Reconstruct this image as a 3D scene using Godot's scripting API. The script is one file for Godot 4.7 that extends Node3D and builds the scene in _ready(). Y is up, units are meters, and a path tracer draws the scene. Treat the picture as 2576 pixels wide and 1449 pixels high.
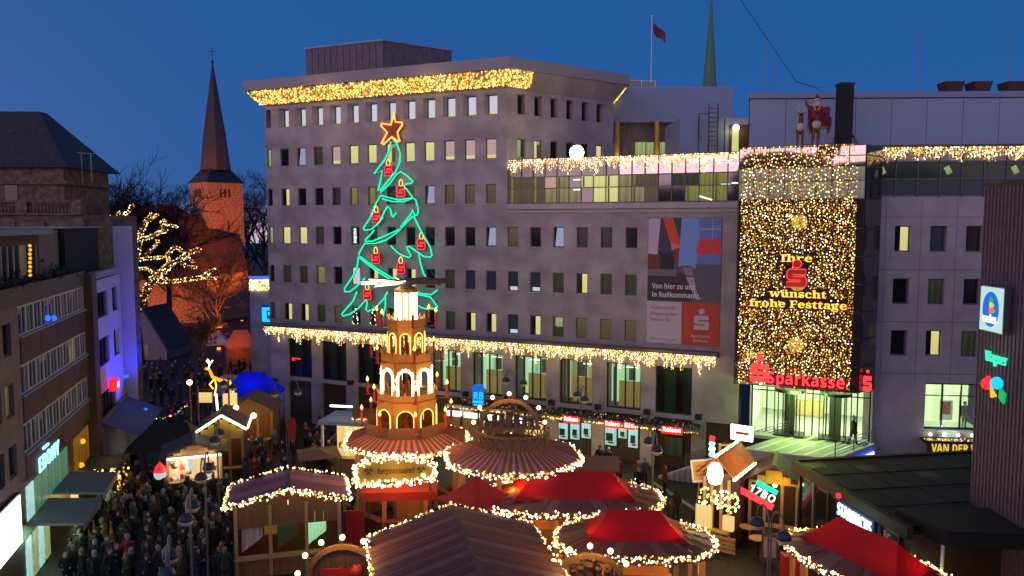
extends Node3D
# A christmas market on a town square at dusk, seen from a fourth floor. y is up, metres; the eye stands over the origin and looks towards -z.

const EYE := Vector3(0.0, 17.4, 0.0)
const FOCAL := 1990.0
const TILT := 0.081476
var rng := RandomNumberGenerator.new()
var taken := {}
var M := {}
var bank: Node3D
var street: Node3D
var bulb_mesh: ArrayMesh
var serif: SystemFont
var sans: SystemFont


class Shape:
	var v := PackedVector3Array()
	var n := PackedVector3Array()
	var uv := PackedVector2Array()

	func tri(a: Vector3, b: Vector3, c: Vector3, na: Vector3, nb: Vector3, nc: Vector3, ua := Vector2.ZERO, ub := Vector2.ZERO, uc := Vector2.ZERO) -> void:
		if (b - a).cross(c - a).dot(na + nb + nc) > 0.0:
			v.append_array([a, c, b])
			n.append_array([na, nc, nb])
			uv.append_array([ua, uc, ub])
		else:
			v.append_array([a, b, c])
			n.append_array([na, nb, nc])
			uv.append_array([ua, ub, uc])

	func face(a: Vector3, b: Vector3, c: Vector3, d: Vector3, towards := Vector3.ZERO) -> void:
		var m := (b - a).cross(c - a)
		if m.length_squared() < 1e-14:
			m = (c - a).cross(d - a)
		m = m.normalized()
		if towards != Vector3.ZERO and m.dot(towards) < 0.0:
			m = -m
		tri(a, b, c, m, m, m, Vector2(0, 1), Vector2(1, 1), Vector2(1, 0))
		tri(a, c, d, m, m, m, Vector2(0, 1), Vector2(1, 0), Vector2(0, 0))

	func box(c: Vector3, s: Vector3, t := Basis()) -> void:
		var h := s * 0.5
		for ax in 3:
			for sg in [-1.0, 1.0]:
				var m := Vector3.ZERO
				m[ax] = sg
				var p := Vector3.ZERO
				p[ax] = sg * h[ax]
				var u := Vector3.ZERO
				u[(ax + 1) % 3] = h[(ax + 1) % 3]
				var w := Vector3.ZERO
				w[(ax + 2) % 3] = h[(ax + 2) % 3]
				face(c + t * (p - u - w), c + t * (p + u - w), c + t * (p + u + w), c + t * (p - u + w), t * m)

	func beam(a: Vector3, b: Vector3, w: float, h: float) -> void:
		var f := b - a
		var up := Vector3.UP if absf(f.normalized().y) < 0.95 else Vector3.RIGHT
		var x := up.cross(f).normalized()
		var y := f.cross(x).normalized()
		box((a + b) * 0.5, Vector3(w, h, f.length()), Basis(x, y, f.normalized()))

	func tube(pts: Array, r: float, sides := 6, closed := false, r_end := -1.0) -> void:
		var k := pts.size()
		if k < 2:
			return
		var rings := []
		var dirs := []
		var last := Vector3.ZERO
		for i in k:
			var p: Vector3 = pts[i]
			var prev: Vector3 = pts[(i - 1 + k) % k] if closed or i > 0 else p
			var next: Vector3 = pts[(i + 1) % k] if closed or i < k - 1 else p
			var f := (next - prev).normalized()
			var ref := Vector3.UP if absf(f.y) < 0.9 else Vector3.RIGHT
			var x := ref.cross(f).normalized() if last == Vector3.ZERO else (last - f * last.dot(f)).normalized()
			last = x
			var y := f.cross(x)
			var rr := r if r_end < 0.0 else lerpf(r, r_end, float(i) / (k - 1))
			var ring := []
			var dd := []
			for j in sides:
				var q := x * cos(TAU * j / sides) + y * sin(TAU * j / sides)
				dd.append(q)
				ring.append(p + q * rr)
			rings.append(ring)
			dirs.append(dd)
		for i in (k if closed else k - 1):
			var i2 := (i + 1) % k
			for j in sides:
				var j2 := (j + 1) % sides
				tri(rings[i][j], rings[i][j2], rings[i2][j2], dirs[i][j], dirs[i][j2], dirs[i2][j2])
				tri(rings[i][j], rings[i2][j2], rings[i2][j], dirs[i][j], dirs[i2][j2], dirs[i2][j])

	func lathe(prof: Array, at: Vector3, sides := 16, turn := 0.0, flat := false) -> void:
		for i in prof.size() - 1:
			var p: Vector2 = prof[i]
			var q: Vector2 = prof[i + 1]
			var slope := Vector2(q.y - p.y, p.x - q.x).normalized()
			for j in sides:
				var a := TAU * j / sides + turn
				var b := TAU * (j + 1) / sides + turn
				var da := Vector3(sin(a), 0, cos(a))
				var db := Vector3(sin(b), 0, cos(b))
				var na := da * slope.x + Vector3.UP * slope.y
				var nb := db * slope.x + Vector3.UP * slope.y
				if flat:
					na = (na + nb).normalized()
					nb = na
				var A := at + da * p.x + Vector3.UP * p.y
				var B := at + db * p.x + Vector3.UP * p.y
				var C := at + db * q.x + Vector3.UP * q.y
				var D := at + da * q.x + Vector3.UP * q.y
				if p.x > 1e-5:
					tri(A, B, C, na, nb, nb)
				if q.x > 1e-5:
					tri(A, C, D, na, nb, na)

	func ball(c: Vector3, r: float, rows := 8, cols := 12, from := -PI / 2, to := PI / 2) -> void:
		for i in rows:
			var a := lerpf(from, to, float(i) / rows)
			var b := lerpf(from, to, float(i + 1) / rows)
			for j in cols:
				var p := TAU * j / cols
				var q := TAU * (j + 1) / cols
				var d := [Vector3(cos(a) * cos(p), sin(a), cos(a) * sin(p)), Vector3(cos(a) * cos(q), sin(a), cos(a) * sin(q)), Vector3(cos(b) * cos(q), sin(b), cos(b) * sin(q)), Vector3(cos(b) * cos(p), sin(b), cos(b) * sin(p))]
				tri(c + d[0] * r, c + d[1] * r, c + d[2] * r, d[0], d[1], d[2])
				tri(c + d[0] * r, c + d[2] * r, c + d[3] * r, d[0], d[2], d[3])

	# an outline in x and y pushed out from z0 to z1
	func prism(poly: PackedVector2Array, z0: float, z1: float) -> void:
		var ix := Geometry2D.triangulate_polygon(poly)
		for i in range(0, ix.size(), 3):
			var a := poly[ix[i]]
			var b := poly[ix[i + 1]]
			var c := poly[ix[i + 2]]
			for z in [z0, z1]:
				var m := Vector3(0, 0, 1.0 if z == maxf(z0, z1) else -1.0)
				tri(Vector3(a.x, a.y, z), Vector3(b.x, b.y, z), Vector3(c.x, c.y, z), m, m, m)
		var turn := 1.0 if Geometry2D.is_polygon_clockwise(poly) else -1.0
		for i in poly.size():
			var a := poly[i]
			var b := poly[(i + 1) % poly.size()]
			var e := (b - a).normalized()
			face(Vector3(a.x, a.y, z0), Vector3(b.x, b.y, z0), Vector3(b.x, b.y, z1), Vector3(a.x, a.y, z1), Vector3(-e.y, e.x, 0) * turn)

	# a footprint in x and z raised from y0 to y1
	func block(foot: PackedVector2Array, y0: float, y1: float, lid := true) -> void:
		var c := Vector2.ZERO
		for p in foot:
			c += p / foot.size()
		for i in foot.size():
			var a := foot[i]
			var b := foot[(i + 1) % foot.size()]
			var o := (a + b) * 0.5 - c
			face(Vector3(a.x, y0, a.y), Vector3(b.x, y0, b.y), Vector3(b.x, y1, b.y), Vector3(a.x, y1, a.y), Vector3(o.x, 0, o.y))
		if lid:
			var ix := Geometry2D.triangulate_polygon(foot)
			for i in range(0, ix.size(), 3):
				for y in [y0, y1]:
					var m := Vector3(0, 1.0 if y == y1 else -1.0, 0)
					tri(Vector3(foot[ix[i]].x, y, foot[ix[i]].y), Vector3(foot[ix[i + 1]].x, y, foot[ix[i + 1]].y), Vector3(foot[ix[i + 2]].x, y, foot[ix[i + 2]].y), m, m, m)

	# a wall in the plane z = 0 that faces +z, with rectangular openings (x, y, width, height) whose reveals go back by depth
	func wall(r: Rect2, holes: Array, depths: Array) -> void:
		var xs := [r.position.x, r.end.x]
		var ys := [r.position.y, r.end.y]
		for h in holes:
			for x in [h.position.x, h.end.x]:
				if x > r.position.x and x < r.end.x and not xs.has(x):
					xs.append(x)
			for y in [h.position.y, h.end.y]:
				if y > r.position.y and y < r.end.y and not ys.has(y):
					ys.append(y)
		xs.sort()
		ys.sort()
		var out := Vector3(0, 0, 1)
		for i in xs.size() - 1:
			var from := -1.0
			for j in ys.size() - 1:
				if xs[i + 1] - xs[i] < 1e-4:
					continue
				var c := Vector2((xs[i] + xs[i + 1]) * 0.5, (ys[j] + ys[j + 1]) * 0.5)
				var open := false
				for h in holes:
					if h.has_point(c):
						open = true
						break
				if not open and from < 0.0:
					from = ys[j]
				if from >= 0.0 and (open or j == ys.size() - 2):
					var to: float = ys[j] if open else ys[j + 1]
					if to - from > 1e-4:
						face(Vector3(xs[i], from, 0), Vector3(xs[i + 1], from, 0), Vector3(xs[i + 1], to, 0), Vector3(xs[i], to, 0), out)
					from = -1.0
		for k in holes.size():
			var h: Rect2 = holes[k]
			var d := Vector3(0, 0, -float(depths[k]))
			var p := [Vector3(h.position.x, h.position.y, 0), Vector3(h.end.x, h.position.y, 0), Vector3(h.end.x, h.end.y, 0), Vector3(h.position.x, h.end.y, 0)]
			var m: Vector3 = (p[0] + p[2]) * 0.5
			for e in 4:
				var a: Vector3 = p[e]
				var b: Vector3 = p[(e + 1) % 4]
				face(a, b, b + d, a + d, m - (a + b) * 0.5)

	func mesh() -> ArrayMesh:
		var arr := []
		arr.resize(Mesh.ARRAY_MAX)
		arr[Mesh.ARRAY_VERTEX] = v
		arr[Mesh.ARRAY_NORMAL] = n
		arr[Mesh.ARRAY_TEX_UV] = uv
		var m := ArrayMesh.new()
		if v.size() > 0:
			m.add_surface_from_arrays(Mesh.PRIMITIVE_TRIANGLES, arr)
		return m


# ---------------------------------------------------------------- placing: lines of sight measured in the photograph, met with real planes
func sight(u: float, w: float) -> Vector3:
	var x := (u - 1288.0) / FOCAL
	var y := (724.5 - w) / FOCAL
	return Vector3(x, y * cos(TILT) - sin(TILT), -cos(TILT) - y * sin(TILT))


func far(u: float, w: float, d: float) -> Vector3:
	var r := sight(u, w)
	return EYE + r * (d / -r.z)


func level(u: float, w: float, y := 0.0) -> Vector3:
	var r := sight(u, w)
	return EYE + r * ((y - EYE.y) / r.y)


func on(frame: Node3D, u: float, w: float, off := 0.0) -> Vector3:   # in the frame's own axes, on its plane z = off
	var o := frame.position + frame.basis.z * off
	var r := sight(u, w)
	var t := (o - EYE).dot(frame.basis.z) / r.dot(frame.basis.z)
	return frame.transform.affine_inverse() * (EYE + r * t)


# ---------------------------------------------------------------- nodes
func numbered(called: String) -> String:
	var k: int = taken.get(called, 0)
	taken[called] = k + 1
	return called if k == 0 else "%s_%03d" % [called, k]


func tag(o: Node, label: String, category: String, group := "", kind := "") -> void:
	o.set_meta("label", label)
	if category:
		o.set_meta("category", category)
	if group:
		o.set_meta("group", group)
	if kind:
		o.set_meta("kind", kind)


func thing(called: String, label: String, category: String, at := Vector3.ZERO, turn := Basis(), group := "") -> Node3D:
	var o := Node3D.new()
	o.name = numbered(called)
	add_child(o)
	o.transform = Transform3D(turn, at)
	tag(o, label, category, group)
	return o


func put(called: String, mesh: Mesh, m: Material, parent: Node, at := Transform3D()) -> MeshInstance3D:
	var o := MeshInstance3D.new()
	o.name = called
	if mesh and mesh.get_surface_count() == 0 and mesh is ArrayMesh:
		mesh = null
	o.mesh = mesh
	if m:
		o.material_override = m
	parent.add_child(o, true)
	o.transform = at
	return o


func part(called: String, s: Shape, m: Material, parent: Node, at := Transform3D()) -> MeshInstance3D:
	return put(called, s.mesh(), m, parent, at)


func solo(called: String, s: Shape, m: Material, label: String, category: String, at := Transform3D(), group := "") -> MeshInstance3D:
	var o := put(numbered(called), s.mesh(), m, self, at)
	tag(o, label, category, group)
	return o


func struct(called: String, s: Shape, m: Material) -> MeshInstance3D:
	var o := put(numbered(called), s.mesh(), m, self)
	o.set_meta("kind", "structure")
	return o


func dup(root: Node3D, at: Vector3, turn: Basis, label: String, group := "") -> Node3D:
	var r: Node3D = root.duplicate()
	r.name = numbered(str(root.name))
	add_child(r)
	r.transform = Transform3D(turn, at)
	r.set_meta("label", label)
	if group:
		r.set_meta("group", group)
	return r


func yaw(deg: float) -> Basis:
	return Basis(Vector3.UP, deg_to_rad(deg))


func shift(p: Vector3) -> Transform3D:
	return Transform3D(Basis(), p)


func lamp(called: String, at: Vector3, color: Color, energy: float, size := 0.1) -> OmniLight3D:
	var l := OmniLight3D.new()
	l.name = called
	add_child(l, true)
	l.position = at
	l.light_color = color
	l.light_energy = energy
	l.light_size = size
	l.omni_range = 60.0
	l.omni_attenuation = 2.0
	l.shadow_enabled = true
	return l


func spot(called: String, at: Vector3, to: Vector3, color: Color, energy: float, angle: float, size := 0.2) -> SpotLight3D:
	var l := SpotLight3D.new()
	l.name = called
	add_child(l, true)
	l.look_at_from_position(at, to, Vector3.UP if absf((to - at).normalized().y) < 0.98 else Vector3.RIGHT)
	l.light_color = color
	l.light_energy = energy
	l.light_size = size
	l.spot_angle = angle
	l.spot_angle_attenuation = 0.6
	l.spot_range = 120.0
	l.spot_attenuation = 2.0
	l.shadow_enabled = true
	return l


# small bulbs as copies of one eight-sided bead, in three tones; where = places in the parent's own axes
func bulbs(parent: Node, where: Array, r: float, tones: Array, called := "light_bulbs") -> void:
	var sorted := []
	for t in tones:
		sorted.append([])
	for i in where.size():
		var k := rng.randi() % tones.size()
		sorted[k].append(where[i])
	for k in tones.size():
		if sorted[k].is_empty():
			continue
		var mm := MultiMesh.new()
		mm.transform_format = MultiMesh.TRANSFORM_3D
		mm.mesh = bulb_mesh
		mm.instance_count = sorted[k].size()
		for i in sorted[k].size():
			var s := r * rng.randf_range(0.7, 1.3)
			mm.set_instance_transform(i, Transform3D(Basis.from_euler(Vector3(rng.randf() * 3.0, rng.randf() * 3.0, 0)).scaled(Vector3(s, s * 1.25, s)), sorted[k][i]))
		var o := MultiMeshInstance3D.new()
		o.name = called
		o.multimesh = mm
		o.material_override = M[tones[k]]
		parent.add_child(o, true)
		o.set_meta("kind", "stuff")


# points strewn along a line with a given number per metre
func strewn(path: Array, per: float, spread: Vector3, closed := false) -> Array:
	var out := []
	var k := path.size()
	for i in (k if closed else k - 1):
		var a: Vector3 = path[i]
		var b: Vector3 = path[(i + 1) % k]
		var m := int(round(a.distance_to(b) * per))
		for j in m:
			out.append(a.lerp(b, rng.randf()) + Vector3(rng.randfn(), rng.randfn(), rng.randfn()) * spread)
	return out


# a fairy-light garland: its fir-green cable and its bulbs
func garland(parent: Node, path: Array, per := 28.0, spread := 0.07, r := 0.042, closed := false, tones := ["bulb_white", "bulb_white", "bulb_warm", "bulb_gold"]) -> void:
	var s := Shape.new()
	s.tube(path, 0.035, 4, closed)
	part("garland_cable", s, M.fir, parent)
	bulbs(parent, strewn(path, per, Vector3(spread, spread, spread), closed), r, tones)


func words(called: String, text: String, height: float, depth: float, m: Material, parent: Node, at: Transform3D, font: Font = null, width := -1.0) -> MeshInstance3D:
	var t := TextMesh.new()
	t.text = text
	t.font = font if font else sans
	t.font_size = 64
	t.pixel_size = height / 46.0
	t.depth = depth
	t.curve_step = 3.0
	var o := put(called, t, m, parent, at)
	if width > 0.0:
		var w := t.get_aabb().size.x
		if w > 0.01:
			o.transform = at * Transform3D(Basis().scaled(Vector3(width / w, 1, 1)), Vector3.ZERO)
	return o


# ---------------------------------------------------------------- materials
func lin(r: float, g: float, b: float) -> Color:
	return Color(r, g, b).linear_to_srgb()


func mat(called: String, c: Color, rough := 0.85, metal := 0.0) -> StandardMaterial3D:
	var m := StandardMaterial3D.new()
	m.resource_name = called
	m.albedo_color = c
	m.roughness = rough
	m.metallic = metal
	M[called] = m
	return m


func glow(called: String, c: Color, energy: float) -> StandardMaterial3D:
	var m := mat(called, Color(0.1, 0.1, 0.1), 0.6)
	m.emission_enabled = true
	m.emission = c
	m.emission_energy_multiplier = energy
	return m


func noise_picture(size: int, freq: float, octaves: int, seed_: int, c0: Color, c1: Color, stretch := Vector2.ONE, contrast := 1.0) -> ImageTexture:
	var f := FastNoiseLite.new()
	f.seed = seed_
	f.noise_type = FastNoiseLite.TYPE_SIMPLEX_SMOOTH
	f.frequency = freq
	f.fractal_octaves = octaves
	var raw := f.get_seamless_image(int(size * stretch.x), int(size * stretch.y), false, false, 0.15)
	raw.resize(size, size, Image.INTERPOLATE_BILINEAR)
	var im := Image.create_empty(size, size, false, Image.FORMAT_RGB8)
	for y in size:
		for x in size:
			var t := clampf((raw.get_pixel(x, y).r - 0.5) * contrast + 0.5, 0.0, 1.0)
			im.set_pixel(x, y, c0.lerp(c1, t))
	return ImageTexture.create_from_image(im)


func rough_skin(m: StandardMaterial3D, t: Texture2D, per_metre: float, bump := 0.0) -> void:
	m.albedo_texture = t
	m.uv1_triplanar = true
	m.uv1_world_triplanar = true
	m.uv1_scale = Vector3.ONE * per_metre
	if bump > 0.0:
		m.heightmap_enabled = true
		m.heightmap_texture = t
		m.heightmap_scale = bump


func _ready() -> void:
	rng.seed = 20191
	# --- eye
	var cam := Camera3D.new()
	cam.name = "camera"
	add_child(cam)
	cam.position = EYE
	cam.rotation = Vector3(-TILT, 0, 0)
	cam.fov = rad_to_deg(2.0 * atan(724.5 / FOCAL))
	cam.near = 0.1
	cam.far = 1500.0
	cam.current = true
	# --- sky after sunset, the last light low in the west behind the eye, and a faint sun-side glow
	var env := Environment.new()
	env.background_mode = Environment.BG_SKY
	env.sky = Sky.new()
	var pano := PanoramaSkyMaterial.new()
	pano.panorama = dusk()
	env.sky.sky_material = pano
	env.tonemap_mode = Environment.TONE_MAPPER_LINEAR
	env.tonemap_exposure = 1.0
	env.sdfgi_enabled = true
	env.ssao_enabled = true
	env.ssil_enabled = true
	var we := WorldEnvironment.new()
	we.name = "air"
	we.environment = env
	add_child(we)
	var sun := DirectionalLight3D.new()
	sun.name = "afterglow"
	add_child(sun)
	sun.look_at_from_position(Vector3(-50, 22, 90), Vector3.ZERO, Vector3.UP)
	sun.light_color = Color(1.0, 0.84, 0.86)
	sun.light_energy = 0.07
	sun.light_angular_distance = 40.0
	sun.shadow_enabled = true
	materials()
	# --- the place
	var g := Shape.new()
	g.face(Vector3(-420, 0, 120), Vector3(420, 0, 120), Vector3(420, 0, -700), Vector3(-420, 0, -700), Vector3.UP)
	struct("ground", g, M.asphalt)
	bank_building()
	bank_openings()
	bank_glass_floor()
	entrance()
	right_wing()
	roofscape()
	left_street()
	far_quarter()
	pavilion()
	right_pillar()
	rear_houses()
	# --- lights and writing on the buildings
	icicles()
	neon_tree()
	posters()
	# --- the market
	pyramid()
	round_stall()
	oval_stalls()
	huts()
	small_stalls()
	candle_arches()
	street_lamps()
	flying_santa()
	crowds()


func dusk() -> ImageTexture:
	var w := 256
	var h := 128
	var im := Image.create_empty(w, h, false, Image.FORMAT_RGBF)
	for y in h:
		var e := sin((0.5 - (y + 0.5) / h) * PI)
		for x in w:
			var az := (x + 0.5) / w * TAU
			var west := cos(az - deg_to_rad(-151.0)) * 0.5 + 0.5
			var up := maxf(e, 0.0)
			var base := Color(0.0205, 0.108, 0.35).lerp(Color(0.015, 0.088, 0.30), clampf(up * 1.8, 0, 1)).lerp(Color(0.006, 0.035, 0.13), smoothstep(0.5, 1.0, up))
			base = base.lerp(Color(0.030, 0.095, 0.27), exp(-up / 0.06) * 0.8)
			var warm := pow(west, 3.0) * exp(-up / 0.20) * 1.75
			var wide := pow(west, 3.0) * exp(-up / 0.45) * 0.72
			im.set_pixel(x, y, Color(base.r + warm * 1.0 + wide * 0.52, base.g + warm * 0.50 + wide * 0.52, base.b + warm * 0.32 + wide * 0.85))
	return ImageTexture.create_from_image(im)


func materials() -> void:
	serif = SystemFont.new()
	serif.font_names = PackedStringArray(["Droid Serif"])
	serif.font_weight = 700
	sans = SystemFont.new()
	sans.font_names = PackedStringArray(["Droid Sans"])
	sans.font_weight = 700
	var b := Shape.new()
	b.lathe([Vector2(0, -1), Vector2(0.95, 0), Vector2(0, 1)], Vector3.ZERO, 4, 0.0, true)
	bulb_mesh = b.mesh()
	# stone, plaster, ground
	var stone := noise_picture(256, 0.012, 5, 3, lin(0.29, 0.255, 0.25), lin(0.50, 0.455, 0.45), Vector2.ONE, 1.5)
	rough_skin(mat("facade", Color.WHITE, 0.8), stone, 0.11, 0.6)
	rough_skin(mat("facade_pale", Color.WHITE, 0.8), noise_picture(256, 0.02, 4, 5, lin(0.40, 0.37, 0.38), lin(0.50, 0.47, 0.48), Vector2.ONE, 1.3), 0.13)
	rough_skin(mat("asphalt", Color.WHITE, 0.62), noise_picture(256, 0.05, 5, 7, lin(0.014, 0.014, 0.013), lin(0.042, 0.038, 0.034), Vector2.ONE, 1.4), 0.2, 1.0)
	rough_skin(mat("plaster", Color.WHITE, 0.85), noise_picture(256, 0.02, 5, 9, lin(0.17, 0.135, 0.115), lin(0.26, 0.21, 0.18)), 0.15)
	rough_skin(mat("old_stone", Color.WHITE, 0.9), noise_picture(256, 0.03, 5, 11, lin(0.10, 0.07, 0.05), lin(0.22, 0.16, 0.115), Vector2.ONE, 1.5), 0.2, 1.5)
	rough_skin(mat("rubble", Color.WHITE, 0.95), noise_picture(256, 0.045, 4, 13, lin(0.10, 0.075, 0.05), lin(0.36, 0.27, 0.19), Vector2.ONE, 1.9), 0.25, 4.0)
	rough_skin(mat("slate", Color.WHITE, 0.6), noise_picture(128, 0.05, 4, 15, lin(0.022, 0.022, 0.026), lin(0.055, 0.05, 0.055), Vector2.ONE, 1.4), 0.4)
	rough_skin(mat("rust_roof", Color.WHITE, 0.8), noise_picture(128, 0.05, 4, 17, lin(0.03, 0.017, 0.014), lin(0.07, 0.042, 0.035), Vector2.ONE, 1.4), 0.3)
	rough_skin(mat("cladding", Color.WHITE, 0.6), noise_picture(128, 0.03, 4, 19, lin(0.11, 0.085, 0.10), lin(0.20, 0.16, 0.18), Vector2(4, 1), 1.4), 0.15)
	rough_skin(mat("spandrel", Color.WHITE, 0.7), noise_picture(128, 0.05, 4, 21, lin(0.075, 0.034, 0.028), lin(0.13, 0.06, 0.05), Vector2(4, 1), 1.4), 0.3)
	rough_skin(mat("pillar_cladding", Color.WHITE, 0.6), noise_picture(256, 0.05, 4, 23, lin(0.10, 0.07, 0.085), lin(0.21, 0.15, 0.17), Vector2(6, 1), 1.4), 0.12)
	mat("concrete", lin(0.33, 0.32, 0.33), 0.85)
	mat("metal_panel", lin(0.29, 0.37, 0.50), 0.5)
	mat("block_panel", lin(0.24, 0.31, 0.47), 0.6)
	mat("white_paint", lin(0.75, 0.74, 0.72), 0.5)
	mat("render_white", lin(0.50, 0.48, 0.50), 0.7)
	mat("dark_metal", lin(0.03, 0.03, 0.032), 0.45, 0.3)
	mat("grey_metal", lin(0.22, 0.22, 0.22), 0.4, 0.6)
	mat("bronze", lin(0.10, 0.075, 0.05), 0.45, 0.4)
	mat("dark_bronze", lin(0.03, 0.022, 0.017), 0.7)
	mat("black_roof", lin(0.012, 0.014, 0.013), 0.75)
	mat("roof_felt", lin(0.08, 0.08, 0.085), 0.9)
	mat("copper_green", lin(0.10, 0.22, 0.14), 0.75)
	mat("frame_grey", lin(0.16, 0.15, 0.15), 0.5, 0.3)
	mat("frame_white", lin(0.55, 0.53, 0.5), 0.5)
	# glass and lit rooms
	var dg := mat("dark_glass", lin(0.012, 0.015, 0.018), 0.12)
	dg.metallic_specular = 0.45
	mat("green_glass", lin(0.015, 0.05, 0.03), 0.12)
	mat("blue_glass", lin(0.04, 0.075, 0.10), 0.25)
	mat("mirror_glass", lin(0.60, 0.52, 0.50), 0.03, 0.92)
	mat("mirror_dim", lin(0.16, 0.16, 0.16), 0.06, 0.85)
	var pane := mat("clear_glass", Color(1, 1, 1, 0.10), 0.02)
	pane.transparency = BaseMaterial3D.TRANSPARENCY_ALPHA
	glow("lit_blind", Color(0.84, 0.84, 0.90), 0.85)
	glow("lit_pink", Color(0.80, 0.67, 0.64), 0.75)
	glow("lit_dimblind", Color(0.64, 0.66, 0.78), 0.75)
	glow("lit_white", Color(0.93, 1.0, 0.95), 1.6)
	curtain_glow("lit_yellow", Color(0.93, 0.93, 0.66), Color(0.80, 0.78, 0.45), 0.9, 31)
	curtain_glow("lit_green", Color(0.74, 0.80, 0.55), Color(0.48, 0.55, 0.35), 0.8, 33)
	curtain_glow("lit_olive", Color(0.60, 0.60, 0.26), Color(0.40, 0.40, 0.18), 0.8, 35)
	curtain_glow("lit_dim", Color(0.42, 0.38, 0.24), Color(0.24, 0.22, 0.13), 0.8, 37)
	curtain_glow("lit_faint", Color(0.20, 0.24, 0.13), Color(0.10, 0.12, 0.07), 0.8, 39)
	curtain_glow("lit_mint", Color(0.74, 0.95, 0.74), Color(0.40, 0.66, 0.45), 1.15, 41)
	curtain_glow("lit_tan", Color(0.60, 0.52, 0.22), Color(0.42, 0.38, 0.16), 0.8, 43)
	curtain_glow("lit_hall", Color(0.88, 0.99, 0.74), Color(0.74, 0.90, 0.60), 1.5, 45)
	curtain_glow("lit_shop", Color(0.80, 0.94, 0.92), Color(0.50, 0.72, 0.68), 1.0, 47)
	curtain_glow("lit_shop_green", Color(0.42, 0.62, 0.48), Color(0.22, 0.40, 0.30), 0.75, 49)
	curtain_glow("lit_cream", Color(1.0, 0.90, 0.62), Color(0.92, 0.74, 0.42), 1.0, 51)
	curtain_glow("lit_pale", Color(0.62, 0.62, 0.55), Color(0.40, 0.40, 0.36), 0.7, 55)
	curtain_glow("lit_amber", Color(0.62, 0.42, 0.10), Color(0.36, 0.22, 0.04), 0.7, 53)
	# bulbs, tubes, signs
	glow("bulb_white", Color(1.0, 0.95, 0.80), 4.2)
	glow("bulb_warm", Color(1.0, 0.82, 0.44), 3.2)
	curtain_glow("lit_beige", Color(0.66, 0.62, 0.44), Color(0.44, 0.40, 0.26), 0.8, 57)
	glow("bulb_gold", Color(1.0, 0.68, 0.14), 1.35)
	glow("bulb_amber", Color(0.72, 0.42, 0.05), 0.7)
	glow("bulb_pink", Color(1.0, 0.72, 0.62), 2.0)
	glow("bulb_globe", Color(1.0, 0.88, 0.55), 6.0)
	glow("candle_flame", Color(1.0, 0.80, 0.35), 4.0)
	glow("strip_white", Color(1.0, 0.95, 0.82), 4.5)
	glow("strip_warm", Color(1.0, 0.80, 0.36), 2.6)
	glow("neon_green", Color(0.06, 0.95, 0.72), 1.35)
	glow("neon_red", Color(1.0, 0.22, 0.26), 1.7)
	glow("neon_yellow", Color(1.0, 0.80, 0.32), 1.8)
	glow("neon_orange", Color(1.0, 0.66, 0.30), 2.0)
	glow("neon_blue", Color(0.12, 0.32, 1.0), 2.6)
	glow("sign_red", Color(1.0, 0.16, 0.18), 1.3)
	glow("sign_cyan", Color(0.10, 0.75, 0.95), 1.4)
	glow("sign_blue", Color(0.05, 0.40, 0.85), 1.0)
	glow("sign_white", Color(0.92, 1.0, 0.98), 1.7)
	glow("sign_cyan_white", Color(0.62, 0.95, 1.0), 1.6)
	glow("sign_face", Color(0.80, 0.95, 0.95), 0.85)
	glow("sign_blue_dim", Color(0.05, 0.30, 0.55), 0.35)
	glow("neon_blue_dim", Color(0.03, 0.08, 0.60), 0.6)
	mat("roof_sheen", lin(0.016, 0.02, 0.019), 0.55)
	glow("sign_red_bright", Color(1.0, 0.24, 0.27), 1.5)
	glow("sign_red_deep", Color(0.75, 0.03, 0.05), 0.55)
	glow("sign_red_glow", Color(0.75, 0.03, 0.05), 0.22)
	mat("dark_canvas", lin(0.02, 0.022, 0.014), 0.8)
	glow("sign_orange_deep", Color(0.95, 0.35, 0.05), 0.9)
	mat("candle_plate", lin(0.30, 0.03, 0.04), 0.5)
	glow("sign_mint", Color(0.25, 0.92, 0.75), 1.1)
	glow("sign_green", Color(0.05, 0.70, 0.38), 1.0)
	glow("sign_orange", Color(0.95, 0.52, 0.28), 0.9)
	glow("sign_yellow", Color(0.95, 0.80, 0.25), 1.0)
	glow("screen_white", Color(0.95, 1.0, 1.0), 2.2)
	glow("flood_lens", Color(1.0, 0.90, 0.70), 16.0)
	glow("flood_orange", Color(1.0, 0.45, 0.08), 4.0)
	# market goods
	mat("fir", lin(0.025, 0.05, 0.02), 0.95)
	var planks := noise_picture(256, 0.03, 4, 61, lin(0.16, 0.075, 0.03), lin(0.34, 0.18, 0.075), Vector2(1, 8), 1.4)
	rough_skin(mat("wood", Color.WHITE, 0.7), planks, 0.5)
	rough_skin(mat("wood_pale", Color.WHITE, 0.6), noise_picture(256, 0.03, 4, 63, lin(0.42, 0.25, 0.10), lin(0.60, 0.40, 0.19), Vector2(1, 8), 1.3), 0.5)
	rough_skin(mat("wood_dark", Color.WHITE, 0.6), noise_picture(256, 0.03, 4, 65, lin(0.06, 0.035, 0.025), lin(0.15, 0.085, 0.06), Vector2(1, 8), 1.3), 0.5)
	rough_skin(mat("roof_wood", Color.WHITE, 0.5), noise_picture(256, 0.03, 4, 67, lin(0.13, 0.033, 0.026), lin(0.26, 0.078, 0.056), Vector2(1, 8), 1.3), 0.5)
	rough_skin(mat("roof_wood_light", Color.WHITE, 0.5), noise_picture(256, 0.03, 4, 68, lin(0.17, 0.075, 0.045), lin(0.33, 0.16, 0.10), Vector2(1, 8), 1.3), 0.5)
	rough_skin(mat("gingerbread", Color.WHITE, 0.7), noise_picture(128, 0.04, 4, 69, lin(0.42, 0.115, 0.018), lin(0.62, 0.20, 0.032)), 0.4)
	mat("stripe_pale", lin(0.60, 0.34, 0.24), 0.7)
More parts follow.
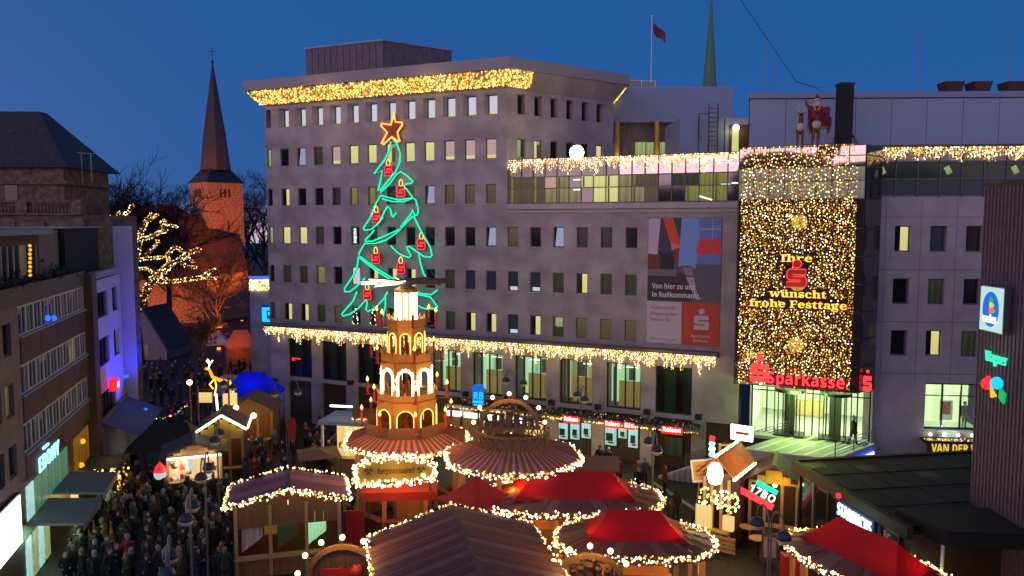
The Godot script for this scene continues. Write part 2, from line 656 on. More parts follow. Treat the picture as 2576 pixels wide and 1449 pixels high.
	mat("stripe_red", lin(0.32, 0.09, 0.06), 0.7)
	var red := mat("red_canvas", lin(0.40, 0.004, 0.006), 0.75)
	red.backlight_enabled = true
	red.backlight = Color(0.40, 0.012, 0.012)
	var red2 := mat("red_canvas_orange", lin(0.55, 0.045, 0.015), 0.75)
	red2.backlight_enabled = true
	red2.backlight = Color(0.45, 0.09, 0.03)
	var blue := mat("blue_canvas", lin(0.01, 0.03, 0.30), 0.7)
	blue.backlight_enabled = true
	blue.backlight = Color(0.05, 0.15, 0.9)
	var orange := mat("orange_canvas", lin(0.62, 0.25, 0.12), 0.75)
	orange.backlight_enabled = true
	orange.backlight = Color(0.4, 0.2, 0.1)
	mat("white_canvas", lin(0.62, 0.58, 0.52), 0.8)
	mat("purple_sheet", lin(0.20, 0.055, 0.11), 0.6)
	mat("plum_sheet", lin(0.36, 0.12, 0.13), 0.6)
	mat("red_paint", lin(0.42, 0.02, 0.018), 0.5)
	mat("candle_red", lin(0.50, 0.04, 0.02), 0.4)
	mat("gold_paint", lin(0.60, 0.36, 0.07), 0.4, 0.2)
	mat("yellow_paint", lin(0.65, 0.42, 0.05), 0.6)
	mat("green_paint", lin(0.03, 0.25, 0.08), 0.5)
	mat("awning_blue", lin(0.09, 0.12, 0.22), 0.7)
	mat("awning_grey", lin(0.16, 0.17, 0.16), 0.7)
	mat("lamp_cap", lin(0.05, 0.065, 0.09), 0.5, 0.1)
	mat("lamp_bowl", lin(0.75, 0.66, 0.46), 0.5)
	mat("bark", lin(0.07, 0.045, 0.03), 0.95)
	mat("twig", lin(0.022, 0.018, 0.022), 0.95)
	mat("twig_pale", lin(0.16, 0.09, 0.05), 0.95)
	mat("figure_red", lin(0.35, 0.02, 0.02), 0.8)
	mat("fur_brown", lin(0.20, 0.085, 0.035), 0.9)
	mat("fur_white", lin(0.62, 0.58, 0.52), 0.9)
	rough_skin(mat("gold_wood", Color.WHITE, 0.55), noise_picture(256, 0.03, 4, 71, lin(0.46, 0.22, 0.045), lin(0.64, 0.34, 0.085), Vector2(1, 8), 1.3), 0.5)
	rough_skin(mat("wood_warm", Color.WHITE, 0.65), noise_picture(256, 0.03, 4, 73, lin(0.22, 0.105, 0.035), lin(0.36, 0.18, 0.065), Vector2(8, 1), 1.3), 0.5)
	mat("gold_board", lin(0.52, 0.33, 0.06), 0.55)
	mat("figure_blue", lin(0.04, 0.08, 0.25), 0.6)
	mat("green_roof", lin(0.06, 0.085, 0.035), 0.6)
	mat("paving_pale", lin(0.34, 0.31, 0.26), 0.8)
	mat("sleigh_red", lin(0.16, 0.02, 0.04), 0.6)
	mat("skin", lin(0.50, 0.30, 0.21), 0.6)
	mat("bag_navy", lin(0.02, 0.022, 0.05), 0.7)
	var red3 := mat("red_canvas_dark", lin(0.30, 0.012, 0.02), 0.75)
	red3.backlight_enabled = true
	red3.backlight = Color(0.5, 0.04, 0.04)
	glow("bulb_globe_soft", Color(1.0, 0.92, 0.74), 5.0)
	mat("plant", lin(0.02, 0.05, 0.02), 0.9)


# a glow with soft upright folds and a brighter top, as a lit room behind a curtain looks
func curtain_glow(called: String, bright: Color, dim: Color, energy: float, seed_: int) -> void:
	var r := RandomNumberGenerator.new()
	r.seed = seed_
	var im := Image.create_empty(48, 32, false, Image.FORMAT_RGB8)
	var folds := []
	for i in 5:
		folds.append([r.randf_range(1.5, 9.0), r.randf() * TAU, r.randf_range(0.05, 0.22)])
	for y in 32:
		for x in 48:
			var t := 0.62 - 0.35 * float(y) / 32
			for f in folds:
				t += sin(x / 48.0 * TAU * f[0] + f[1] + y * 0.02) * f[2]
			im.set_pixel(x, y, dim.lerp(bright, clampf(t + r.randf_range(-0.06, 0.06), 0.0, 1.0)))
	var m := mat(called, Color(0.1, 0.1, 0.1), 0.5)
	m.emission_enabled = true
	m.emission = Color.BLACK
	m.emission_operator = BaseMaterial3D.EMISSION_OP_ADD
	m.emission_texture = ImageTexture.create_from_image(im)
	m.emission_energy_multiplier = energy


# ---------------------------------------------------------------- the bank: every coordinate below is in the facade's own axes (x along it to the right, z out to the square)
func convex_offset(poly: Array, by: float) -> Array:
	var out := []
	var k := poly.size()
	var c := Vector2.ZERO
	for p in poly:
		c += p / k
	for i in k:
		var a: Vector2 = poly[(i - 1 + k) % k]
		var b: Vector2 = poly[i]
		var d: Vector2 = poly[(i + 1) % k]
		var n1 := Vector2(b.y - a.y, a.x - b.x).normalized()
		var n2 := Vector2(d.y - b.y, b.x - d.x).normalized()
		if n1.dot(b - c) < 0.0:
			n1 = -n1
		if n2.dot(b - c) < 0.0:
			n2 = -n2
		out.append(b + (n1 + n2) / (1.0 + n1.dot(n2)) * by)
	return out


func loft(s: Shape, poly: Array, steps: Array) -> void:
	for i in steps.size() - 1:
		var p := convex_offset(poly, steps[i].x)
		var q := convex_offset(poly, steps[i + 1].x)
		for j in poly.size():
			var j2 := (j + 1) % poly.size()
			s.face(Vector3(p[j].x, steps[i].y, p[j].y), Vector3(p[j2].x, steps[i].y, p[j2].y), Vector3(q[j2].x, steps[i + 1].y, q[j2].y), Vector3(q[j].x, steps[i + 1].y, q[j].y))


const TOWER := [Vector2(-22.0, 0.0), Vector2(1.22, 0.0), Vector2(6.63, -9.57), Vector2(3.35, -16.9), Vector2(-22.0, -14.0)]
const ROWS := [[25.7, 1.55, 1.12, 0.85], [22.32, 1.55, 0.92, 0.2], [18.92, 1.5, 0.88, 0.2], [15.62, 1.52, 0.88, 0.2], [12.24, 1.52, 0.88, 0.2], [8.93, 1.52, 0.88, 0.2]]
const LOOKS := [
	"dwwwwwwwwwwww", "gdtnpyyeyyppp", "dhdddoodmtmmm", "gyyndsndddddtmdtdddd|", "dnnfdwhhhdnbb qqnhnn|", "nhhnmxxdddnhh qhcmmm|",
]


func column(k: int) -> float:
	return -0.13 + (1.802 if k <= 0 else 1.853) * k


func bank_building() -> void:
	bank = thing("bank_building", "large purple-grey stone bank building with rows of narrow windows and a flared roof", "building", Vector3(-1.5, 0, -61.0), yaw(-24.2))
	# front wall with its window openings
	var holes := []
	var deep := []
	for r in 6:
		var row: Array = ROWS[r]
		for k in range(-12, 7):
			if k > 0 and r < 3:
				break
			var x := column(k)
			var w: float = row[2] if k > -12 else 0.55
			holes.append(Rect2(x - w / 2 + (0.12 if k == -12 else 0.0), row[0], w, row[1]))
			deep.append(row[3])
	for i in 10:
		holes.append(Rect2(10.5 - 3.66 * i + 3.66 - 1.3, 3.9, 2.6, 3.4))
		deep.append(0.45)
	var s := Shape.new()
	var tall := []
	var tall_d := []
	var low := []
	var low_d := []
	for i in holes.size():
		if holes[i].end.y > 18.4 :
			tall.append(holes[i])
			tall_d.append(deep[i])
		else:
			low.append(holes[i])
			low_d.append(deep[i])
	s.wall(Rect2(-22.0, 18.45, 23.22, 9.15), tall, tall_d)
	s.wall(Rect2(-22.0, 3.6, 40.6, 14.85), low, low_d)
	# side face of the tower, its left and back walls, the wing's end
	var dir := Vector3(0.492, 0, -0.870).normalized()
	var side := Shape.new()
	var sh := []
	var sd := []
	for i in 6:
		sh.append(Rect2(1.0 + 1.62 * i, 25.7, 0.75, 1.5))
		sd.append(0.5)
		sh.append(Rect2(1.0 + 1.62 * i, 22.4, 0.75, 1.45))
		sd.append(0.2)
	side.wall(Rect2(0, 18.45, 11.0, 9.15), sh, sd)
	var sideways := Transform3D(Basis(dir, Vector3.UP, dir.cross(Vector3.UP)), Vector3(1.22, 0, 0))
	part("wall", s, M.facade, bank)
	var sw := part("wall", side, M.facade, bank, sideways)
	var back := Shape.new()
	back.face(Vector3(6.63, 0, -9.57), Vector3(3.35, 0, -16.9), Vector3(3.35, 27.6, -16.9), Vector3(6.63, 27.6, -9.57), Vector3(1, 0, -0.4))
	back.face(Vector3(-22, 0, 0), Vector3(-22, 0, -14), Vector3(-22, 27.6, -14), Vector3(-22, 27.6, 0), Vector3(-1, 0, 0))
	back.face(Vector3(-22, 0, -14), Vector3(3.35, 0, -16.9), Vector3(3.35, 27.6, -16.9), Vector3(-22, 27.6, -14), Vector3(0, 0, -1))
	back.face(Vector3(18.6, 0, 0), Vector3(18.6, 0, -1.9), Vector3(18.6, 7.0, -1.9), Vector3(18.6, 7.0, 0), Vector3(1, 0, 0))
	part("wall", back, M.facade, bank)
	# side windows, lit behind the upper row of the wing
	for i in 6:
		window(bank, sideways * shift(Vector3(1.375 + 1.62 * i, 26.45, -0.5)), 0.75, 1.5, "d")
		window(bank, sideways * shift(Vector3(1.375 + 1.62 * i, 23.12, -0.2)), 0.75, 1.45, "gedddy"[i])
	# flared cornice, fascia and roof
	var c := Shape.new()
	loft(c, TOWER, [Vector2(0.04, 27.55), Vector2(0.2, 27.75), Vector2(1.05, 28.8), Vector2(1.25, 28.8)])
	part("cornice", c, M.facade, bank)
	var f := Shape.new()
	loft(f, TOWER, [Vector2(1.25, 28.78), Vector2(1.25, 29.6), Vector2(1.05, 29.66), Vector2(0.9, 29.5)])
	part("roof_edge", f, M.concrete, bank)
	var roof := Shape.new()
	var foot := PackedVector2Array()
	for p in convex_offset(TOWER, 0.95):
		foot.append(p)
	roof.block(foot, 29.2, 29.5)
	part("roof", roof, M.roof_felt, bank)
	# penthouse for the lifts
	var d2 := Vector2(0.492, -0.870)
	var p0 := Vector2(-20.6, -4.0)
	var p1 := Vector2(-12.4, -4.0)
	var pent := PackedVector2Array([p0, p1, p1 + d2 * 7.0, p0 + d2 * 7.0])
	var ps := Shape.new()
	ps.block(pent, 29.5, 33.1)
	var pt := part("penthouse", ps, M.cladding, bank)
	var pc := Shape.new()
	var rim := PackedVector2Array()
	for p in convex_offset([pent[0], pent[1], pent[2], pent[3]], 0.08):
		rim.append(p)
	pc.block(rim, 33.1, 33.24)
	part("coping", pc, M.metal_panel, pt)
	var seam := Shape.new()
	for i in range(1, 12):
		seam.box(Vector3(-20.6 + 8.2 * i / 12.0, 31.3, -3.985), Vector3(0.03, 3.55, 0.03))
	part("cladding_seam", seam, M.dark_metal, pt)
	# wing: ledge, glass floor's roof, coping
	var led := Shape.new()
	led.box(Vector3(10.0, 18.66, 0.16), Vector3(17.2, 0.40, 0.32))
	led.box(Vector3(10.0, 18.30, 0.06), Vector3(17.2, 0.24, 0.12))
	part("ledge", led, M.facade_pale, bank)
	var wr := Shape.new()
	wr.block(PackedVector2Array([Vector2(1.45, -0.45), Vector2(18.6, -0.45), Vector2(18.6, -9.0), Vector2(6.3, -9.0)]), 22.05, 22.25)
	part("roof", wr, M.roof_felt, bank)
	# the dark shelf over the tall windows
	var sf := Shape.new()
	sf.box(Vector3(-2.4, 8.48, 0.42), Vector3(39.4, 0.22, 0.85))
	sf.box(Vector3(-2.4, 8.30, 0.30), Vector3(39.4, 0.16, 0.6))
	part("shelf", sf, M.frame_grey, bank)
	# ground floor, set back a little behind the piers
	var gf := Shape.new()
	gf.face(Vector3(-22, 0, -0.3), Vector3(18.6, 0, -0.3), Vector3(18.6, 3.6, -0.3), Vector3(-22, 3.6, -0.3), Vector3(0, 0, 1))
	gf.face(Vector3(-22, 3.6, -0.3), Vector3(18.6, 3.6, -0.3), Vector3(18.6, 3.6, 0), Vector3(-22, 3.6, 0), Vector3(0, -1, 0))
	part("shop_wall", gf, M.bronze, bank)
	for i in 11:
		var pr := Shape.new()
		pr.box(Vector3(15.99 - 3.66 * i, 1.8, -0.04), Vector3(0.95, 3.596, 0.5))
		part("pier", pr, M.facade, bank)
	for i in 9:                                  # small dark flood boxes on the piers above the canopy
		var bx := Shape.new()
		bx.box(Vector3(15.99 - 3.66 * i, 3.95, 0.22), Vector3(0.42, 0.36, 0.36))
		part("flood_box", bx, M.dark_metal, bank)


# a window of the bank: frame, pane and what shows behind it
func window(parent: Node3D, at: Transform3D, w: float, h: float, look: String) -> void:
	var f := Shape.new()
	var t := 0.07
	f.box(Vector3(-w / 2 + t / 2, 0, 0.04), Vector3(t, h, 0.08))
	f.box(Vector3(w / 2 - t / 2, 0, 0.04), Vector3(t, h, 0.08))
	f.box(Vector3(0, -h / 2 + t / 2, 0.04), Vector3(w - 2 * t, t, 0.08))
	f.box(Vector3(0, h / 2 - t / 2, 0.04), Vector3(w - 2 * t, t, 0.08))
	var o := part("window", f, M.frame_grey, parent, at)
	var x0 := -w / 2 + t
	var y0 := -h / 2 + t
	var ww := w - 2 * t
	var hh := h - 2 * t
	var fill := func(called: String, r: Rect2, m: Material, z := 0.0) -> void:
		var q := Shape.new()
		q.face(Vector3(r.position.x, r.position.y, z), Vector3(r.end.x, r.position.y, z), Vector3(r.end.x, r.end.y, z), Vector3(r.position.x, r.end.y, z), Vector3(0, 0, 1))
		part(called, q, m, o)
	var whole := Rect2(x0, y0, ww, hh)
	match look:
		"w":
			fill.call("blind", Rect2(x0, y0 + hh * 0.12, ww, hh * 0.88), M.lit_blind)
			fill.call("pane", Rect2(x0, y0, ww, hh * 0.12), M.lit_yellow)
		"p":
			fill.call("blind", Rect2(x0, y0 + hh * 0.18, ww, hh * 0.82), M.lit_pink)
			fill.call("pane", Rect2(x0, y0, ww, hh * 0.18), M.lit_yellow)
		"y": fill.call("pane", whole, M.lit_yellow)
		"g":
			fill.call("pane", Rect2(x0, y0, ww * 0.6, hh), M.lit_green)
			fill.call("curtain", Rect2(x0 + ww * 0.6, y0, ww * 0.4, hh), M.lit_faint)
		"o":
			fill.call("pane", Rect2(x0, y0, ww * 0.7, hh), M.lit_olive)
			fill.call("curtain", Rect2(x0 + ww * 0.7, y0, ww * 0.3, hh), M.lit_dim)
		"m": fill.call("pane", whole, M.lit_dim)
		"f": fill.call("pane", whole, M.lit_olive)
		"n": fill.call("pane", whole, M.lit_faint)
		"b": fill.call("pane", whole, M.blue_glass)
		"q":
			fill.call("pane", Rect2(x0, y0 + hh * 0.2, ww, hh * 0.8), M.blue_glass)
			fill.call("lit_gap", Rect2(x0 + ww * 0.1, y0, ww * 0.8, hh * 0.2), M.lit_blind)
		"h":
			fill.call("pane", Rect2(x0, y0, ww * 0.45, hh), M.dark_glass)
			fill.call("lit_curtain", Rect2(x0 + ww * 0.45, y0, ww * 0.55, hh), M.lit_yellow)
		"e":
			fill.call("pane", Rect2(x0, y0, ww * 0.5, hh), M.lit_yellow)
			fill.call("blind", Rect2(x0 + ww * 0.5, y0, ww * 0.5, hh * 0.8), M.lit_dim)
			fill.call("lit_curtain", Rect2(x0 + ww * 0.5, y0 + hh * 0.8, ww * 0.5, hh * 0.2), M.lit_green)
		"c":
			fill.call("pane", Rect2(x0, y0, ww, hh * 0.5), M.lit_faint)
			fill.call("lit_curtain", Rect2(x0 + ww * 0.1, y0 + hh * 0.5, ww * 0.8, hh * 0.5), M.lit_green)
		"t":                                      # a pane tilted inwards at its top
			fill.call("pane", whole, M.dark_glass)
			var q := Shape.new()
			q.face(Vector3(x0 + ww * 0.08, y0 + 0.02, 0.05), Vector3(x0 + ww, y0 + 0.02, 0.05), Vector3(x0 + ww * 0.94, y0 + hh, 0.01), Vector3(x0 + ww * 0.26, y0 + hh, 0.01), Vector3(0, 0, 1))
			part("tilted_pane", q, M.lit_dimblind, o)
		"s":
			fill.call("pane", whole, M.dark_glass)
			words("lettering", "INQUIND", 0.26, 0.02, M.sign_white, o, Transform3D(Basis(Vector3(0, 0, 1), PI / 2), Vector3(-0.08, 0, 0.06)), sans, 1.25)
		_: fill.call("pane", whole, M.dark_glass)


func bank_openings() -> void:
	for r in 6:
		var row: Array = ROWS[r]
		var looks: String = LOOKS[r].replace(" ", "").replace("|", "")
		for k in range(-12, 7):
			if k > 0 and r < 3:
				break
			var w: float = row[2] if k > -12 else 0.55
			window(bank, shift(Vector3(column(k) + (0.12 if k == -12 else 0.0), row[0] + row[1] / 2, -row[3])), w, row[1], looks[k + 12] if k + 12 < looks.length() else "d")
			if r > 0:
				var sl := Shape.new()
				sl.box(Vector3(column(k), row[0] - 0.04, 0.03), Vector3(w + 0.12, 0.07, 0.14))
				part("sill", sl, M.facade_pale, bank)
	# small lit trees that stand behind two panes of the lowest row
	for k in [-7, -6]:
		var pts := []
		for i in 46:
			var y := rng.randf()
			pts.append(Vector3(column(k) + rng.randf_range(-0.3, 0.3) * (1.05 - y), 8.98 + y * 1.3, 0.05 + rng.randf() * 0.12))
		var tw := thing("lit_window_tree", "small light-covered tree in a lower bank window, %s the rotor of the pyramid" % ["left of", "directly below"][k + 7], "christmas tree", bank.position, bank.basis)
		var st := Shape.new()
		st.lathe([Vector2(0.05, 8.95), Vector2(0.26, 9.1), Vector2(0.02, 10.3)], Vector3(column(k), 0, 0.1), 7)
		part("crown", st, M.fir, tw)
		bulbs(tw, pts, 0.05, ["bulb_white", "bulb_warm"])
	# the tall windows of the banking hall with a room behind each
	for i in 10:
		var cx := 14.16 - 3.66 * i
		var o := Shape.new()
		for x in [-1.25, -0.62, 0.08, 0.72, 1.25]:
			o.box(Vector3(cx + x, 5.6, -0.3), Vector3(0.08 if absf(x) < 1.2 else 0.1, 3.36, 0.12))
		o.box(Vector3(cx, 3.96, -0.3), Vector3(2.42, 0.1, 0.12))
		o.box(Vector3(cx, 7.24, -0.3), Vector3(2.42, 0.1, 0.12))
		var win := part("tall_window", o, M.dark_metal, bank)
		var lit: bool = i >= 1 and i <= 5
		var edge := [-1.25, -0.62, 0.08, 0.72, 1.25]
		for j in 4:
			var g := Shape.new()
			g.face(Vector3(cx + edge[j] + 0.04, 4.0, -0.3), Vector3(cx + edge[j + 1] - 0.04, 4.0, -0.3), Vector3(cx + edge[j + 1] - 0.04, 7.2, -0.3), Vector3(cx + edge[j] + 0.04, 7.2, -0.3), Vector3(0, 0, 1))
			part("pane", g, M.clear_glass if lit else (M.green_glass if j % 2 else M.dark_glass), win)
		if lit:
			var room := Shape.new()
			room.face(Vector3(cx - 1.6, 3.9, -2.4), Vector3(cx + 1.9, 3.9, -2.4), Vector3(cx + 1.9, 7.3, -2.4), Vector3(cx - 1.6, 7.3, -2.4), Vector3(0, 0, 1))
			part("lit_back_wall", room, M.lit_mint if i != 2 else M.lit_green, win)
			var dark := Shape.new()
			dark.face(Vector3(cx - 1.6, 7.31, -0.5), Vector3(cx + 1.9, 7.31, -0.5), Vector3(cx + 1.9, 7.31, -2.4), Vector3(cx - 1.6, 7.31, -2.4), Vector3(0, -1, 0))
			dark.face(Vector3(cx - 1.6, 3.89, -0.5), Vector3(cx + 1.9, 3.89, -0.5), Vector3(cx + 1.9, 3.89, -2.4), Vector3(cx - 1.6, 3.89, -2.4), Vector3(0, 1, 0))
			for x in [cx - 1.6, cx + 1.9]:
				dark.face(Vector3(x, 3.9, -0.5), Vector3(x, 3.9, -2.4), Vector3(x, 7.3, -2.4), Vector3(x, 7.3, -0.5), Vector3(cx - x, 0, 0))
			part("room", dark, M.wood_dark, win)
			var screen := Shape.new()
			screen.box(Vector3(cx + 0.25, 4.85, -1.1), Vector3(1.7, 1.9, 0.08))
			part("lit_partition", screen, M.lit_tan, win)
			var post := Shape.new()
			post.box(Vector3(cx - 0.95, 5.6, -1.0), Vector3(0.16, 3.3, 0.16))
			post.box(Vector3(cx + 0.5 - 0.3 * (i % 3), 6.3, -1.7), Vector3(0.5, 1.1, 0.1))
			part("column", post, M.frame_grey, win)
			var lt := Shape.new()
			lt.box(Vector3(cx - 0.3 + 0.4 * (i % 3), 6.75, -1.6), Vector3(0.9, 0.06, 0.14))
			part("ceiling_light", lt, M.lit_white, win)
	# red lettering inside the second window from the left corner
	var red := thing("red_window_sign", "small red lit sign behind a dark tall window left of the pyramid", "sign", bank.position, bank.basis)
	var rs := Shape.new()
	var q := on(bank, 745, 902, -0.25)
	rs.box(q, Vector3(0.9, 0.12, 0.06))
	rs.box(q + Vector3(-0.3, -0.16, 0), Vector3(0.35, 0.1, 0.06))
	part("lettering", rs, M.sign_red, red)
	# shops under the canopy
	var can := Shape.new()
	can.box(Vector3(6.6, 3.28, 0.9), Vector3(19.6, 0.22, 1.8))
	part("canopy", can, M.awning_grey, bank)
	var shops := [[1400, 1428, 1063, 1106, "lit_shop"], [1434, 1457, 1066, 1107, "lit_shop"], [1462, 1486, 1064, 1104, "lit_shop"], [1516, 1550, 1072, 1122, "lit_shop"], [1555, 1576, 1076, 1104, "lit_shop"], [1580, 1604, 1078, 1128, "lit_shop"], [1672, 1716, 1098, 1150, "lit_faint"], [1112, 1140, 1052, 1096, "lit_cream"], [1143, 1172, 1054, 1098, "lit_cream"], [1196, 1232, 1056, 1100, "lit_cream"], [1238, 1274, 1060, 1104, "lit_cream"], [1308, 1336, 1056, 1104, "lit_cream"], [1340, 1366, 1058, 1106, "lit_cream"]]
	for sh in shops:
		var a := on(bank, sh[0], sh[2], -0.1)
		var b := on(bank, sh[1], sh[3], -0.1)
		var f := Shape.new()
		f.box(Vector3((a.x + b.x) / 2, (a.y + b.y) / 2, -0.2), Vector3(b.x - a.x + 0.12, a.y - b.y + 0.12, 0.1))
		var sw := part("shop_window", f, M.dark_metal, bank)
		var p := Shape.new()
		p.face(Vector3(a.x, b.y, -0.14), Vector3(b.x, b.y, -0.14), Vector3(b.x, a.y, -0.14), Vector3(a.x, a.y, -0.14), Vector3(0, 0, 1))
		part("pane", p, M[sh[4]], sw)
		if sh[4] == "lit_shop":
			var po := Shape.new()
			var cx: float = lerpf(a.x, b.x, 0.5)
			po.box(Vector3(cx, lerpf(b.y, a.y, 0.45), -0.1), Vector3((b.x - a.x) * 0.5, (a.y - b.y) * 0.42, 0.02))
			part("poster", po, M.blue_glass, sw)
			var po2 := Shape.new()
			po2.box(Vector3(cx + (b.x - a.x) * 0.1, lerpf(b.y, a.y, 0.16), -0.1), Vector3((b.x - a.x) * 0.4, (a.y - b.y) * 0.1, 0.02))
			part("poster", po2, M.red_paint, sw)
	for x in [-3.2, -1.6, 0.4, 2.2]:
		var wc := Shape.new()
		wc.box(Vector3(x, 2.35, 0.5), Vector3(1.2, 0.35, 0.4))
		part("lit_counter", wc, M.lit_white, bank)
		var wl := Shape.new()
		wl.box(Vector3(x, 1.08, 0.5), Vector3(1.3, 2.15, 0.5))
		part("counter", wl, M.wood, bank)
	for sq in [[-2.5, 2.7, 2.4, 2.0], [1.5, 2.7, 2.4, 2.0], [7.0, 2.2, 2.6, 2.2], [10.8, 2.2, 2.6, 2.2]]:
		lamp("shop_light", bank.transform * Vector3(sq[0], sq[1], sq[2]), Color(1.0, 0.88, 0.6), sq[3], 0.3)
	var fronts := [[1437, 1056, 1.25, "leftmost of the four red and white lit shop fascias"], [1541, 1068, 1.2, "long red and white lit fascia in the middle of the row"], [1583, 1072, 0.75, "short red and white lit fascia beside the long middle one"], [1690, 1083, 1.45, "red and white lit fascia at the right end of the shops"]]
	for fr in fronts:
		var p := on(bank, fr[0], fr[1], 1.86)
		var t := thing("shop_fascia", fr[3] + ", under the bank", "sign", bank.transform * p, bank.basis, "red shop fascias")
		var r1 := Shape.new()
		r1.box(Vector3.ZERO, Vector3(fr[2], 0.5, 0.08))
		part("backing", r1, M.sign_red, t)
		words("lettering", "Reisen" if fr[2] > 1.0 else "Eis", 0.3, 0.03, M.sign_white, t, shift(Vector3(0, 0.06, 0.06)), sans, fr[2] * 0.84)


func bank_glass_floor() -> void:
	var rows := [[18.9, 20.0, "mmmllldLLllmddeeedd"], [20.0, 20.85, "mmmpldLLLlmmdnneedd"], [20.85, 22.1, "rrrrrrrrrMMMMMMMMMM"]]
	var pitch := 0.9495
	var strip := Shape.new()
	for i in 19:
		strip.box(Vector3(1.45 + pitch * i, 20.5, -0.04), Vector3(0.07, 3.2, 0.12))
	for y in [18.92, 20.0, 20.85, 22.1]:
		strip.box(Vector3(10.0, y, -0.035), Vector3(17.1, 0.07, 0.11))
	var fr := part("window_strip", strip, M.frame_grey, bank)
	for row in rows:
		for i in 18:
			var q := Shape.new()
			var x0 := 1.485 + pitch * i
			q.face(Vector3(x0, row[0] + 0.035, -0.06), Vector3(x0 + pitch - 0.07, row[0] + 0.035, -0.06), Vector3(x0 + pitch - 0.07, row[1] - 0.035, -0.06), Vector3(x0, row[1] - 0.035, -0.06), Vector3(0, 0, 1))
			var ch: String = row[2][i]
			var m: Material = {"m": M.lit_dim, "l": M.lit_beige, "L": M.lit_yellow, "d": M.mirror_dim, "n": M.lit_faint, "e": M.lit_olive, "p": M.lit_pink, "r": M.mirror_dim, "M": M.mirror_glass}[ch]
			part("glass_pane", q, m, fr)
			if ch in "lmLe" and i % 2 == 0:
				var c := Shape.new()
				c.box(Vector3(x0 + 0.16, (row[0] + row[1]) / 2, -0.05), Vector3(0.13, row[1] - row[0] - 0.1, 0.02))
				part("curtain", c, M.lit_dim if ch != "m" else M.lit_olive, fr)
	# tube lights hung inside
	for p in [[1452, 452], [1452, 477], [1825, 464], [1852, 460]]:
		var c := on(bank, p[0], p[1], 0.0)
		var l := Shape.new()
		l.box(Vector3(c.x, c.y, -0.045), Vector3(0.62, 0.09, 0.03))
		part("tube_light", l, M.lit_white, fr)
	var slant := Shape.new()
	var sp := on(bank, 1774, 507, 0.0)
	slant.box(Vector3(sp.x, sp.y + 0.25, -0.045), Vector3(0.95, 0.1, 0.03), Basis(Vector3(0, 0, 1), -0.3))
	part("tube_light", slant, M.lit_white, fr)


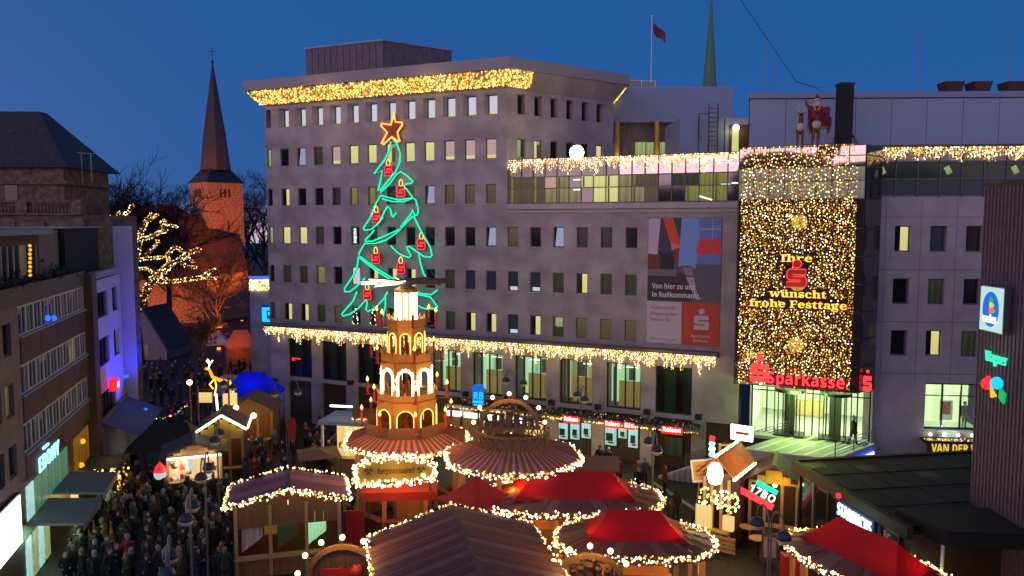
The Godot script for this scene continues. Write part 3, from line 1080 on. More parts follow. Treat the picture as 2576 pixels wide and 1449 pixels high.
func entrance() -> void:
	# the glass stair tower that hangs over the entrance
	var t := thing("entrance_tower", "tall dark glass box over the bank entrance, hung with a golden curtain of lights", "building", bank.position, bank.basis)
	var foot := PackedVector2Array([Vector2(18.65, 0.0), Vector2(18.65, 2.5), Vector2(26.1, 2.5), Vector2(27.05, 0.5), Vector2(27.05, -0.6), Vector2(18.65, -0.6)])
	var s := Shape.new()
	s.block(foot, 6.95, 22.15)
	part("glass_wall", s, M.bronze, t)
	# its panes: eight across, in storeys
	var ys := [6.98, 8.6, 10.3, 12.0, 13.7, 15.4, 17.1, 18.9, 20.0, 20.85, 21.5, 22.12]
	for j in ys.size() - 1:
		for i in 8:
			var x0 := 18.70 + i * 0.925
			var q := Shape.new()
			q.face(Vector3(x0 + 0.03, ys[j] + 0.03, 2.53), Vector3(x0 + 0.895, ys[j] + 0.03, 2.53), Vector3(x0 + 0.895, ys[j + 1] - 0.03, 2.53), Vector3(x0 + 0.03, ys[j + 1] - 0.03, 2.53), Vector3(0, 0, 1))
			part("glass_pane", q, M.mirror_glass if j >= 9 else (M.mirror_dim if j < 7 else M.lit_pale), t)
	for j in ys.size() - 1:
		var a := Vector3(26.13, 0, 2.5)
		var b := Vector3(27.03, 0, 0.6)
		var n := Vector3(0.9, 0, 0.43) * 0.03
		var q := Shape.new()
		q.face(a + n + Vector3.UP * (ys[j] + 0.04), b + n + Vector3.UP * (ys[j] + 0.04), b + n + Vector3.UP * (ys[j + 1] - 0.04), a + n + Vector3.UP * (ys[j + 1] - 0.04), n)
		part("glass_pane", q, M.mirror_dim, t)
	# entrance hall, its floor, walls, ceiling and doors
	var hall := thing("entrance_hall", "brightly lit glass entrance hall with doors at the top of the steps", "entrance", bank.position, bank.basis)
	var fl := Shape.new()
	fl.box(Vector3(23.1, 3.3, -3.0), Vector3(7.4, 0.2, 8.6))
	part("landing", fl, M.facade_pale, hall)
	var ce := Shape.new()
	ce.box(Vector3(23.1, 6.88, -3.5), Vector3(7.6, 0.1, 7.0))
	part("ceiling", ce, M.white_paint, hall)
	for i in 3:
		var cl := Shape.new()
		cl.box(Vector3(23.1, 6.80, -1.2 - 1.9 * i), Vector3(6.4, 0.05, 0.5))
		part("ceiling_light", cl, M.lit_white, hall)
	var wl := Shape.new()
	wl.face(Vector3(19.5, 3.3, -7.0), Vector3(26.9, 3.3, -7.0), Vector3(26.9, 6.9, -7.0), Vector3(19.5, 6.9, -7.0), Vector3(0, 0, 1))
	part("lit_back_wall", wl, M.lit_hall, hall)
	var sd := Shape.new()
	sd.box(Vector3(19.45, 5.1, -3.5), Vector3(0.1, 3.6, 7.0))
	sd.box(Vector3(26.95, 5.1, -3.5), Vector3(0.1, 3.6, 7.0))
	part("wall", sd, M.white_paint, hall)
	var co := Shape.new()
	for x in [21.4, 24.4]:
		co.tube([Vector3(x, 3.4, -4.5), Vector3(x, 6.85, -4.5)], 0.16, 10)
	part("column", co, M.white_paint, hall)
	var ds := Shape.new()
	ds.box(Vector3(22.6, 4.0, -5.6), Vector3(2.6, 1.1, 0.5))
	part("desk", ds, M.wood_pale, hall)
	var fr := Shape.new()
	for x in [19.55, 20.5, 21.55, 22.4, 23.4, 24.25, 25.35, 26.1, 26.85]:
		fr.box(Vector3(x, 5.1, -0.05), Vector3(0.09, 3.44, 0.09))
	fr.box(Vector3(23.2, 6.2, -0.05), Vector3(7.3, 0.07, 0.085))
	part("door_frame", fr, M.dark_metal, hall)
	var xs := [19.55, 20.5, 21.55, 22.4, 23.4, 24.25, 25.35, 26.1, 26.85]
	for i in 8:
		var q := Shape.new()
		q.face(Vector3(xs[i] + 0.05, 3.42, -0.05), Vector3(xs[i + 1] - 0.05, 3.42, -0.05), Vector3(xs[i + 1] - 0.05, 6.8, -0.05), Vector3(xs[i] + 0.05, 6.8, -0.05), Vector3(0, 0, 1))
		part("door_pane", q, M.clear_glass, hall)
	# two round revolving doors in front
	for x in [22.0, 24.8]:
		var r := Shape.new()
		for k in 5:
			var a := PI * (k / 4.0)
			r.box(Vector3(x + cos(a) * 0.95, 4.95, 0.35 + sin(a) * 0.75), Vector3(0.07, 3.1, 0.07))
		r.lathe([Vector2(0.8, 6.3), Vector2(1.0, 6.3), Vector2(1.0, 6.5), Vector2(0.0, 6.52)], Vector3(x, 0, 0.2), 14)
		r.box(Vector3(x, 4.9, 0.4), Vector3(0.05, 2.9, 1.3), Basis(Vector3.UP, 0.6))
		r.box(Vector3(x, 3.46, 0.3), Vector3(1.9, 0.1, 1.4))
		part("revolving_door", r, M.dark_metal, hall)
	lamp("hall_light", bank.transform * Vector3(22.0, 6.3, -2.2), Color(0.86, 1.0, 0.72), 12.0, 0.8)
	lamp("hall_light", bank.transform * Vector3(25.0, 6.3, -2.2), Color(0.86, 1.0, 0.72), 12.0, 0.8)
	# steps that come down to the left along the facade, from a landing before the doors
	var along := Vector3(-0.427, 0, 0.904)
	var across := Basis(Vector3(0.904, 0, 0.427), Vector3.UP, along)
	var st := thing("entrance_steps", "wide flight of pale steps with bright treads below the lit bank entrance", "steps", bank.position, bank.basis)
	var pl := Shape.new()
	pl.block(PackedVector2Array([Vector2(21.9, 0.25), Vector2(27.3, 0.25), Vector2(25.0, 5.1), Vector2(19.6, 5.1)]), 0.0, 3.4)
	part("landing", pl, M.facade_pale, st)
	for i in 5:
		var q := Shape.new()
		q.box(Vector3(22.6 + 0.95 * i, 3.412, 0.4) + along * 2.55, Vector3(0.16, 0.02, 5.0), across)
		part("paving_band", q, M.white_paint, st)
	for i in 19:
		var y := 3.4 - 0.172 * (i + 1)
		var b := Shape.new()
		b.box(Vector3(21.9 - 0.37 * (i + 0.5), y / 2, 0.3) + along * 1.3, Vector3(0.335, y, 2.6), across)
		part("step", b, M.facade_pale, st)
		var nz := Shape.new()
		nz.box(Vector3(21.9 - 0.37 * (i + 0.84), y + 0.012, 0.3) + along * 1.3, Vector3(0.08, 0.02, 2.55), across)
		part("nosing", nz, M.white_paint, st)
	railing("handrail of pale bars left of the entrance doors, running down behind two people", [Vector3(22.0, 3.4, 0.45), Vector3(18.6, 1.85, 0.45), Vector3(15.2, 0.25, 0.45)])
	railing("handrail of pale bars right of the entrance doors, above a blue lit sign", [Vector3(27.2, 3.4, 0.4), Vector3(26.0, 3.4, 2.9), Vector3(25.0, 3.4, 5.0)])
	var bl := thing("blue_strip_sign", "long thin white-blue lit sign below the railing right of the entrance steps", "sign", bank.position, bank.basis)
	var bs := Shape.new()
	bs.beam(Vector3(27.15, 2.9, 0.9), Vector3(26.3, 2.9, 2.7), 0.08, 0.22)
	bs.beam(Vector3(26.2, 2.9, 2.9), Vector3(25.35, 2.9, 4.7), 0.08, 0.22)
	part("lit_face", bs, M.sign_white, bl)
	var be := Shape.new()
	be.beam(Vector3(27.11, 2.9, 0.85), Vector3(25.3, 2.9, 4.78), 0.1, 0.32)
	part("backing", be, M.neon_blue, bl)
	lamp("hall_light", bank.transform * Vector3(22.5, 6.4, 1.4), Color(0.72, 1.0, 0.46), 20.0, 0.5)


func railing(label: String, path: Array) -> void:
	var t := thing("stair_railing", label, "railing", bank.position, bank.basis, "stair railings")
	for i in path.size() - 1:
		for k in 5:
			var b := Shape.new()
			var up := Vector3.UP * (0.2 + 0.19 * k)
			b.tube([path[i] + up, path[i + 1] + up], 0.025, 5)
			part("bar", b, M.grey_metal, t)
	for p in path:
		var b := Shape.new()
		b.tube([p, p + Vector3.UP * 1.05], 0.035, 6)
		part("post", b, M.grey_metal, t)


# ---------------------------------------------------------------- the plainer wing on the right
var wing: Node3D


func right_wing() -> void:
	var ang := rad_to_deg(atan2(0.1, 0.995))
	wing = thing("office_wing", "plain grey office wing right of the golden light curtain, with few square windows", "building", Vector3(21.8, 0, -50.8), yaw(-ang))
	var holes := []
	var deep := []
	for r in 3:
		for k in 4:
			holes.append(Rect2(3.12 + 2.16 * k - 0.5, [15.6, 12.24, 8.9][r], 1.0, 1.65))
			deep.append(0.35)
	holes.append(Rect2(4.9, 4.1, 3.4, 3.05))
	deep.append(0.4)
	var s := Shape.new()
	s.wall(Rect2(1.05, 0, 13.5, 19.1), holes, deep)
	part("wall", s, M.facade_pale, wing)
	var joint := Shape.new()
	for y in [7.75, 11.1, 14.45, 17.8]:
		joint.box(Vector3(7.8, y, 0.003), Vector3(13.4, 0.03, 0.012))
	for k in 5:
		joint.box(Vector3(2.04 + 2.16 * k, 13.0, 0.002), Vector3(0.025, 11.6, 0.01))
	part("joint", joint, M.frame_grey, wing)
	var looks := ["hbdd", "dndd", "dhnd"]
	for r in 3:
		for k in 4:
			window(wing, shift(Vector3(3.12 + 2.16 * k, [15.6, 12.24, 8.9][r] + 0.825, -0.35)), 1.0, 1.65, looks[r][k])
	# large lit window with three panes, people and a notice behind
	var f := Shape.new()
	for x in [4.95, 6.05, 7.2, 8.25]:
		f.box(Vector3(x, 5.6, -0.3), Vector3(0.1, 3.0, 0.1))
	f.box(Vector3(6.6, 4.16, -0.3), Vector3(3.2, 0.12, 0.09))
	f.box(Vector3(6.6, 7.08, -0.3), Vector3(3.2, 0.12, 0.09))
	f.box(Vector3(6.6, 6.3, -0.3), Vector3(3.2, 0.06, 0.09))
	var big := part("large_window", f, M.dark_metal, wing)
	for i in 3:
		var q := Shape.new()
		q.box(Vector3([5.5, 6.62, 7.72][i], 5.6, -0.31), Vector3([1.0, 1.05, 0.95][i], 2.85, 0.015))
		part("pane", q, M.clear_glass, big)
	var b := Shape.new()
	b.face(Vector3(4.6, 4.0, -2.6), Vector3(8.7, 4.0, -2.6), Vector3(8.7, 7.2, -2.6), Vector3(4.6, 7.2, -2.6), Vector3(0, 0, 1))
	part("lit_back_wall", b, M.lit_hall, big)
	var fl := Shape.new()
	fl.box(Vector3(6.65, 4.0, -1.5), Vector3(4.1, 0.1, 2.2))
	fl.box(Vector3(6.65, 7.25, -1.5), Vector3(4.1, 0.1, 2.2))
	part("floor", fl, M.white_paint, big)
	var nt := Shape.new()
	nt.box(Vector3(6.6, 5.2, -0.9), Vector3(0.8, 1.3, 0.05))
	part("notice_board", nt, M.white_paint, big)
	var nr := Shape.new()
	nr.box(Vector3(6.6, 5.35, -0.86), Vector3(0.5, 0.85, 0.03))
	part("poster", nr, M.red_paint, big)
	lamp("window_light", wing.transform * Vector3(6.6, 6.7, -1.4), Color(0.88, 1.0, 0.72), 3.0, 0.4)
	# glass band and coping
	var fr := Shape.new()
	for i in 11:
		fr.box(Vector3(1.2 + 1.33 * i, 20.6, 0.0), Vector3(0.07, 3.1, 0.12))
	for y in [19.15, 20.2, 21.3, 22.12]:
		fr.box(Vector3(7.85, y, 0.005), Vector3(13.4, 0.08, 0.11))
	var band := part("window_strip", fr, M.frame_grey, wing)
	for j in 3:
		for i in 10:
			var q := Shape.new()
			var y0: float = [19.19, 20.24, 21.34][j]
			var y1: float = [20.16, 21.26, 22.08][j]
			q.face(Vector3(1.24 + 1.33 * i, y0, -0.03), Vector3(2.49 + 1.33 * i, y0, -0.03), Vector3(2.49 + 1.33 * i, y1, -0.03), Vector3(1.24 + 1.33 * i, y1, -0.03), Vector3(0, 0, 1))
			part("glass_pane", q, [M.blue_glass, M.green_glass, M.mirror_dim][j], band)
			if j == 1 and i in [0, 3, 6]:
				var lt := Shape.new()
				lt.box(Vector3(1.7 + 1.33 * i, y0 + 0.5, -0.02), Vector3(0.35, 0.5, 0.015), Basis(Vector3(0, 0, 1), 0.5))
				part("lit_gap", lt, M.lit_green, band)
	var top := Shape.new()
	top.block(PackedVector2Array([Vector2(1.05, 0.1), Vector2(14.6, 0.1), Vector2(14.6, -8.0), Vector2(1.05, -8.0)]), 22.16, 22.34)
	part("roof", top, M.roof_felt, wing)
	# ground floor: glowing canopy with a shop's name
	var can := Shape.new()
	can.box(Vector3(6.6, 3.55, 0.5), Vector3(3.9, 0.16, 1.0))
	part("canopy", can, M.dark_metal, wing)
	for i in 4:
		var d := Shape.new()
		d.ball(Vector3(5.2 + 0.85 * i, 3.86, 0.28), 0.11, 4, 8)
		part("down_light", d, M.bulb_white, wing)
	lamp("canopy_light", wing.transform * Vector3(6.5, 4.0, 0.7), Color(0.8, 1.0, 0.85), 0.8, 0.1)
	var sg := thing("shop_name_sign", "golden capital letters on the shop canopy at the foot of the grey wing", "sign", wing.transform * Vector3(6.65, 3.17, 1.02), wing.basis)
	words("lettering", "VAN DER VAL", 0.52, 0.05, M.sign_yellow, sg, Transform3D(), sans, 3.3)
	var bk := Shape.new()
	bk.box(Vector3(0, 0.0, -0.05), Vector3(3.8, 0.6, 0.06))
	part("backing", bk, M.bronze, sg)
	var gl := thing("canopy_garland", "golden string of lights along the edge of the lettered shop canopy", "fairy lights", wing.position, wing.basis)
	garland(gl, [Vector3(4.6, 3.72, 1.0), Vector3(8.6, 3.72, 1.0)], 22, 0.04, 0.035, false, ["bulb_gold", "bulb_warm"])
	var yw := thing("lit_basement_window", "small yellow lit shop window under the railing right of the entrance steps", "window", wing.position, wing.basis)
	for i in 2:
		var q := Shape.new()
		q.box(Vector3(0.35 + 0.75 * i, 2.35, 0.75), Vector3(0.55, 1.0, 0.06))
		part("pane", q, M.lit_olive, yw)
	var yf := Shape.new()
	yf.box(Vector3(0.72, 2.35, 0.70), Vector3(1.7, 1.3, 0.06))
	part("frame", yf, M.bronze, yw)


# ---------------------------------------------------------------- what stands on and behind the bank's roofs
func roofscape() -> void:
	var b := thing("grey_roof_block", "windowless blue-grey roof block behind the lamp, between the tower and the long white storey", "building", Vector3(0, 0, -72))
	var s := Shape.new()
	s.block(PackedVector2Array([Vector2(7.0, 0), Vector2(19.8, 0), Vector2(19.8, -9), Vector2(7.0, -9)]), 26.5, 29.6)
	part("wall", s, M.block_panel, b)
	var low := Shape.new()
	low.block(PackedVector2Array([Vector2(7.0, -1.2), Vector2(20.0, -1.2), Vector2(20.0, -9), Vector2(7.0, -9)]), 0.0, 26.5)
	part("lower_wall", low, M.cladding, b)
	for u in [1552, 1652]:
		var p := far(u, 340, 72.0)
		var c := Shape.new()
		c.tube([Vector3(p.x, 22.2, 0.2), Vector3(p.x, 26.5, 0.2)], 0.24, 10)
		part("column", c, M.gold_paint, b)
		var lt := Shape.new()
		lt.lathe([Vector2(0.0, 0.2), Vector2(0.14, 0.14), Vector2(0.1, 0.0), Vector2(0, 0)], Vector3(p.x, 22.4, 0.75), 8)
		part("up_light", lt, M.bulb_warm, b)
		lamp("column_light", Vector3(p.x, 22.9, -71.1), Color(1.0, 0.85, 0.4), 1.3, 0.08)
	for w in [[1527, 1537], [1598, 1624], [1626, 1644], [1660, 1680], [1684, 1702]]:
		var p := far((w[0] + w[1]) / 2.0, 374, 73.2)
		var q := Shape.new()
		q.box(Vector3(p.x, p.y, -1.17), Vector3((w[1] - w[0]) * 0.0362, 1.15, 0.06))
		part("window", q, M.lit_green if w[0] > 1530 else M.lit_white, b)
	var hv := thing("air_handler", "small dark ventilation machine on the edge of the blue-grey roof block", "ventilation unit", Vector3(11.2, 29.6, -74))
	var hs := Shape.new()
	hs.box(Vector3(0, 0.45, 0), Vector3(1.0, 0.8, 1.0))
	hs.box(Vector3(1.2, 0.35, 0), Vector3(1.1, 0.6, 1.0))
	part("casing", hs, M.grey_metal, hv)
	var hf := Shape.new()
	for x in [-0.6, 0.6, 1.85]:
		hf.tube([Vector3(x, 0, 0.6), Vector3(x, 0.75, 0.6)], 0.05, 5)
	hf.tube([Vector3(-0.6, 0.75, 0.6), Vector3(1.85, 0.75, 0.6)], 0.04, 5)
	part("frame", hf, M.white_paint, hv)
	# lower panelled attic with a lit doorway
	var a := thing("attic_annex", "low panelled attic with a lit doorway beside the long white roof storey", "building", Vector3(0, 0, -62))
	var as_ := Shape.new()
	as_.block(PackedVector2Array([Vector2(13.0, 0), Vector2(20.2, 0), Vector2(20.2, -6), Vector2(13.0, -6)]), 22.0, 25.55)
	part("wall", as_, M.block_panel, a)
	for u in [1757, 1823]:
		var q := Shape.new()
		var p := far(u, 340, 61.95)
		q.box(Vector3(p.x, 23.9, 0.01), Vector3(0.05, 3.2, 0.04))
		part("panel_joint", q, M.dark_metal, a)
	var dp := far(1850, 345, 61.9)
	var dd := Shape.new()
	dd.box(Vector3(dp.x + 0.3, 23.7, 0.03), Vector3(1.5, 2.6, 0.05))
	part("doorway", dd, M.bronze, a)
	var dl := Shape.new()
	dl.box(Vector3(dp.x, 23.6, 0.09), Vector3(0.5, 2.2, 0.06))
	part("lit_door", dl, M.lit_yellow, a)
	var dw := Shape.new()
	dw.ball(Vector3(dp.x, 24.75, 0.25), 0.26, 6, 10)
	part("wall_lamp", dw, M.bulb_white, a)
	lamp("door_light", Vector3(dp.x, 24.6, -61.4), Color(1.0, 0.9, 0.5), 1.0, 0.1)
	# ladder frame on the annex
	var ld := thing("roof_ladder", "thin metal cat ladder on the panelled attic left of the lit doorway", "ladder", far(1793, 372, 61.7))
	var ls := Shape.new()
	for x in [-0.35, 0.35]:
		ls.tube([Vector3(x, -0.6, 0), Vector3(x, 3.4, 0)], 0.04, 5)
	for i in 9:
		ls.tube([Vector3(-0.35, 0.2 + 0.35 * i, 0), Vector3(0.35, 0.2 + 0.35 * i, 0)], 0.025, 4)
	ls.tube([Vector3(-1.1, 0.6, 0), Vector3(-1.1, 2.6, 0), Vector3(-0.35, 2.6, 0)], 0.04, 5)
	part("rail", ls, M.dark_metal, ld)
	# long white storey
	var w := thing("white_roof_storey", "long windowless roof storey of pale panels above the right-hand glass band", "building", Vector3(16.82, 0, -57), yaw(-2.0))
	var ws := Shape.new()
	ws.block(PackedVector2Array([Vector2(0, 0), Vector2(26, 0), Vector2(26, -10), Vector2(3.4, -10)]), 22.0, 26.3)
	part("backing", ws, M.dark_metal, w)
	var xs := [0.04, 2.58, 5.0, 7.45, 9.95, 12.4, 14.9, 17.4, 19.9, 22.4, 25.9]
	for i in xs.size() - 1:
		var q := Shape.new()
		q.box(Vector3((xs[i] + xs[i + 1]) / 2, 24.1, 0.03), Vector3(xs[i + 1] - xs[i] - 0.035, 4.1, 0.06))
		part("panel", q, M.metal_panel, w)
	var wc := Shape.new()
	wc.block(PackedVector2Array([Vector2(-0.15, 0.15), Vector2(26.2, 0.15), Vector2(26.2, -10.1), Vector2(3.3, -10.1)]), 26.22, 26.63)
	part("roof_edge", wc, M.block_panel, w)
	for i in 3:
		var hx := thing("roof_hood", "dark flared ventilation hood on the long white storey, number %s from the left" % ["one", "two", "three"][i], "ventilation hood", Vector3([31.6, 33.6, 36.0][i], 26.5, -58), Basis(), "roof hoods")
		var h := Shape.new()
		h.lathe([Vector2(0.75, 0.3), Vector2(0.95, 1.0), Vector2(0.0, 1.02)], Vector3.ZERO, 4, PI / 4, true)
		part("hood", h, M.spandrel, hx)
		var hb := Shape.new()
		hb.box(Vector3(0, 0.17, 0), Vector3(1.1, 0.34, 1.1))
		part("base", hb, M.dark_metal, hx)
	# black flue with its stays
	var fl := thing("black_flue", "tall square black flue with wire stays, standing before the white roof storey", "chimney", Vector3(22.35, 22.3, -54.0))
	var fs := Shape.new()
	fs.box(Vector3(0, 2.15, 0), Vector3(0.86, 4.3, 0.86))
	part("shaft", fs, M.black_roof, fl)
	var fc := Shape.new()
	fc.box(Vector3(0, 4.38, 0), Vector3(0.96, 0.16, 0.96))
	part("cap", fc, M.dark_metal, fl)
	var st := Shape.new()
	for q in [Vector3(-1.1, 0, 0.5), Vector3(-0.75, 0, 0.8), Vector3(1.0, 0, 0.5), Vector3(1.2, 0, -0.3)]:
		st.tube([q, Vector3(signf(q.x) * 0.42, 1.4, 0)], 0.03, 4)
	part("stay", st, M.dark_metal, fl)
	# thin rods against the sky
	var rods := [[1948, 205, 165, "left of the flying sleigh"], [1925, 225, 125, "leftmost, at the corner of the white storey"], [2310, 215, 130, "above the middle of the white storey"], [2540, 190, 100, "rightmost, above the white storey"]]
	for r in rods:
		var foot := far(r[0], r[1] + 14, 59.0)
		var h := far(r[0], r[1] - (r[1] - r[2]) * 1.6, 59.0).y - foot.y
		var rs := Shape.new()
		rs.tube([Vector3.ZERO, Vector3(0, h, 0)], 0.035, 5, false, 0.015)
		solo("lightning_rod", rs, M.grey_metal, "thin lightning rod %s" % r[3], "lightning rod", shift(foot), "lightning rods")
	# flag on a pole
	var fp := thing("flag_pole", "tall thin flag pole behind the blue-grey roof block", "flag pole", Vector3(16.4, 0, -95))
	var ps := Shape.new()
	ps.tube([Vector3(0, 20, 0), Vector3(0, 41.5, 0)], 0.09, 6, false, 0.05)
	part("pole", ps, M.white_paint, fp)
	var kn := Shape.new()
	kn.ball(Vector3(0, 41.6, 0), 0.13, 5, 8)
	part("knob", kn, M.white_paint, fp)
	var cl := Shape.new()
	var grid := []
	for i in 9:
		var col := []
		for j in 2:
			var t := i / 8.0
			col.append(Vector3(0.15 + t * 1.45, lerpf(40.9, 39.7, j) - t * 1.25 - 0.12 * sin(t * 7.0), 0.22 * sin(t * 8.0 + j)))
		grid.append(col)
	for i in 8:
		cl.face(grid[i][1], grid[i + 1][1], grid[i + 1][0], grid[i][0])
	solo("flag", cl, mat("flag_cloth", lin(0.16, 0.045, 0.10), 0.9), "dark red and white flag hanging limply from the tall pole", "flag", shift(Vector3(16.4, 0, -95)))
	var fs2 := Shape.new()
	for i in 8:
		fs2.face(grid[i][1] + Vector3(0, 0.72, 0.02), grid[i + 1][1] + Vector3(0, 0.72, 0.02), grid[i + 1][0] + Vector3(0, -0.12, 0.02), grid[i][0] + Vector3(0, -0.12, 0.02))
	# green spire behind
	var gs := thing("green_spire", "slender green copper church spire behind the roofs, right of the flag", "spire", far(1785, 215, 150.0) * Vector3(1, 0, 1), yaw(20))
	var g := Shape.new()
	g.lathe([Vector2(1.75, 35.0), Vector2(1.25, 43.5), Vector2(0.45, 54.0), Vector2(0.0, 61.0)], Vector3.ZERO, 8, 0.3, true)
	part("roof", g, M.copper_green, gs)
	var gb := Shape.new()
	gb.box(Vector3(0, 17.5, 0), Vector3(3.0, 35.0, 3.0))
	part("tower", gb, M.old_stone, gs)
	var gr := Shape.new()
	gr.tube([Vector3(0, 60.9, 0), Vector3(0, 63.5, 0)], 0.05, 4)
	part("finial", gr, M.dark_metal, gs)
	# the floodlight that stands on the wing's roof edge
	var lp := on(bank, 1452, 384, 0.2)
	var fd := thing("floodlight", "dazzling round floodlight on the roof edge of the bank's glass floor", "floodlight", bank.transform * lp, bank.basis)
	var lens := Shape.new()
	lens.ball(Vector3(0, 0, 0.1), 0.52, 10, 16)
	part("lens", lens, M.flood_lens, fd)
	var hd := Shape.new()
	hd.lathe([Vector2(0.0, -0.42), Vector2(0.3, -0.4), Vector2(0.45, -0.1)], Vector3.ZERO, 12)
	part("housing", hd, M.dark_metal, fd, Transform3D(Basis(Vector3.RIGHT, PI / 2), Vector3(0, 0, -0.1)))
	var bt := Shape.new()
	bt.tube([Vector3(0, -0.85, -0.3), Vector3(0, -0.2, -0.3)], 0.06, 6)
	part("bracket", bt, M.dark_metal, fd)
	lamp("flood_light", bank.transform * (lp + Vector3(0, 0.1, 1.0)), Color(1.0, 0.86, 0.66), 5.0, 0.4)


# ---------------------------------------------------------------- shops along the left edge of the square
func left_street() -> void:
	street = thing("shop_building", "long brown office building with white window frames and shops, left edge of the square", "building", Vector3(-25.9, 0, -46.3), Basis(Vector3(-0.274, 0, -0.9615).normalized(), Vector3.UP, Vector3(0.9615, 0, -0.274).normalized()))
	var t := street
	var holes := []
	var deep := []
	for y in [12.06, 9.24, 6.41]:
		holes.append(Rect2(-9.7, y, 12.6, 1.44))
		deep.append(0.16)
	for y in [11.4, 8.6, 5.8]:
		for x in [-13.6, -11.9]:
			holes.append(Rect2(x, y, 1.1, 1.5))
			deep.append(0.2)
	var s := Shape.new()
	s.wall(Rect2(-16.0, 5.3, 19.0, 8.9), holes, deep)
	part("wall", s, M.plaster, t)
	for y in [12.06, 9.24, 6.41]:
		var sp := Shape.new()                       # red-brown panels below each band
		for i in 4:
			sp.box(Vector3(-8.12 + 3.15 * i, y - 0.72, 0.03), Vector3(3.09, 1.2, 0.06))
		part("spandrel", sp, M.spandrel, t)
		for i in 10:
			var f := Shape.new()
			var x0 := -9.7 + 1.26 * i
			for x in [0.05, 0.63, 1.21]:
				f.box(Vector3(x0 + x, y + 0.72, -0.08), Vector3(0.1 if x != 0.63 else 0.07, 1.44, 0.1))
			f.box(Vector3(x0 + 0.63, y + 0.05, -0.075), Vector3(1.06, 0.1, 0.09))
			f.box(Vector3(x0 + 0.63, y + 1.39, -0.075), Vector3(1.06, 0.1, 0.09))
			var w := part("window", f, M.frame_white, t)
			for k in 2:
				var q := Shape.new()
				var a: float = x0 + 0.1 + 0.56 * k
				q.face(Vector3(a, y + 0.1, -0.1), Vector3(a + 0.5, y + 0.1, -0.1), Vector3(a + 0.5, y + 1.34, -0.1), Vector3(a, y + 1.34, -0.1), Vector3(0, 0, 1))
				var m: Material = M.dark_glass
				if y == 9.24 and i == 7:
					m = M.lit_olive
				elif (i * 3 + k + int(y)) % 5 == 0:
					m = M.lit_faint
				part("pane", q, m, w)
				if (i + k + int(y)) % 4 == 0:
					var bl := Shape.new()
					bl.box(Vector3(a + 0.25, y + 1.18, -0.085), Vector3(0.48, 0.3, 0.02))
					part("blind", bl, M.concrete, w)
		var sl := Shape.new()
		sl.box(Vector3(-3.4, y - 0.02, 0.07), Vector3(12.7, 0.08, 0.14))
		part("sill", sl, M.concrete, t)
	for y in [11.4, 8.6, 5.8]:
		for x in [-13.6, -11.9]:
			window(t, shift(Vector3(x + 0.55, y + 0.75, -0.2)), 1.1, 1.5, "o" if y == 8.6 else "d")
	for p in [[120, 800], [135, 800]]:                # blue lights in a window of the upper band
		var q := on(t, p[0], p[1], -0.02)
		var bb := Shape.new()
		bb.ball(q, 0.16, 5, 8)
		part("blue_window_light", bb, M.neon_blue, t)
	var star := on(t, 243, 918, 0.0)
	# set-back top floor with a glazed front, terrace and flat roof
	var tf := Shape.new()
	tf.wall(Rect2(-16, 14.2, 15.0, 2.6), [Rect2(-13.0, 14.5, 11.6, 1.75)], [0.1])
	part("upper_wall", tf, M.spandrel, t, shift(Vector3(0, 0, -1.3)))
	for i in 13:
		var q := Shape.new()
		q.box(Vector3(-12.95 + 0.96 * i, 15.37, -1.36), Vector3(0.09, 1.75, 0.08))
		part("mullion", q, M.frame_white, t)
		if i < 12:
			var g := Shape.new()
			g.face(Vector3(-12.9 + 0.96 * i, 14.5, -1.38), Vector3(-12.04 + 0.96 * i, 14.5, -1.38), Vector3(-12.04 + 0.96 * i, 16.25, -1.38), Vector3(-12.9 + 0.96 * i, 16.25, -1.38), Vector3(0, 0, 1))
			part("pane", g, M.lit_dim if i in [3, 4, 9] else M.dark_glass, t)
	var rf := Shape.new()
	rf.block(PackedVector2Array([Vector2(-16.4, -0.6), Vector2(-0.8, -0.6), Vector2(-0.8, -9), Vector2(-16.4, -9)]), 16.8, 17.1)
	part("roof", rf, mat("roof_bluish", lin(0.16, 0.20, 0.27), 0.4), t)
	var lw := Shape.new()
	lw.block(PackedVector2Array([Vector2(-1.0, -1.31), Vector2(3.0, -1.31), Vector2(3.0, -9), Vector2(-1.0, -9)]), 14.0, 17.0)
	part("stair_head", lw, M.plaster, t)
	var par := Shape.new()
	par.box(Vector3(-6.5, 14.0, 0.02), Vector3(19.0, 0.9, 0.16))
	part("parapet", par, M.bronze, t)
	# terrace plants and light chain
	var pl := thing("terrace_plants", "dark shrubs growing along the roof terrace of the left building", "plants", t.position, t.basis)
	var ps := Shape.new()
	for i in 260:
		var c := Vector3(rng.randf_range(-12.5, 1.5), 14.3 + absf(rng.randfn()) * 0.35, rng.randf_range(-0.6, 0.1))
		ps.face(c + rvec(0.16), c + rvec(0.16), c + rvec(0.16), c + rvec(0.16))
	part("foliage", ps, M.plant, pl).set_meta("kind", "stuff")
	var lc := thing("terrace_light_chain", "short vertical chain of round yellow lights on the left building's roof terrace", "fairy lights", t.position, t.basis)
	for i in 8:
		var b := Shape.new()
		b.ball(on(t, 75 + (i % 2), 618 + i * 10.6, -0.4), 0.085, 5, 8)
		part("bulb", b, M.bulb_gold, lc)
	# pier between the two houses and the blue-lit neighbour
	var pr := Shape.new()
	pr.box(Vector3(3.7, 7.0, 0.1), Vector3(1.3, 14.4, 0.7))
	part("pier", pr, M.wood_dark, t)
	var b2 := thing("blue_lit_house", "white rendered house front washed with blue light, next after the brown building", "building", t.position, t.basis)
	var h2 := [Rect2(5.0, 11.0, 4.6, 1.75), Rect2(11.2, 11.0, 1.9, 1.75), Rect2(5.0, 7.7, 4.6, 1.9), Rect2(11.2, 7.7, 1.9, 1.9), Rect2(5.0, 3.6, 6.2, 2.3)]
	var s2 := Shape.new()
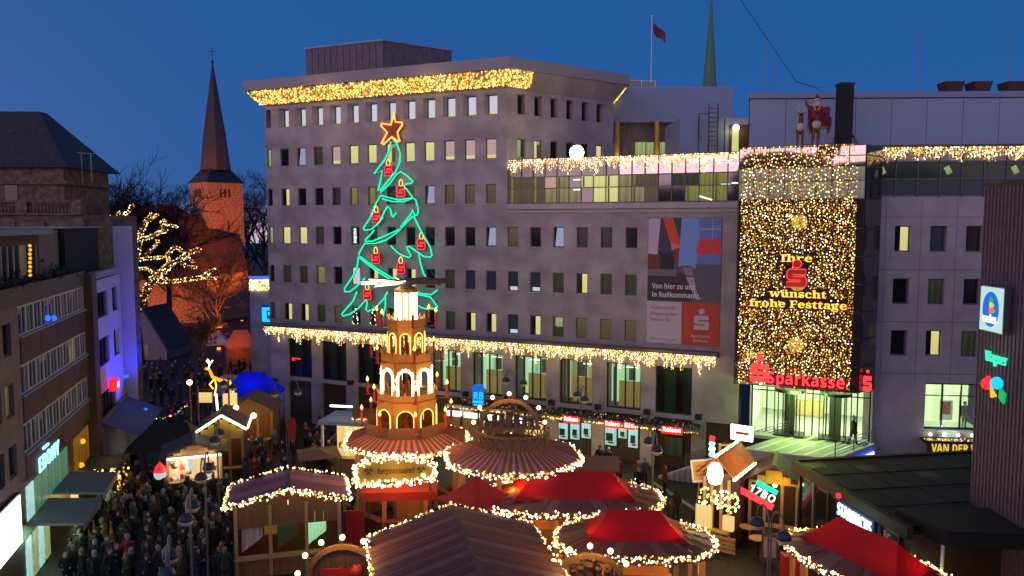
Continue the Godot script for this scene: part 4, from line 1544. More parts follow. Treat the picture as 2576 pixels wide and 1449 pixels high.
	s2.wall(Rect2(4.35, 0, 9.9, 13.6), h2, [0.2, 0.2, 0.2, 0.2, 0.3])
	part("wall", s2, M.render_white, b2)
	for h in h2:
		var n := int(h.size.x / 0.9)
		for i in n:
			var f := Shape.new()
			var w: float = h.size.x / n
			var x0: float = h.position.x + w * i
			f.box(Vector3(x0 + 0.04, h.position.y + h.size.y / 2, -0.12), Vector3(0.08, h.size.y, 0.08))
			f.box(Vector3(x0 + w / 2, h.position.y + 0.05, -0.125), Vector3(w, 0.1, 0.07))
			var o := part("window", f, M.dark_metal, b2)
			var q := Shape.new()
			q.face(Vector3(x0 + 0.08, h.position.y + 0.1, -0.14), Vector3(x0 + w, h.position.y + 0.1, -0.14), Vector3(x0 + w, h.end.y, -0.14), Vector3(x0 + 0.08, h.end.y, -0.14), Vector3(0, 0, 1))
			part("pane", q, M.lit_dim if (i == 1 and h.position.y < 8) else M.dark_glass, o)
	var pa := Shape.new()
	pa.box(Vector3(8.4, 14.0, 0.1), Vector3(8.0, 0.42, 0.5))
	part("parapet", pa, M.concrete, b2)
	var bv := Shape.new()
	bv.block(PackedVector2Array([Vector2(3.2, -1.0), Vector2(14.4, -1.0), Vector2(14.4, -9.0), Vector2(3.2, -9.0)]), 0.0, 17.1)
	part("roof_storey", bv, M.black_roof, b2)
	var bc := Shape.new()
	bc.box(Vector3(8.8, 17.14, -5.0), Vector3(11.5, 0.1, 8.3))
	part("coping", bc, M.concrete, b2)
	var fin := Shape.new()
	fin.box(Vector3(14.7, 8.6, 0.2), Vector3(0.5, 17.2, 1.3))
	part("fin_wall", fin, M.render_white, b2)
	for p in [[-0.2, 14.6], [5.4, 9.5]]:
		var bx := Shape.new()
		var at := Vector3(12.4, 3.4, 1.7) if p[0] < 0 else Vector3(7.4, 6.9, 1.4)
		bx.box(at, Vector3(0.5, 0.14, 0.25))
		part("blue_flood_light", bx, M.neon_blue, b2)
	spot("blue_light", t.transform * Vector3(12.4, 3.5, 2.2), t.transform * Vector3(11.4, 10.0, 0.0), Color(0.20, 0.17, 1.0), 52.0, 52.0)
	spot("blue_light", t.transform * Vector3(8.8, 4.4, 2.0), t.transform * Vector3(9.2, 10.5, 0.0), Color(0.22, 0.19, 1.0), 26.0, 46.0)
	spot("blue_light", t.transform * Vector3(18.5, 5.0, 3.0), t.transform * Vector3(14.9, 9.5, 0.2), Color(0.12, 0.15, 1.0), 40.0, 45.0)
	var rsn := thing("red_cube_sign", "small red lit cube sign low on the blue-lit house", "sign", t.transform * on(t, 287, 967, 0.5), t.basis)
	var rc := Shape.new()
	rc.box(Vector3.ZERO, Vector3(0.9, 0.8, 0.5))
	part("lit_case", rc, M.sign_red, rsn)
	var rw := Shape.new()
	rw.box(Vector3(0, 0, 0.27), Vector3(0.4, 0.34, 0.04))
	part("symbol", rw, M.sign_white, rsn)
	# striped blue awning over the corner shop
	var aw := thing("blue_awning", "slatted blue-grey awning over the shop at the far end of the left row", "awning", t.position, t.basis)
	for i in 14:
		var q := Shape.new()
		q.box(Vector3(6.0 + 0.62 * i, 3.6, 1.3), Vector3(0.52, 0.05, 2.9), Basis(Vector3.RIGHT, 0.42))
		part("slat", q, M.awning_blue, aw)
	var ar := Shape.new()
	ar.box(Vector3(10.0, 4.25, 0.15), Vector3(8.9, 0.16, 0.16))
	part("case", ar, M.awning_grey, aw)
	# shops of the near house: lit upper glazing, awnings, doorways
	var sh := thing("lit_shop", "green-lit glass shop front with lettering under the brown building", "shop front", t.position, t.basis)
	var bk := Shape.new()
	bk.box(Vector3(-6.5, 2.65, -0.3), Vector3(18.9, 5.3, 0.4))
	part("backing", bk, M.bronze, sh)
	for i in 6:
		var q := Shape.new()
		var x0 := -9.6 + 1.25 * i
		q.box(Vector3(x0 + 0.6, 3.9, -0.07), Vector3(1.1, 1.7, 0.06))
		part("lit_pane", q, M.lit_shop_green if i > 0 else M.lit_shop, sh)
	for i in 4:
		var q := Shape.new()
		q.box(Vector3(-9.6 + 1.0 * i, 1.2, -0.07), Vector3(0.8, 2.2, 0.06))
		part("lit_door", q, M.lit_shop if i % 2 == 0 else M.lit_green, sh)
	lamp("shop_light", t.transform * Vector3(-8.2, 1.9, 0.9), Color(0.75, 1.0, 0.8), 1.6, 0.4)
	var amber := Shape.new()
	amber.box(Vector3(1.0, 3.4, -0.06), Vector3(3.6, 2.7, 0.06))
	part("amber_panel", amber, M.lit_amber, sh)
	var cream := Shape.new()
	cream.box(Vector3(-1.1, 1.25, -0.05), Vector3(1.5, 2.4, 0.06))
	part("lit_entrance", cream, M.lit_cream, sh)
	lamp("shop_light", t.transform * Vector3(-1.0, 1.6, 1.3), Color(1.0, 0.85, 0.5), 1.8, 0.3)
	for p in [[205, 1170], [208, 1110]]:
		var y := Shape.new()
		y.ball(on(t, p[0], p[1], 0.05), 0.17, 5, 8)
		part("wall_lamp", y, M.bulb_gold, sh)
	var nm := thing("shop_lettering", "slanting line of white-cyan neon letters above the green-lit shop", "sign", t.transform * on(t, 124, 1148, 0.15), t.basis)
	words("lettering", "EBOHY", 0.75, 0.06, M.sign_cyan_white, nm, Transform3D(), sans, 3.6)
	var br := Shape.new()
	br.box(Vector3(-0.5, 0.68, 0), Vector3(0.9, 0.12, 0.1))
	part("dash", br, M.sign_cyan_white, nm)
	for d in [[-9.9, 2.9, "nearest grey canopy, over the green-lit shop doors"], [-5.6, 3.0, "second grey canopy along the left shops"]]:
		var an := thing("shop_canopy", d[2], "awning", t.position, t.basis, "grey canopies of the left shops")
		var q := Shape.new()
		q.box(Vector3(d[0] + 1.9, d[1], 1.2), Vector3(3.7, 0.12, 2.5), Basis(Vector3.RIGHT, 0.1))
		part("roof", q, M.awning_grey, an)
		var fa := Shape.new()
		fa.box(Vector3(d[0] + 1.9, d[1] - 0.28, 2.42), Vector3(3.7, 0.3, 0.06))
		part("fascia", fa, M.frame_grey, an)
	var pg := thing("lit_pergola", "slatted pergola roof with yellow lights over a doorway in the left row", "pergola", t.position, t.basis)
	for i in 7:
		var q := Shape.new()
		q.box(Vector3(-0.1 + 0.42 * i, 2.75, 1.2), Vector3(0.1, 0.12, 2.4))
		part("slat", q, M.dark_metal, pg)
	var pts := []
	for i in 60:
		pts.append(Vector3(rng.randf_range(-0.2, 2.6), rng.randf_range(1.2, 2.65), rng.randf_range(0.3, 2.3)))
	bulbs(pg, pts, 0.075, ["bulb_gold", "bulb_warm"])
	var wr := thing("lit_wreath", "yellow lit bush of lights beside the cream lit doorway", "christmas decoration", t.position, t.basis)
	var wp := []
	for i in 70:
		wp.append(Vector3(0.6, 1.5, 1.5) + rvec(0.55))
	var wb := Shape.new()
	wb.lathe([Vector2(0.1, 0.0), Vector2(0.5, 0.9), Vector2(0.45, 1.9), Vector2(0, 2.2)], Vector3(0.6, 0, 1.5), 9)
	part("bush", wb, M.fir, wr)
	bulbs(wr, wp, 0.07, ["bulb_gold", "bulb_warm"])
	var scr := thing("white_display", "large glaring white lit display on the shop front at the left picture edge", "lit sign", t.position, t.basis)
	var sq := Shape.new()
	sq.box(Vector3(-12.75, 3.75, 0.06), Vector3(3.5, 2.25, 0.1))
	part("screen", sq, M.screen_white, scr)
	var sf := Shape.new()
	sf.box(Vector3(-12.75, 3.75, 0.0), Vector3(3.7, 2.45, 0.12))
	part("case", sf, M.dark_metal, scr)
	lamp("screen_light", t.transform * Vector3(-12.7, 3.7, 1.2), Color(0.9, 1.0, 1.0), 1.3, 0.6)
	# the older house behind, with a balustrade and a steep roof
	var o := thing("balustrade_house", "old stone house with balustraded terrace and steep dark roof, top left corner", "building", Vector3(-36, 0, -56))
	var os := Shape.new()
	os.wall(Rect2(-8, 0, 13.75, 18.0), [Rect2(0.9, 16.6, 1.2, 0.9), Rect2(3.0, 16.6, 1.2, 0.9)], [0.2, 0.2])
	os.face(Vector3(5.75, 0, 0), Vector3(5.75, 0, -8), Vector3(5.75, 18, -8), Vector3(5.75, 18, 0), Vector3(1, 0, 0))
	os.face(Vector3(-8, 18, 0), Vector3(5.75, 18, 0), Vector3(5.75, 18, -8), Vector3(-8, 18, -8), Vector3(0, 1, 0))
	part("wall", os, M.old_stone, o)
	for x in [1.5, 3.6]:
		window(o, shift(Vector3(x, 17.05, -0.2)), 1.2, 0.9, "n")
	var ba := Shape.new()
	ba.box(Vector3(-1.1, 18.95, 0.05), Vector3(13.7, 0.18, 0.35))
	ba.box(Vector3(-1.1, 18.06, 0.05), Vector3(13.7, 0.14, 0.4))
	part("handrail", ba, M.old_stone, o)
	for x in [-3.0, 1.6, 5.4]:
		var q := Shape.new()
		q.box(Vector3(x, 18.55, 0.05), Vector3(0.75, 1.05, 0.45))
		part("pedestal", q, M.old_stone, o)
	for i in 30:
		var x := -2.4 + 0.25 * i
		if absf(x - 1.6) < 0.5 or x > 5.0:
			continue
		var q := Shape.new()
		q.lathe([Vector2(0.05, 0), Vector2(0.085, 0.25), Vector2(0.04, 0.55), Vector2(0.06, 0.74)], Vector3(x, 18.13, 0.05), 6)
		part("baluster", q, M.old_stone, o)
	var up := Shape.new()
	up.block(PackedVector2Array([Vector2(-8, -1.6), Vector2(3.6, -1.6), Vector2(3.6, -8), Vector2(-8, -8)]), 18.0, 21.4)
	up.block(PackedVector2Array([Vector2(-8.3, -1.3), Vector2(3.95, -1.3), Vector2(3.95, -8.3), Vector2(-8.3, -8.3)]), 20.2, 20.5)
	part("upper_storey", up, M.old_stone, o)
	var uw := Shape.new()
	uw.box(Vector3(-0.2, 19.4, -1.58), Vector3(0.9, 1.5, 0.06))
	part("window", uw, M.dark_glass, o)
	var ro := Shape.new()
	var e := [Vector3(-9, 21.4, -1.1), Vector3(4.2, 21.4, -1.1), Vector3(4.2, 21.4, -8.8), Vector3(-9, 21.4, -8.8)]
	var k := [Vector3(-9, 25.8, -4.4), Vector3(0.4, 25.8, -4.4), Vector3(0.4, 25.8, -5.4), Vector3(-9, 25.8, -5.4)]
	ro.face(e[0], e[1], k[1], k[0], Vector3(0, 1, 1))
	ro.face(e[1], e[2], k[2], k[1], Vector3(1, 1, 0))
	ro.face(e[2], e[3], k[3], k[2], Vector3(0, 1, -1))
	ro.face(k[0], k[1], k[2], k[3], Vector3.UP)
	part("roof", ro, M.slate, o)
	var af := Shape.new()
	for x in [4.2, 4.9]:
		af.tube([Vector3(x, 20.4, -3), Vector3(x, 22.6, -3)], 0.05, 5)
	af.tube([Vector3(3.9, 22.6, -3), Vector3(5.2, 22.5, -3)], 0.05, 5)
	part("roof_frame", af, M.grey_metal, o)


func rvec(r: float) -> Vector3:
	return Vector3(rng.randf_range(-1, 1), rng.randf_range(-1, 1), rng.randf_range(-1, 1)) * r


# ---------------------------------------------------------------- church, trees and stalls in the far quarter
func far_quarter() -> void:
	var ch := thing("church", "old stone church with pointed spire, its tower lit orange from below", "church", Vector3(-55.7, 0, -150))
	var hw := 4.95
	var tw := Shape.new()
	tw.lathe([Vector2(hw * 1.02, 0), Vector2(hw, 25.0)], Vector3.ZERO, 4, 0.04, true)
	part("tower", tw, M.rubble, ch)
	# belfry openings on the two faces that show
	for f in 2:
		var a := 0.04 + PI / 2 * (f - 0.5) - (0.0 if f else 0.0)
		var n := Vector3(sin(a), 0, cos(a))
		var x := Vector3(cos(a), 0, -sin(a))
		for i in 3:
			var q := Shape.new()
			var poly := PackedVector2Array()
			var hwid := 0.28 if f == 0 else 0.16
			poly.append(Vector2(-hwid, 0))
			poly.append(Vector2(hwid, 0))
			for j in 7:
				poly.append(Vector2(cos(PI * j / 6.0) * hwid, 1.2 + sin(PI * j / 6.0) * 0.42))
			q.prism(poly, 0.0, 0.12)
			part("belfry_opening", q, M.black_roof, ch, Transform3D(Basis(x, Vector3.UP, n), n * (hw * 0.7071 - 0.03) + x * (-0.95 + 0.85 * i) + Vector3(0, 22.2, 0)))
		var sl := Shape.new()
		sl.box(Vector3(0.4, 17.0, hw * 0.7071 + 0.02), Vector3(0.3, 1.6, 0.1))
		part("slit_window", sl, M.black_roof, ch, Transform3D(Basis(x, Vector3.UP, n), Vector3.ZERO))
	var sk := Shape.new()
	sk.lathe([Vector2(hw + 0.35, 24.9), Vector2(3.2, 27.0), Vector2(2.55, 27.6)], Vector3.ZERO, 4, 0.04, true)
	part("roof_skirt", sk, M.slate, ch)
	var spi := Shape.new()
	spi.lathe([Vector2(2.75, 27.3), Vector2(2.0, 34.0), Vector2(1.05, 40.5), Vector2(0.12, 47.0)], Vector3.ZERO, 8, 0.43, true)
	part("spire", spi, M.slate, ch)
	var cr := Shape.new()
	cr.tube([Vector3(0, 46.8, 0), Vector3(0, 50.0, 0)], 0.07, 5)
	cr.tube([Vector3(-0.65, 49.2, 0), Vector3(0.65, 49.2, 0)], 0.07, 5)
	part("cross", cr, M.dark_metal, ch)
	var kb := Shape.new()
	kb.ball(Vector3(0, 47.3, 0), 0.28, 6, 8)
	part("knob", kb, M.dark_metal, ch)
	var nv := Shape.new()                          # nave in front of the tower, seen on its long side
	nv.face(Vector3(-19, 0, 14), Vector3(1.5, 0, 12), Vector3(1.5, 8.5, 12), Vector3(-19, 7.3, 14), Vector3(0, 0, 1))
	nv.face(Vector3(1.5, 0, 12), Vector3(6.5, 0, 3), Vector3(6.5, 9, 3), Vector3(1.5, 8.5, 12), Vector3(1, 0, 0.5))
	part("nave_wall", nv, M.rubble, ch)
	for i in 3:
		var bt := Shape.new()
		bt.box(Vector3(-15.5 + 5.5 * i, 3.2, 13.9 - 0.55 * i), Vector3(0.9, 6.4, 0.9))
		part("buttress", bt, M.rubble, ch)
	var nr := Shape.new()
	nr.face(Vector3(-24, 7.0, 14.8), Vector3(2.2, 8.2, 12.6), Vector3(-5.5, 20.8, 6), Vector3(-24, 20.8, 6), Vector3(0, 1, 1))
	nr.face(Vector3(2.2, 8.2, 12.6), Vector3(6.8, 8.6, 3), Vector3(5.0, 14.0, 2.6), Vector3(-5.5, 20.8, 6), Vector3(1, 1, 0.4))
	part("nave_roof", nr, M.rust_roof, ch)
	# its floodlights
	var spots := [[Vector3(-66, 1.0, -126), Vector3(-66, 6, -136), 150.0, 55.0], [Vector3(-58, 0.8, -127), Vector3(-58, 6, -137), 120.0, 50.0], [Vector3(-44.0, 1.5, -128), Vector3(-53.5, 17, -148), 1500.0, 26.0], [Vector3(-70.0, 21.5, -133), Vector3(-57.0, 22.5, -149), 320.0, 26.0]]
	for sp in spots:
		var fl := thing("church_floodlight", "small orange floodlight %s" % ["lighting the left of the nave wall", "lighting the middle of the nave wall", "lighting the church tower from the right", "on the nave roof beside the tower"][taken.get("church_floodlight", 0)], "floodlight", sp[0], Basis(), "floodlights of the church")
		var hs := Shape.new()
		hs.box(Vector3(0, -0.05, 0), Vector3(0.45, 0.3, 0.3))
		part("housing", hs, M.dark_metal, fl)
		var lz := Shape.new()
		lz.box(Vector3(0, 0.13, -0.05), Vector3(0.36, 0.05, 0.2))
		part("lens", lz, M.flood_orange, fl)
		spot("church_spot", sp[0] + Vector3(0, 0.3, 0), sp[1], Color(1.0, 0.46, 0.13), sp[2], sp[3])
	# bare trees against the sky
	var trees := [[300, 235, 122.0, 29.0, 11.0], [190, 245, 126.0, 27.5, 9.0], [415, 250, 124.0, 26.0, 8.5], [660, 265, 180.0, 31.0, 11.0], [248, 330, 118.0, 26.0, 9.0], [620, 300, 185.0, 29.0, 9.0], [355, 330, 120.0, 25.5, 8.0]]
	var where := ["tallest bare tree behind the lit branches", "bare tree at the left of the dark group", "bare tree between the dark group and the church", "bare tree between the church and the bank", "bare tree low in the middle of the dark group", "bare tree just right of the church tower", "bare tree behind the left limbs of the light-wrapped tree"]
	for i in trees.size():
		var q: Array = trees[i]
		bare_tree("bare_tree", where[i], Vector3(far(q[0], 500, q[2]).x, 0, -q[2]), q[3], q[4], 700 + i, M.twig, "bare trees behind the church")
	bare_tree("bare_tree", "drooping bare tree lit orange from below, right of the light-wrapped tree", Vector3(far(545, 700, 112.0).x, 0, -112), 15.5, 6.5, 811, M.twig_pale, "bare trees behind the church")
	bare_tree("bare_tree", "small thin bare tree standing before the orange tent", Vector3(far(515, 850, 92.0).x, 0, -92), 7.0, 3.0, 823, M.twig_pale, "bare trees behind the church")
	var tl := thing("tree_uplight", "small orange lamp under the drooping bare tree", "floodlight", Vector3(far(545, 700, 112.0).x + 1.5, 0, -108))
	var tls := Shape.new()
	tls.box(Vector3(0, 0.2, 0), Vector3(0.4, 0.3, 0.3))
	part("lens", tls, M.flood_orange, tl)
	spot("tree_spot", tl.position + Vector3(0, 0.6, 0), tl.position + Vector3(-1.2, 9, -3.5), Color(1.0, 0.5, 0.15), 110.0, 40.0)
	wrapped_tree()
	# low dark house with its gable, washed violet
	var gp := far(362, 900, 100.0)
	var gh := thing("gabled_house", "small steep-gabled house in violet light below the light-wrapped tree", "house", Vector3(gp.x, 0, -100), yaw(-2))
	var gw := Shape.new()
	gw.prism(PackedVector2Array([Vector2(-3.0, 0), Vector2(3.0, 0), Vector2(3.0, 1.3), Vector2(0, 6.4), Vector2(-3.0, 1.3)]), -7.0, 0.0)
	part("wall", gw, M.plaster, gh)
	for sg in [-1.0, 1.0]:
		var r := Shape.new()
		r.box(Vector3(sg * 1.55, 3.95, -3.4), Vector3(6.2, 0.2, 7.0), Basis(Vector3(0, 0, 1), -sg * 1.035))
		part("roof", r, M.slate, gh)
	var gwin := Shape.new()
	gwin.box(Vector3(0.2, 1.2, 0.04), Vector3(0.9, 1.5, 0.06))
	part("window", gwin, M.lit_dim, gh)
	lamp("violet_light", Vector3(gp.x + 1.5, 3.5, -95.0), Color(0.34, 0.16, 1.0), 7.0, 0.2)
	var lg := thing("violet_flood", "small violet floodlight before the gabled house", "floodlight", Vector3(gp.x + 1.5, 3.3, -95.1))
	var lgs := Shape.new()
	lgs.box(Vector3.ZERO, Vector3(0.3, 0.2, 0.2))
	part("lens", lgs, M.neon_blue, lg)
	var lgp := Shape.new()
	lgp.tube([Vector3(0, -3.3, 0), Vector3(0, -0.1, 0)], 0.05, 6)
	part("pole", lgp, M.dark_metal, lg)
	# dark blocks of houses behind everything
	for d in [[-95, -190, 60, 9.0, "long dark low roofs behind the trees on the left"], [-30, -210, 36, 9.5, "dark low roofs between the church and the bank"]]:
		var hb := thing("dark_houses", d[4], "house", Vector3(d[0], 0, d[1]))
		var hs := Shape.new()
		hs.box(Vector3(0, d[3] / 2, 0), Vector3(d[2], d[3], 12))
		part("wall", hs, M.old_stone, hb)
		var hr := Shape.new()
		hr.face(Vector3(-d[2] / 2, d[3], 6.5), Vector3(d[2] / 2, d[3], 6.5), Vector3(d[2] / 2, d[3] + 4, 0), Vector3(-d[2] / 2, d[3] + 4, 0), Vector3(0, 1, 1))
		hr.face(Vector3(-d[2] / 2, d[3], -6.5), Vector3(d[2] / 2, d[3], -6.5), Vector3(d[2] / 2, d[3] + 4, 0), Vector3(-d[2] / 2, d[3] + 4, 0), Vector3(0, 1, -1))
		part("roof", hr, M.slate, hb)
	# low wing at the bank's far corner: beige wall, garland, blue tube
	var ex := thing("corner_annex", "low beige annex at the bank's far left corner with blue neon line on top", "building", Vector3(-25.3, 0, -76))
	var es := Shape.new()
	es.block(PackedVector2Array([Vector2(0, 0), Vector2(4.5, 0), Vector2(4.5, -8), Vector2(0, -8)]), 0.0, 12.1)
	part("wall", es, M.facade, ex)
	var nb := Shape.new()
	nb.tube([Vector3(-0.05, 12.25, 0.08), Vector3(2.6, 12.25, 0.08)], 0.09, 6)
	part("neon_tube", nb, M.neon_blue, ex)
	lamp("neon_light", Vector3(-24.2, 12.4, -75.4), Color(0.1, 0.3, 1.0), 0.6, 0.1)
	var eg := thing("annex_light_net", "net of warm lights under the blue neon line of the annex", "fairy lights", Vector3(-25.3, 0, -75.9))
	var pts := []
	for i in 190:
		pts.append(Vector3(rng.randf_range(0.02, 2.4), rng.randf_range(11.0, 12.0), rng.randf_range(0, 0.1)))
	bulbs(eg, pts, 0.06, ["bulb_white", "bulb_warm", "bulb_warm"])
	var cs := thing("cyan_letter_sign", "glowing cyan letter sign on the bank's far left corner", "sign", Vector3(-23.85, 8.1, -75.7))
	var c1 := Shape.new()
	c1.box(Vector3(0, 0.55, 0), Vector3(0.42, 1.4, 0.1))
	c1.box(Vector3(0.35, 1.1, 0), Vector3(0.5, 0.3, 0.1))
	c1.box(Vector3(0.5, 0.65, 0), Vector3(0.28, 0.3, 0.1))
	c1.box(Vector3(0.35, 0.0, 0), Vector3(0.4, 0.3, 0.1))
	part("letter", c1, M.sign_cyan, cs)
	var c2 := Shape.new()
	c2.box(Vector3(0.25, 0.55, -0.12), Vector3(1.1, 1.75, 0.08))
	part("backing", c2, M.neon_blue_dim, cs)
	lamp("sign_light", Vector3(-23.6, 8.7, -75.0), Color(0.1, 0.5, 1.0), 0.5, 0.2)


func branch(s: Shape, r: RandomNumberGenerator, p: Vector3, d: Vector3, length: float, thick: float, deep: int, spread: float) -> void:
	var q := p + d * length
	var mid := p.lerp(q, 0.5) + Vector3(r.randfn(), r.randfn(), r.randfn()) * length * 0.06
	thick = maxf(thick, 0.035)
	s.tube([p, mid, q], thick, 5 if deep > 2 else 3, false, thick * 0.6)
	if deep == 0:
		return
	var kids := 3 if deep > 1 else 5
	for i in kids:
		var t := r.randf_range(0.45, 1.0) if i > 0 else 1.0
		var n := (d + Vector3(r.randfn(), r.randfn() * 0.7 + 0.12, r.randfn()) * spread).normalized()
		branch(s, r, p.lerp(q, t), n, length * r.randf_range(0.6, 0.85), thick * 0.55, deep - 1, spread)


func bare_tree(called: String, label: String, at: Vector3, height: float, wide: float, seed_: int, m: Material, group: String) -> void:
	var r := RandomNumberGenerator.new()
	r.seed = seed_
	var t := thing(called, label, "tree", at, Basis(), group)
	var tr := Shape.new()
	tr.tube([Vector3.ZERO, Vector3(r.randfn() * 0.2, height * 0.3, 0)], height * 0.02, 7, false, height * 0.013)
	part("trunk", tr, M.bark, t)
	var c := Shape.new()
	for i in 10:
		var a := TAU * i / 10.0 + r.randf()
		var d := Vector3(cos(a) * wide / height * 1.5, 1.0, sin(a) * wide / height * 1.5).normalized()
		branch(c, r, Vector3(0, height * r.randf_range(0.15, 0.45), 0), d, height * r.randf_range(0.18, 0.25), height * 0.008, 4, 0.55)
	part("crown", c, m, t)


# the tree whose limbs are wound with lights, in the picture's own measure
func wrapped_tree() -> void:
	var t := thing("light_wrapped_tree", "bare tree with trunk and branches wound in golden lights, before the church", "tree")
	var z := -90.0
	var a := func(x: float, y: float, d := 0.0) -> Vector3: return far(x / 3.489, 607.0 + y / 3.489, 90.0 + d)
	var b := func(x: float, y: float, d := 0.0) -> Vector3: return far(x / 3.6655, 255.6 + y / 3.6655, 90.0 + d)
	var limbs := [
		[0.42, [a.call(1185, 610, 0), a.call(1120, 550, 0), a.call(1108, 430, 0.4), a.call(1130, 330, 0.6), a.call(1170, 230, 1.0), a.call(1200, 90, 1.2)]],
		[0.30, [a.call(1200, 90, 1.2), b.call(1270, 1390, 1.3), b.call(1290, 1300, 1.5), b.call(1300, 1200, 1.8), b.call(1340, 1110, 2.0), b.call(1400, 1045, 2.2)]],
		[0.18, [b.call(1345, 1115, 2.0), b.call(1400, 1080, 1.6), b.call(1455, 1038, 1.4)]],
		[0.34, [a.call(1110, 520, 0.2), a.call(1085, 400, -0.4), a.call(1075, 250, -0.8), a.call(1065, 150, -1.2)]],
		[0.42, [a.call(1185, 610, 0), a.call(1250, 520, -0.4), a.call(1280, 430, -0.8), a.call(1340, 340, -1.2), a.call(1430, 260, -1.6), a.call(1490, 200, -2.0)]],
		[0.28, [a.call(1490, 200, -2.0), a.call(1560, 170, -2.4), a.call(1640, 110, -2.6), a.call(1740, 70, -2.9)]],
		[0.2, [a.call(1490, 200, -2.0), a.call(1465, 120, -1.6), a.call(1520, 60, -1.2), a.call(1560, 55, -1.0), a.call(1610, 90, -1.0)]],
		[0.17, [a.call(1560, 170, -2.4), a.call(1640, 222, -2.0), a.call(1720, 230, -1.7)]],
		[0.15, [a.call(1590, 140, -2.5), a.call(1650, 150, -2.8), a.call(1705, 185, -3.1)]],
		[0.24, [a.call(1335, 355, -1.2), a.call(1480, 352, -0.6), a.call(1640, 335, 0), a.call(1780, 315, 0.5), a.call(1880, 240, 1.0)]],
		[0.15, [a.call(1780, 315, 0.5), a.call(1850, 325, 0.7), a.call(1910, 322, 0.9)]],
		[0.2, [a.call(1175, 165, 1.1), a.call(1280, 152, 1.8), a.call(1440, 140, 2.6)]],
		[0.17, [a.call(1175, 240, 1.0), a.call(1290, 242, 0.6), a.call(1360, 280, 0.1), a.call(1470, 340, -0.5)]],
		[0.2, [a.call(1280, 125, 1.2), a.call(1340, 60, 1.9), a.call(1390, 5, 2.3), b.call(1445, 1285, 2.6)]],
		[0.24, [b.call(1275, 1300, 1.4), b.call(1200, 1290, 0.6), b.call(1120, 1345, 0.0)]],
		[0.22, [b.call(1290, 1270, 1.5), b.call(1380, 1250, 1.0), b.call(1460, 1210, 0.5), b.call(1530, 1190, 0.2)]],
		[0.2, [b.call(1460, 1215, 0.5), b.call(1500, 1100, 0.9), b.call(1540, 1090, 1.0)]],
		[0.15, [b.call(1510, 1140, 0.9), b.call(1580, 1142, 1.3), b.call(1640, 1158, 1.6)]],
		[0.24, [b.call(1060, 1135, -3), b.call(1000, 1090, -3), b.call(985, 1020, -3.2), b.call(978, 945, -3.4)]],
		[0.22, [b.call(1060, 1135, -3), b.call(1130, 1070, -2.6), b.call(1220, 960, -2.2)]],
		[0.16, [b.call(1065, 1130, -3), b.call(1085, 1060, -2.8), b.call(1100, 1015, -2.7)]],
		[0.22, [a.call(1075, 250, -0.8), b.call(1080, 1300, -2.0), b.call(1060, 1135, -3)]],
	]
	var base: Vector3 = a.call(1185, 610, 0)
	var tr := Shape.new()
	tr.tube([Vector3(base.x + 0.4, 0, z), base * Vector3(1, 0.55, 1) + Vector3(0.2, 0, 0), base], 0.62, 8, false, 0.46)
	part("trunk", tr, M.bark, t)
	var pts := []
	for k in limbs.size():
		var l: Array = limbs[k]
		var s := Shape.new()
		s.tube(l[1], l[0], 6, false, l[0] * 0.6)
		part("limb", s, M.bark, t)
		if k == limbs.size() - 1:
			continue
		var p: Array = l[1]
		for i in p.size() - 1:
			var m := int(p[i].distance_to(p[i + 1]) * 42.0 * (0.6 + l[0]))
			for j in m:
				var f := rng.randf()
				pts.append(p[i].lerp(p[i + 1], f) + rvec(1.0).normalized() * l[0] * rng.randf_range(0.85, 1.15))
	bulbs(t, pts, 0.06, ["bulb_warm", "bulb_gold", "bulb_gold", "bulb_amber", "bulb_white"])


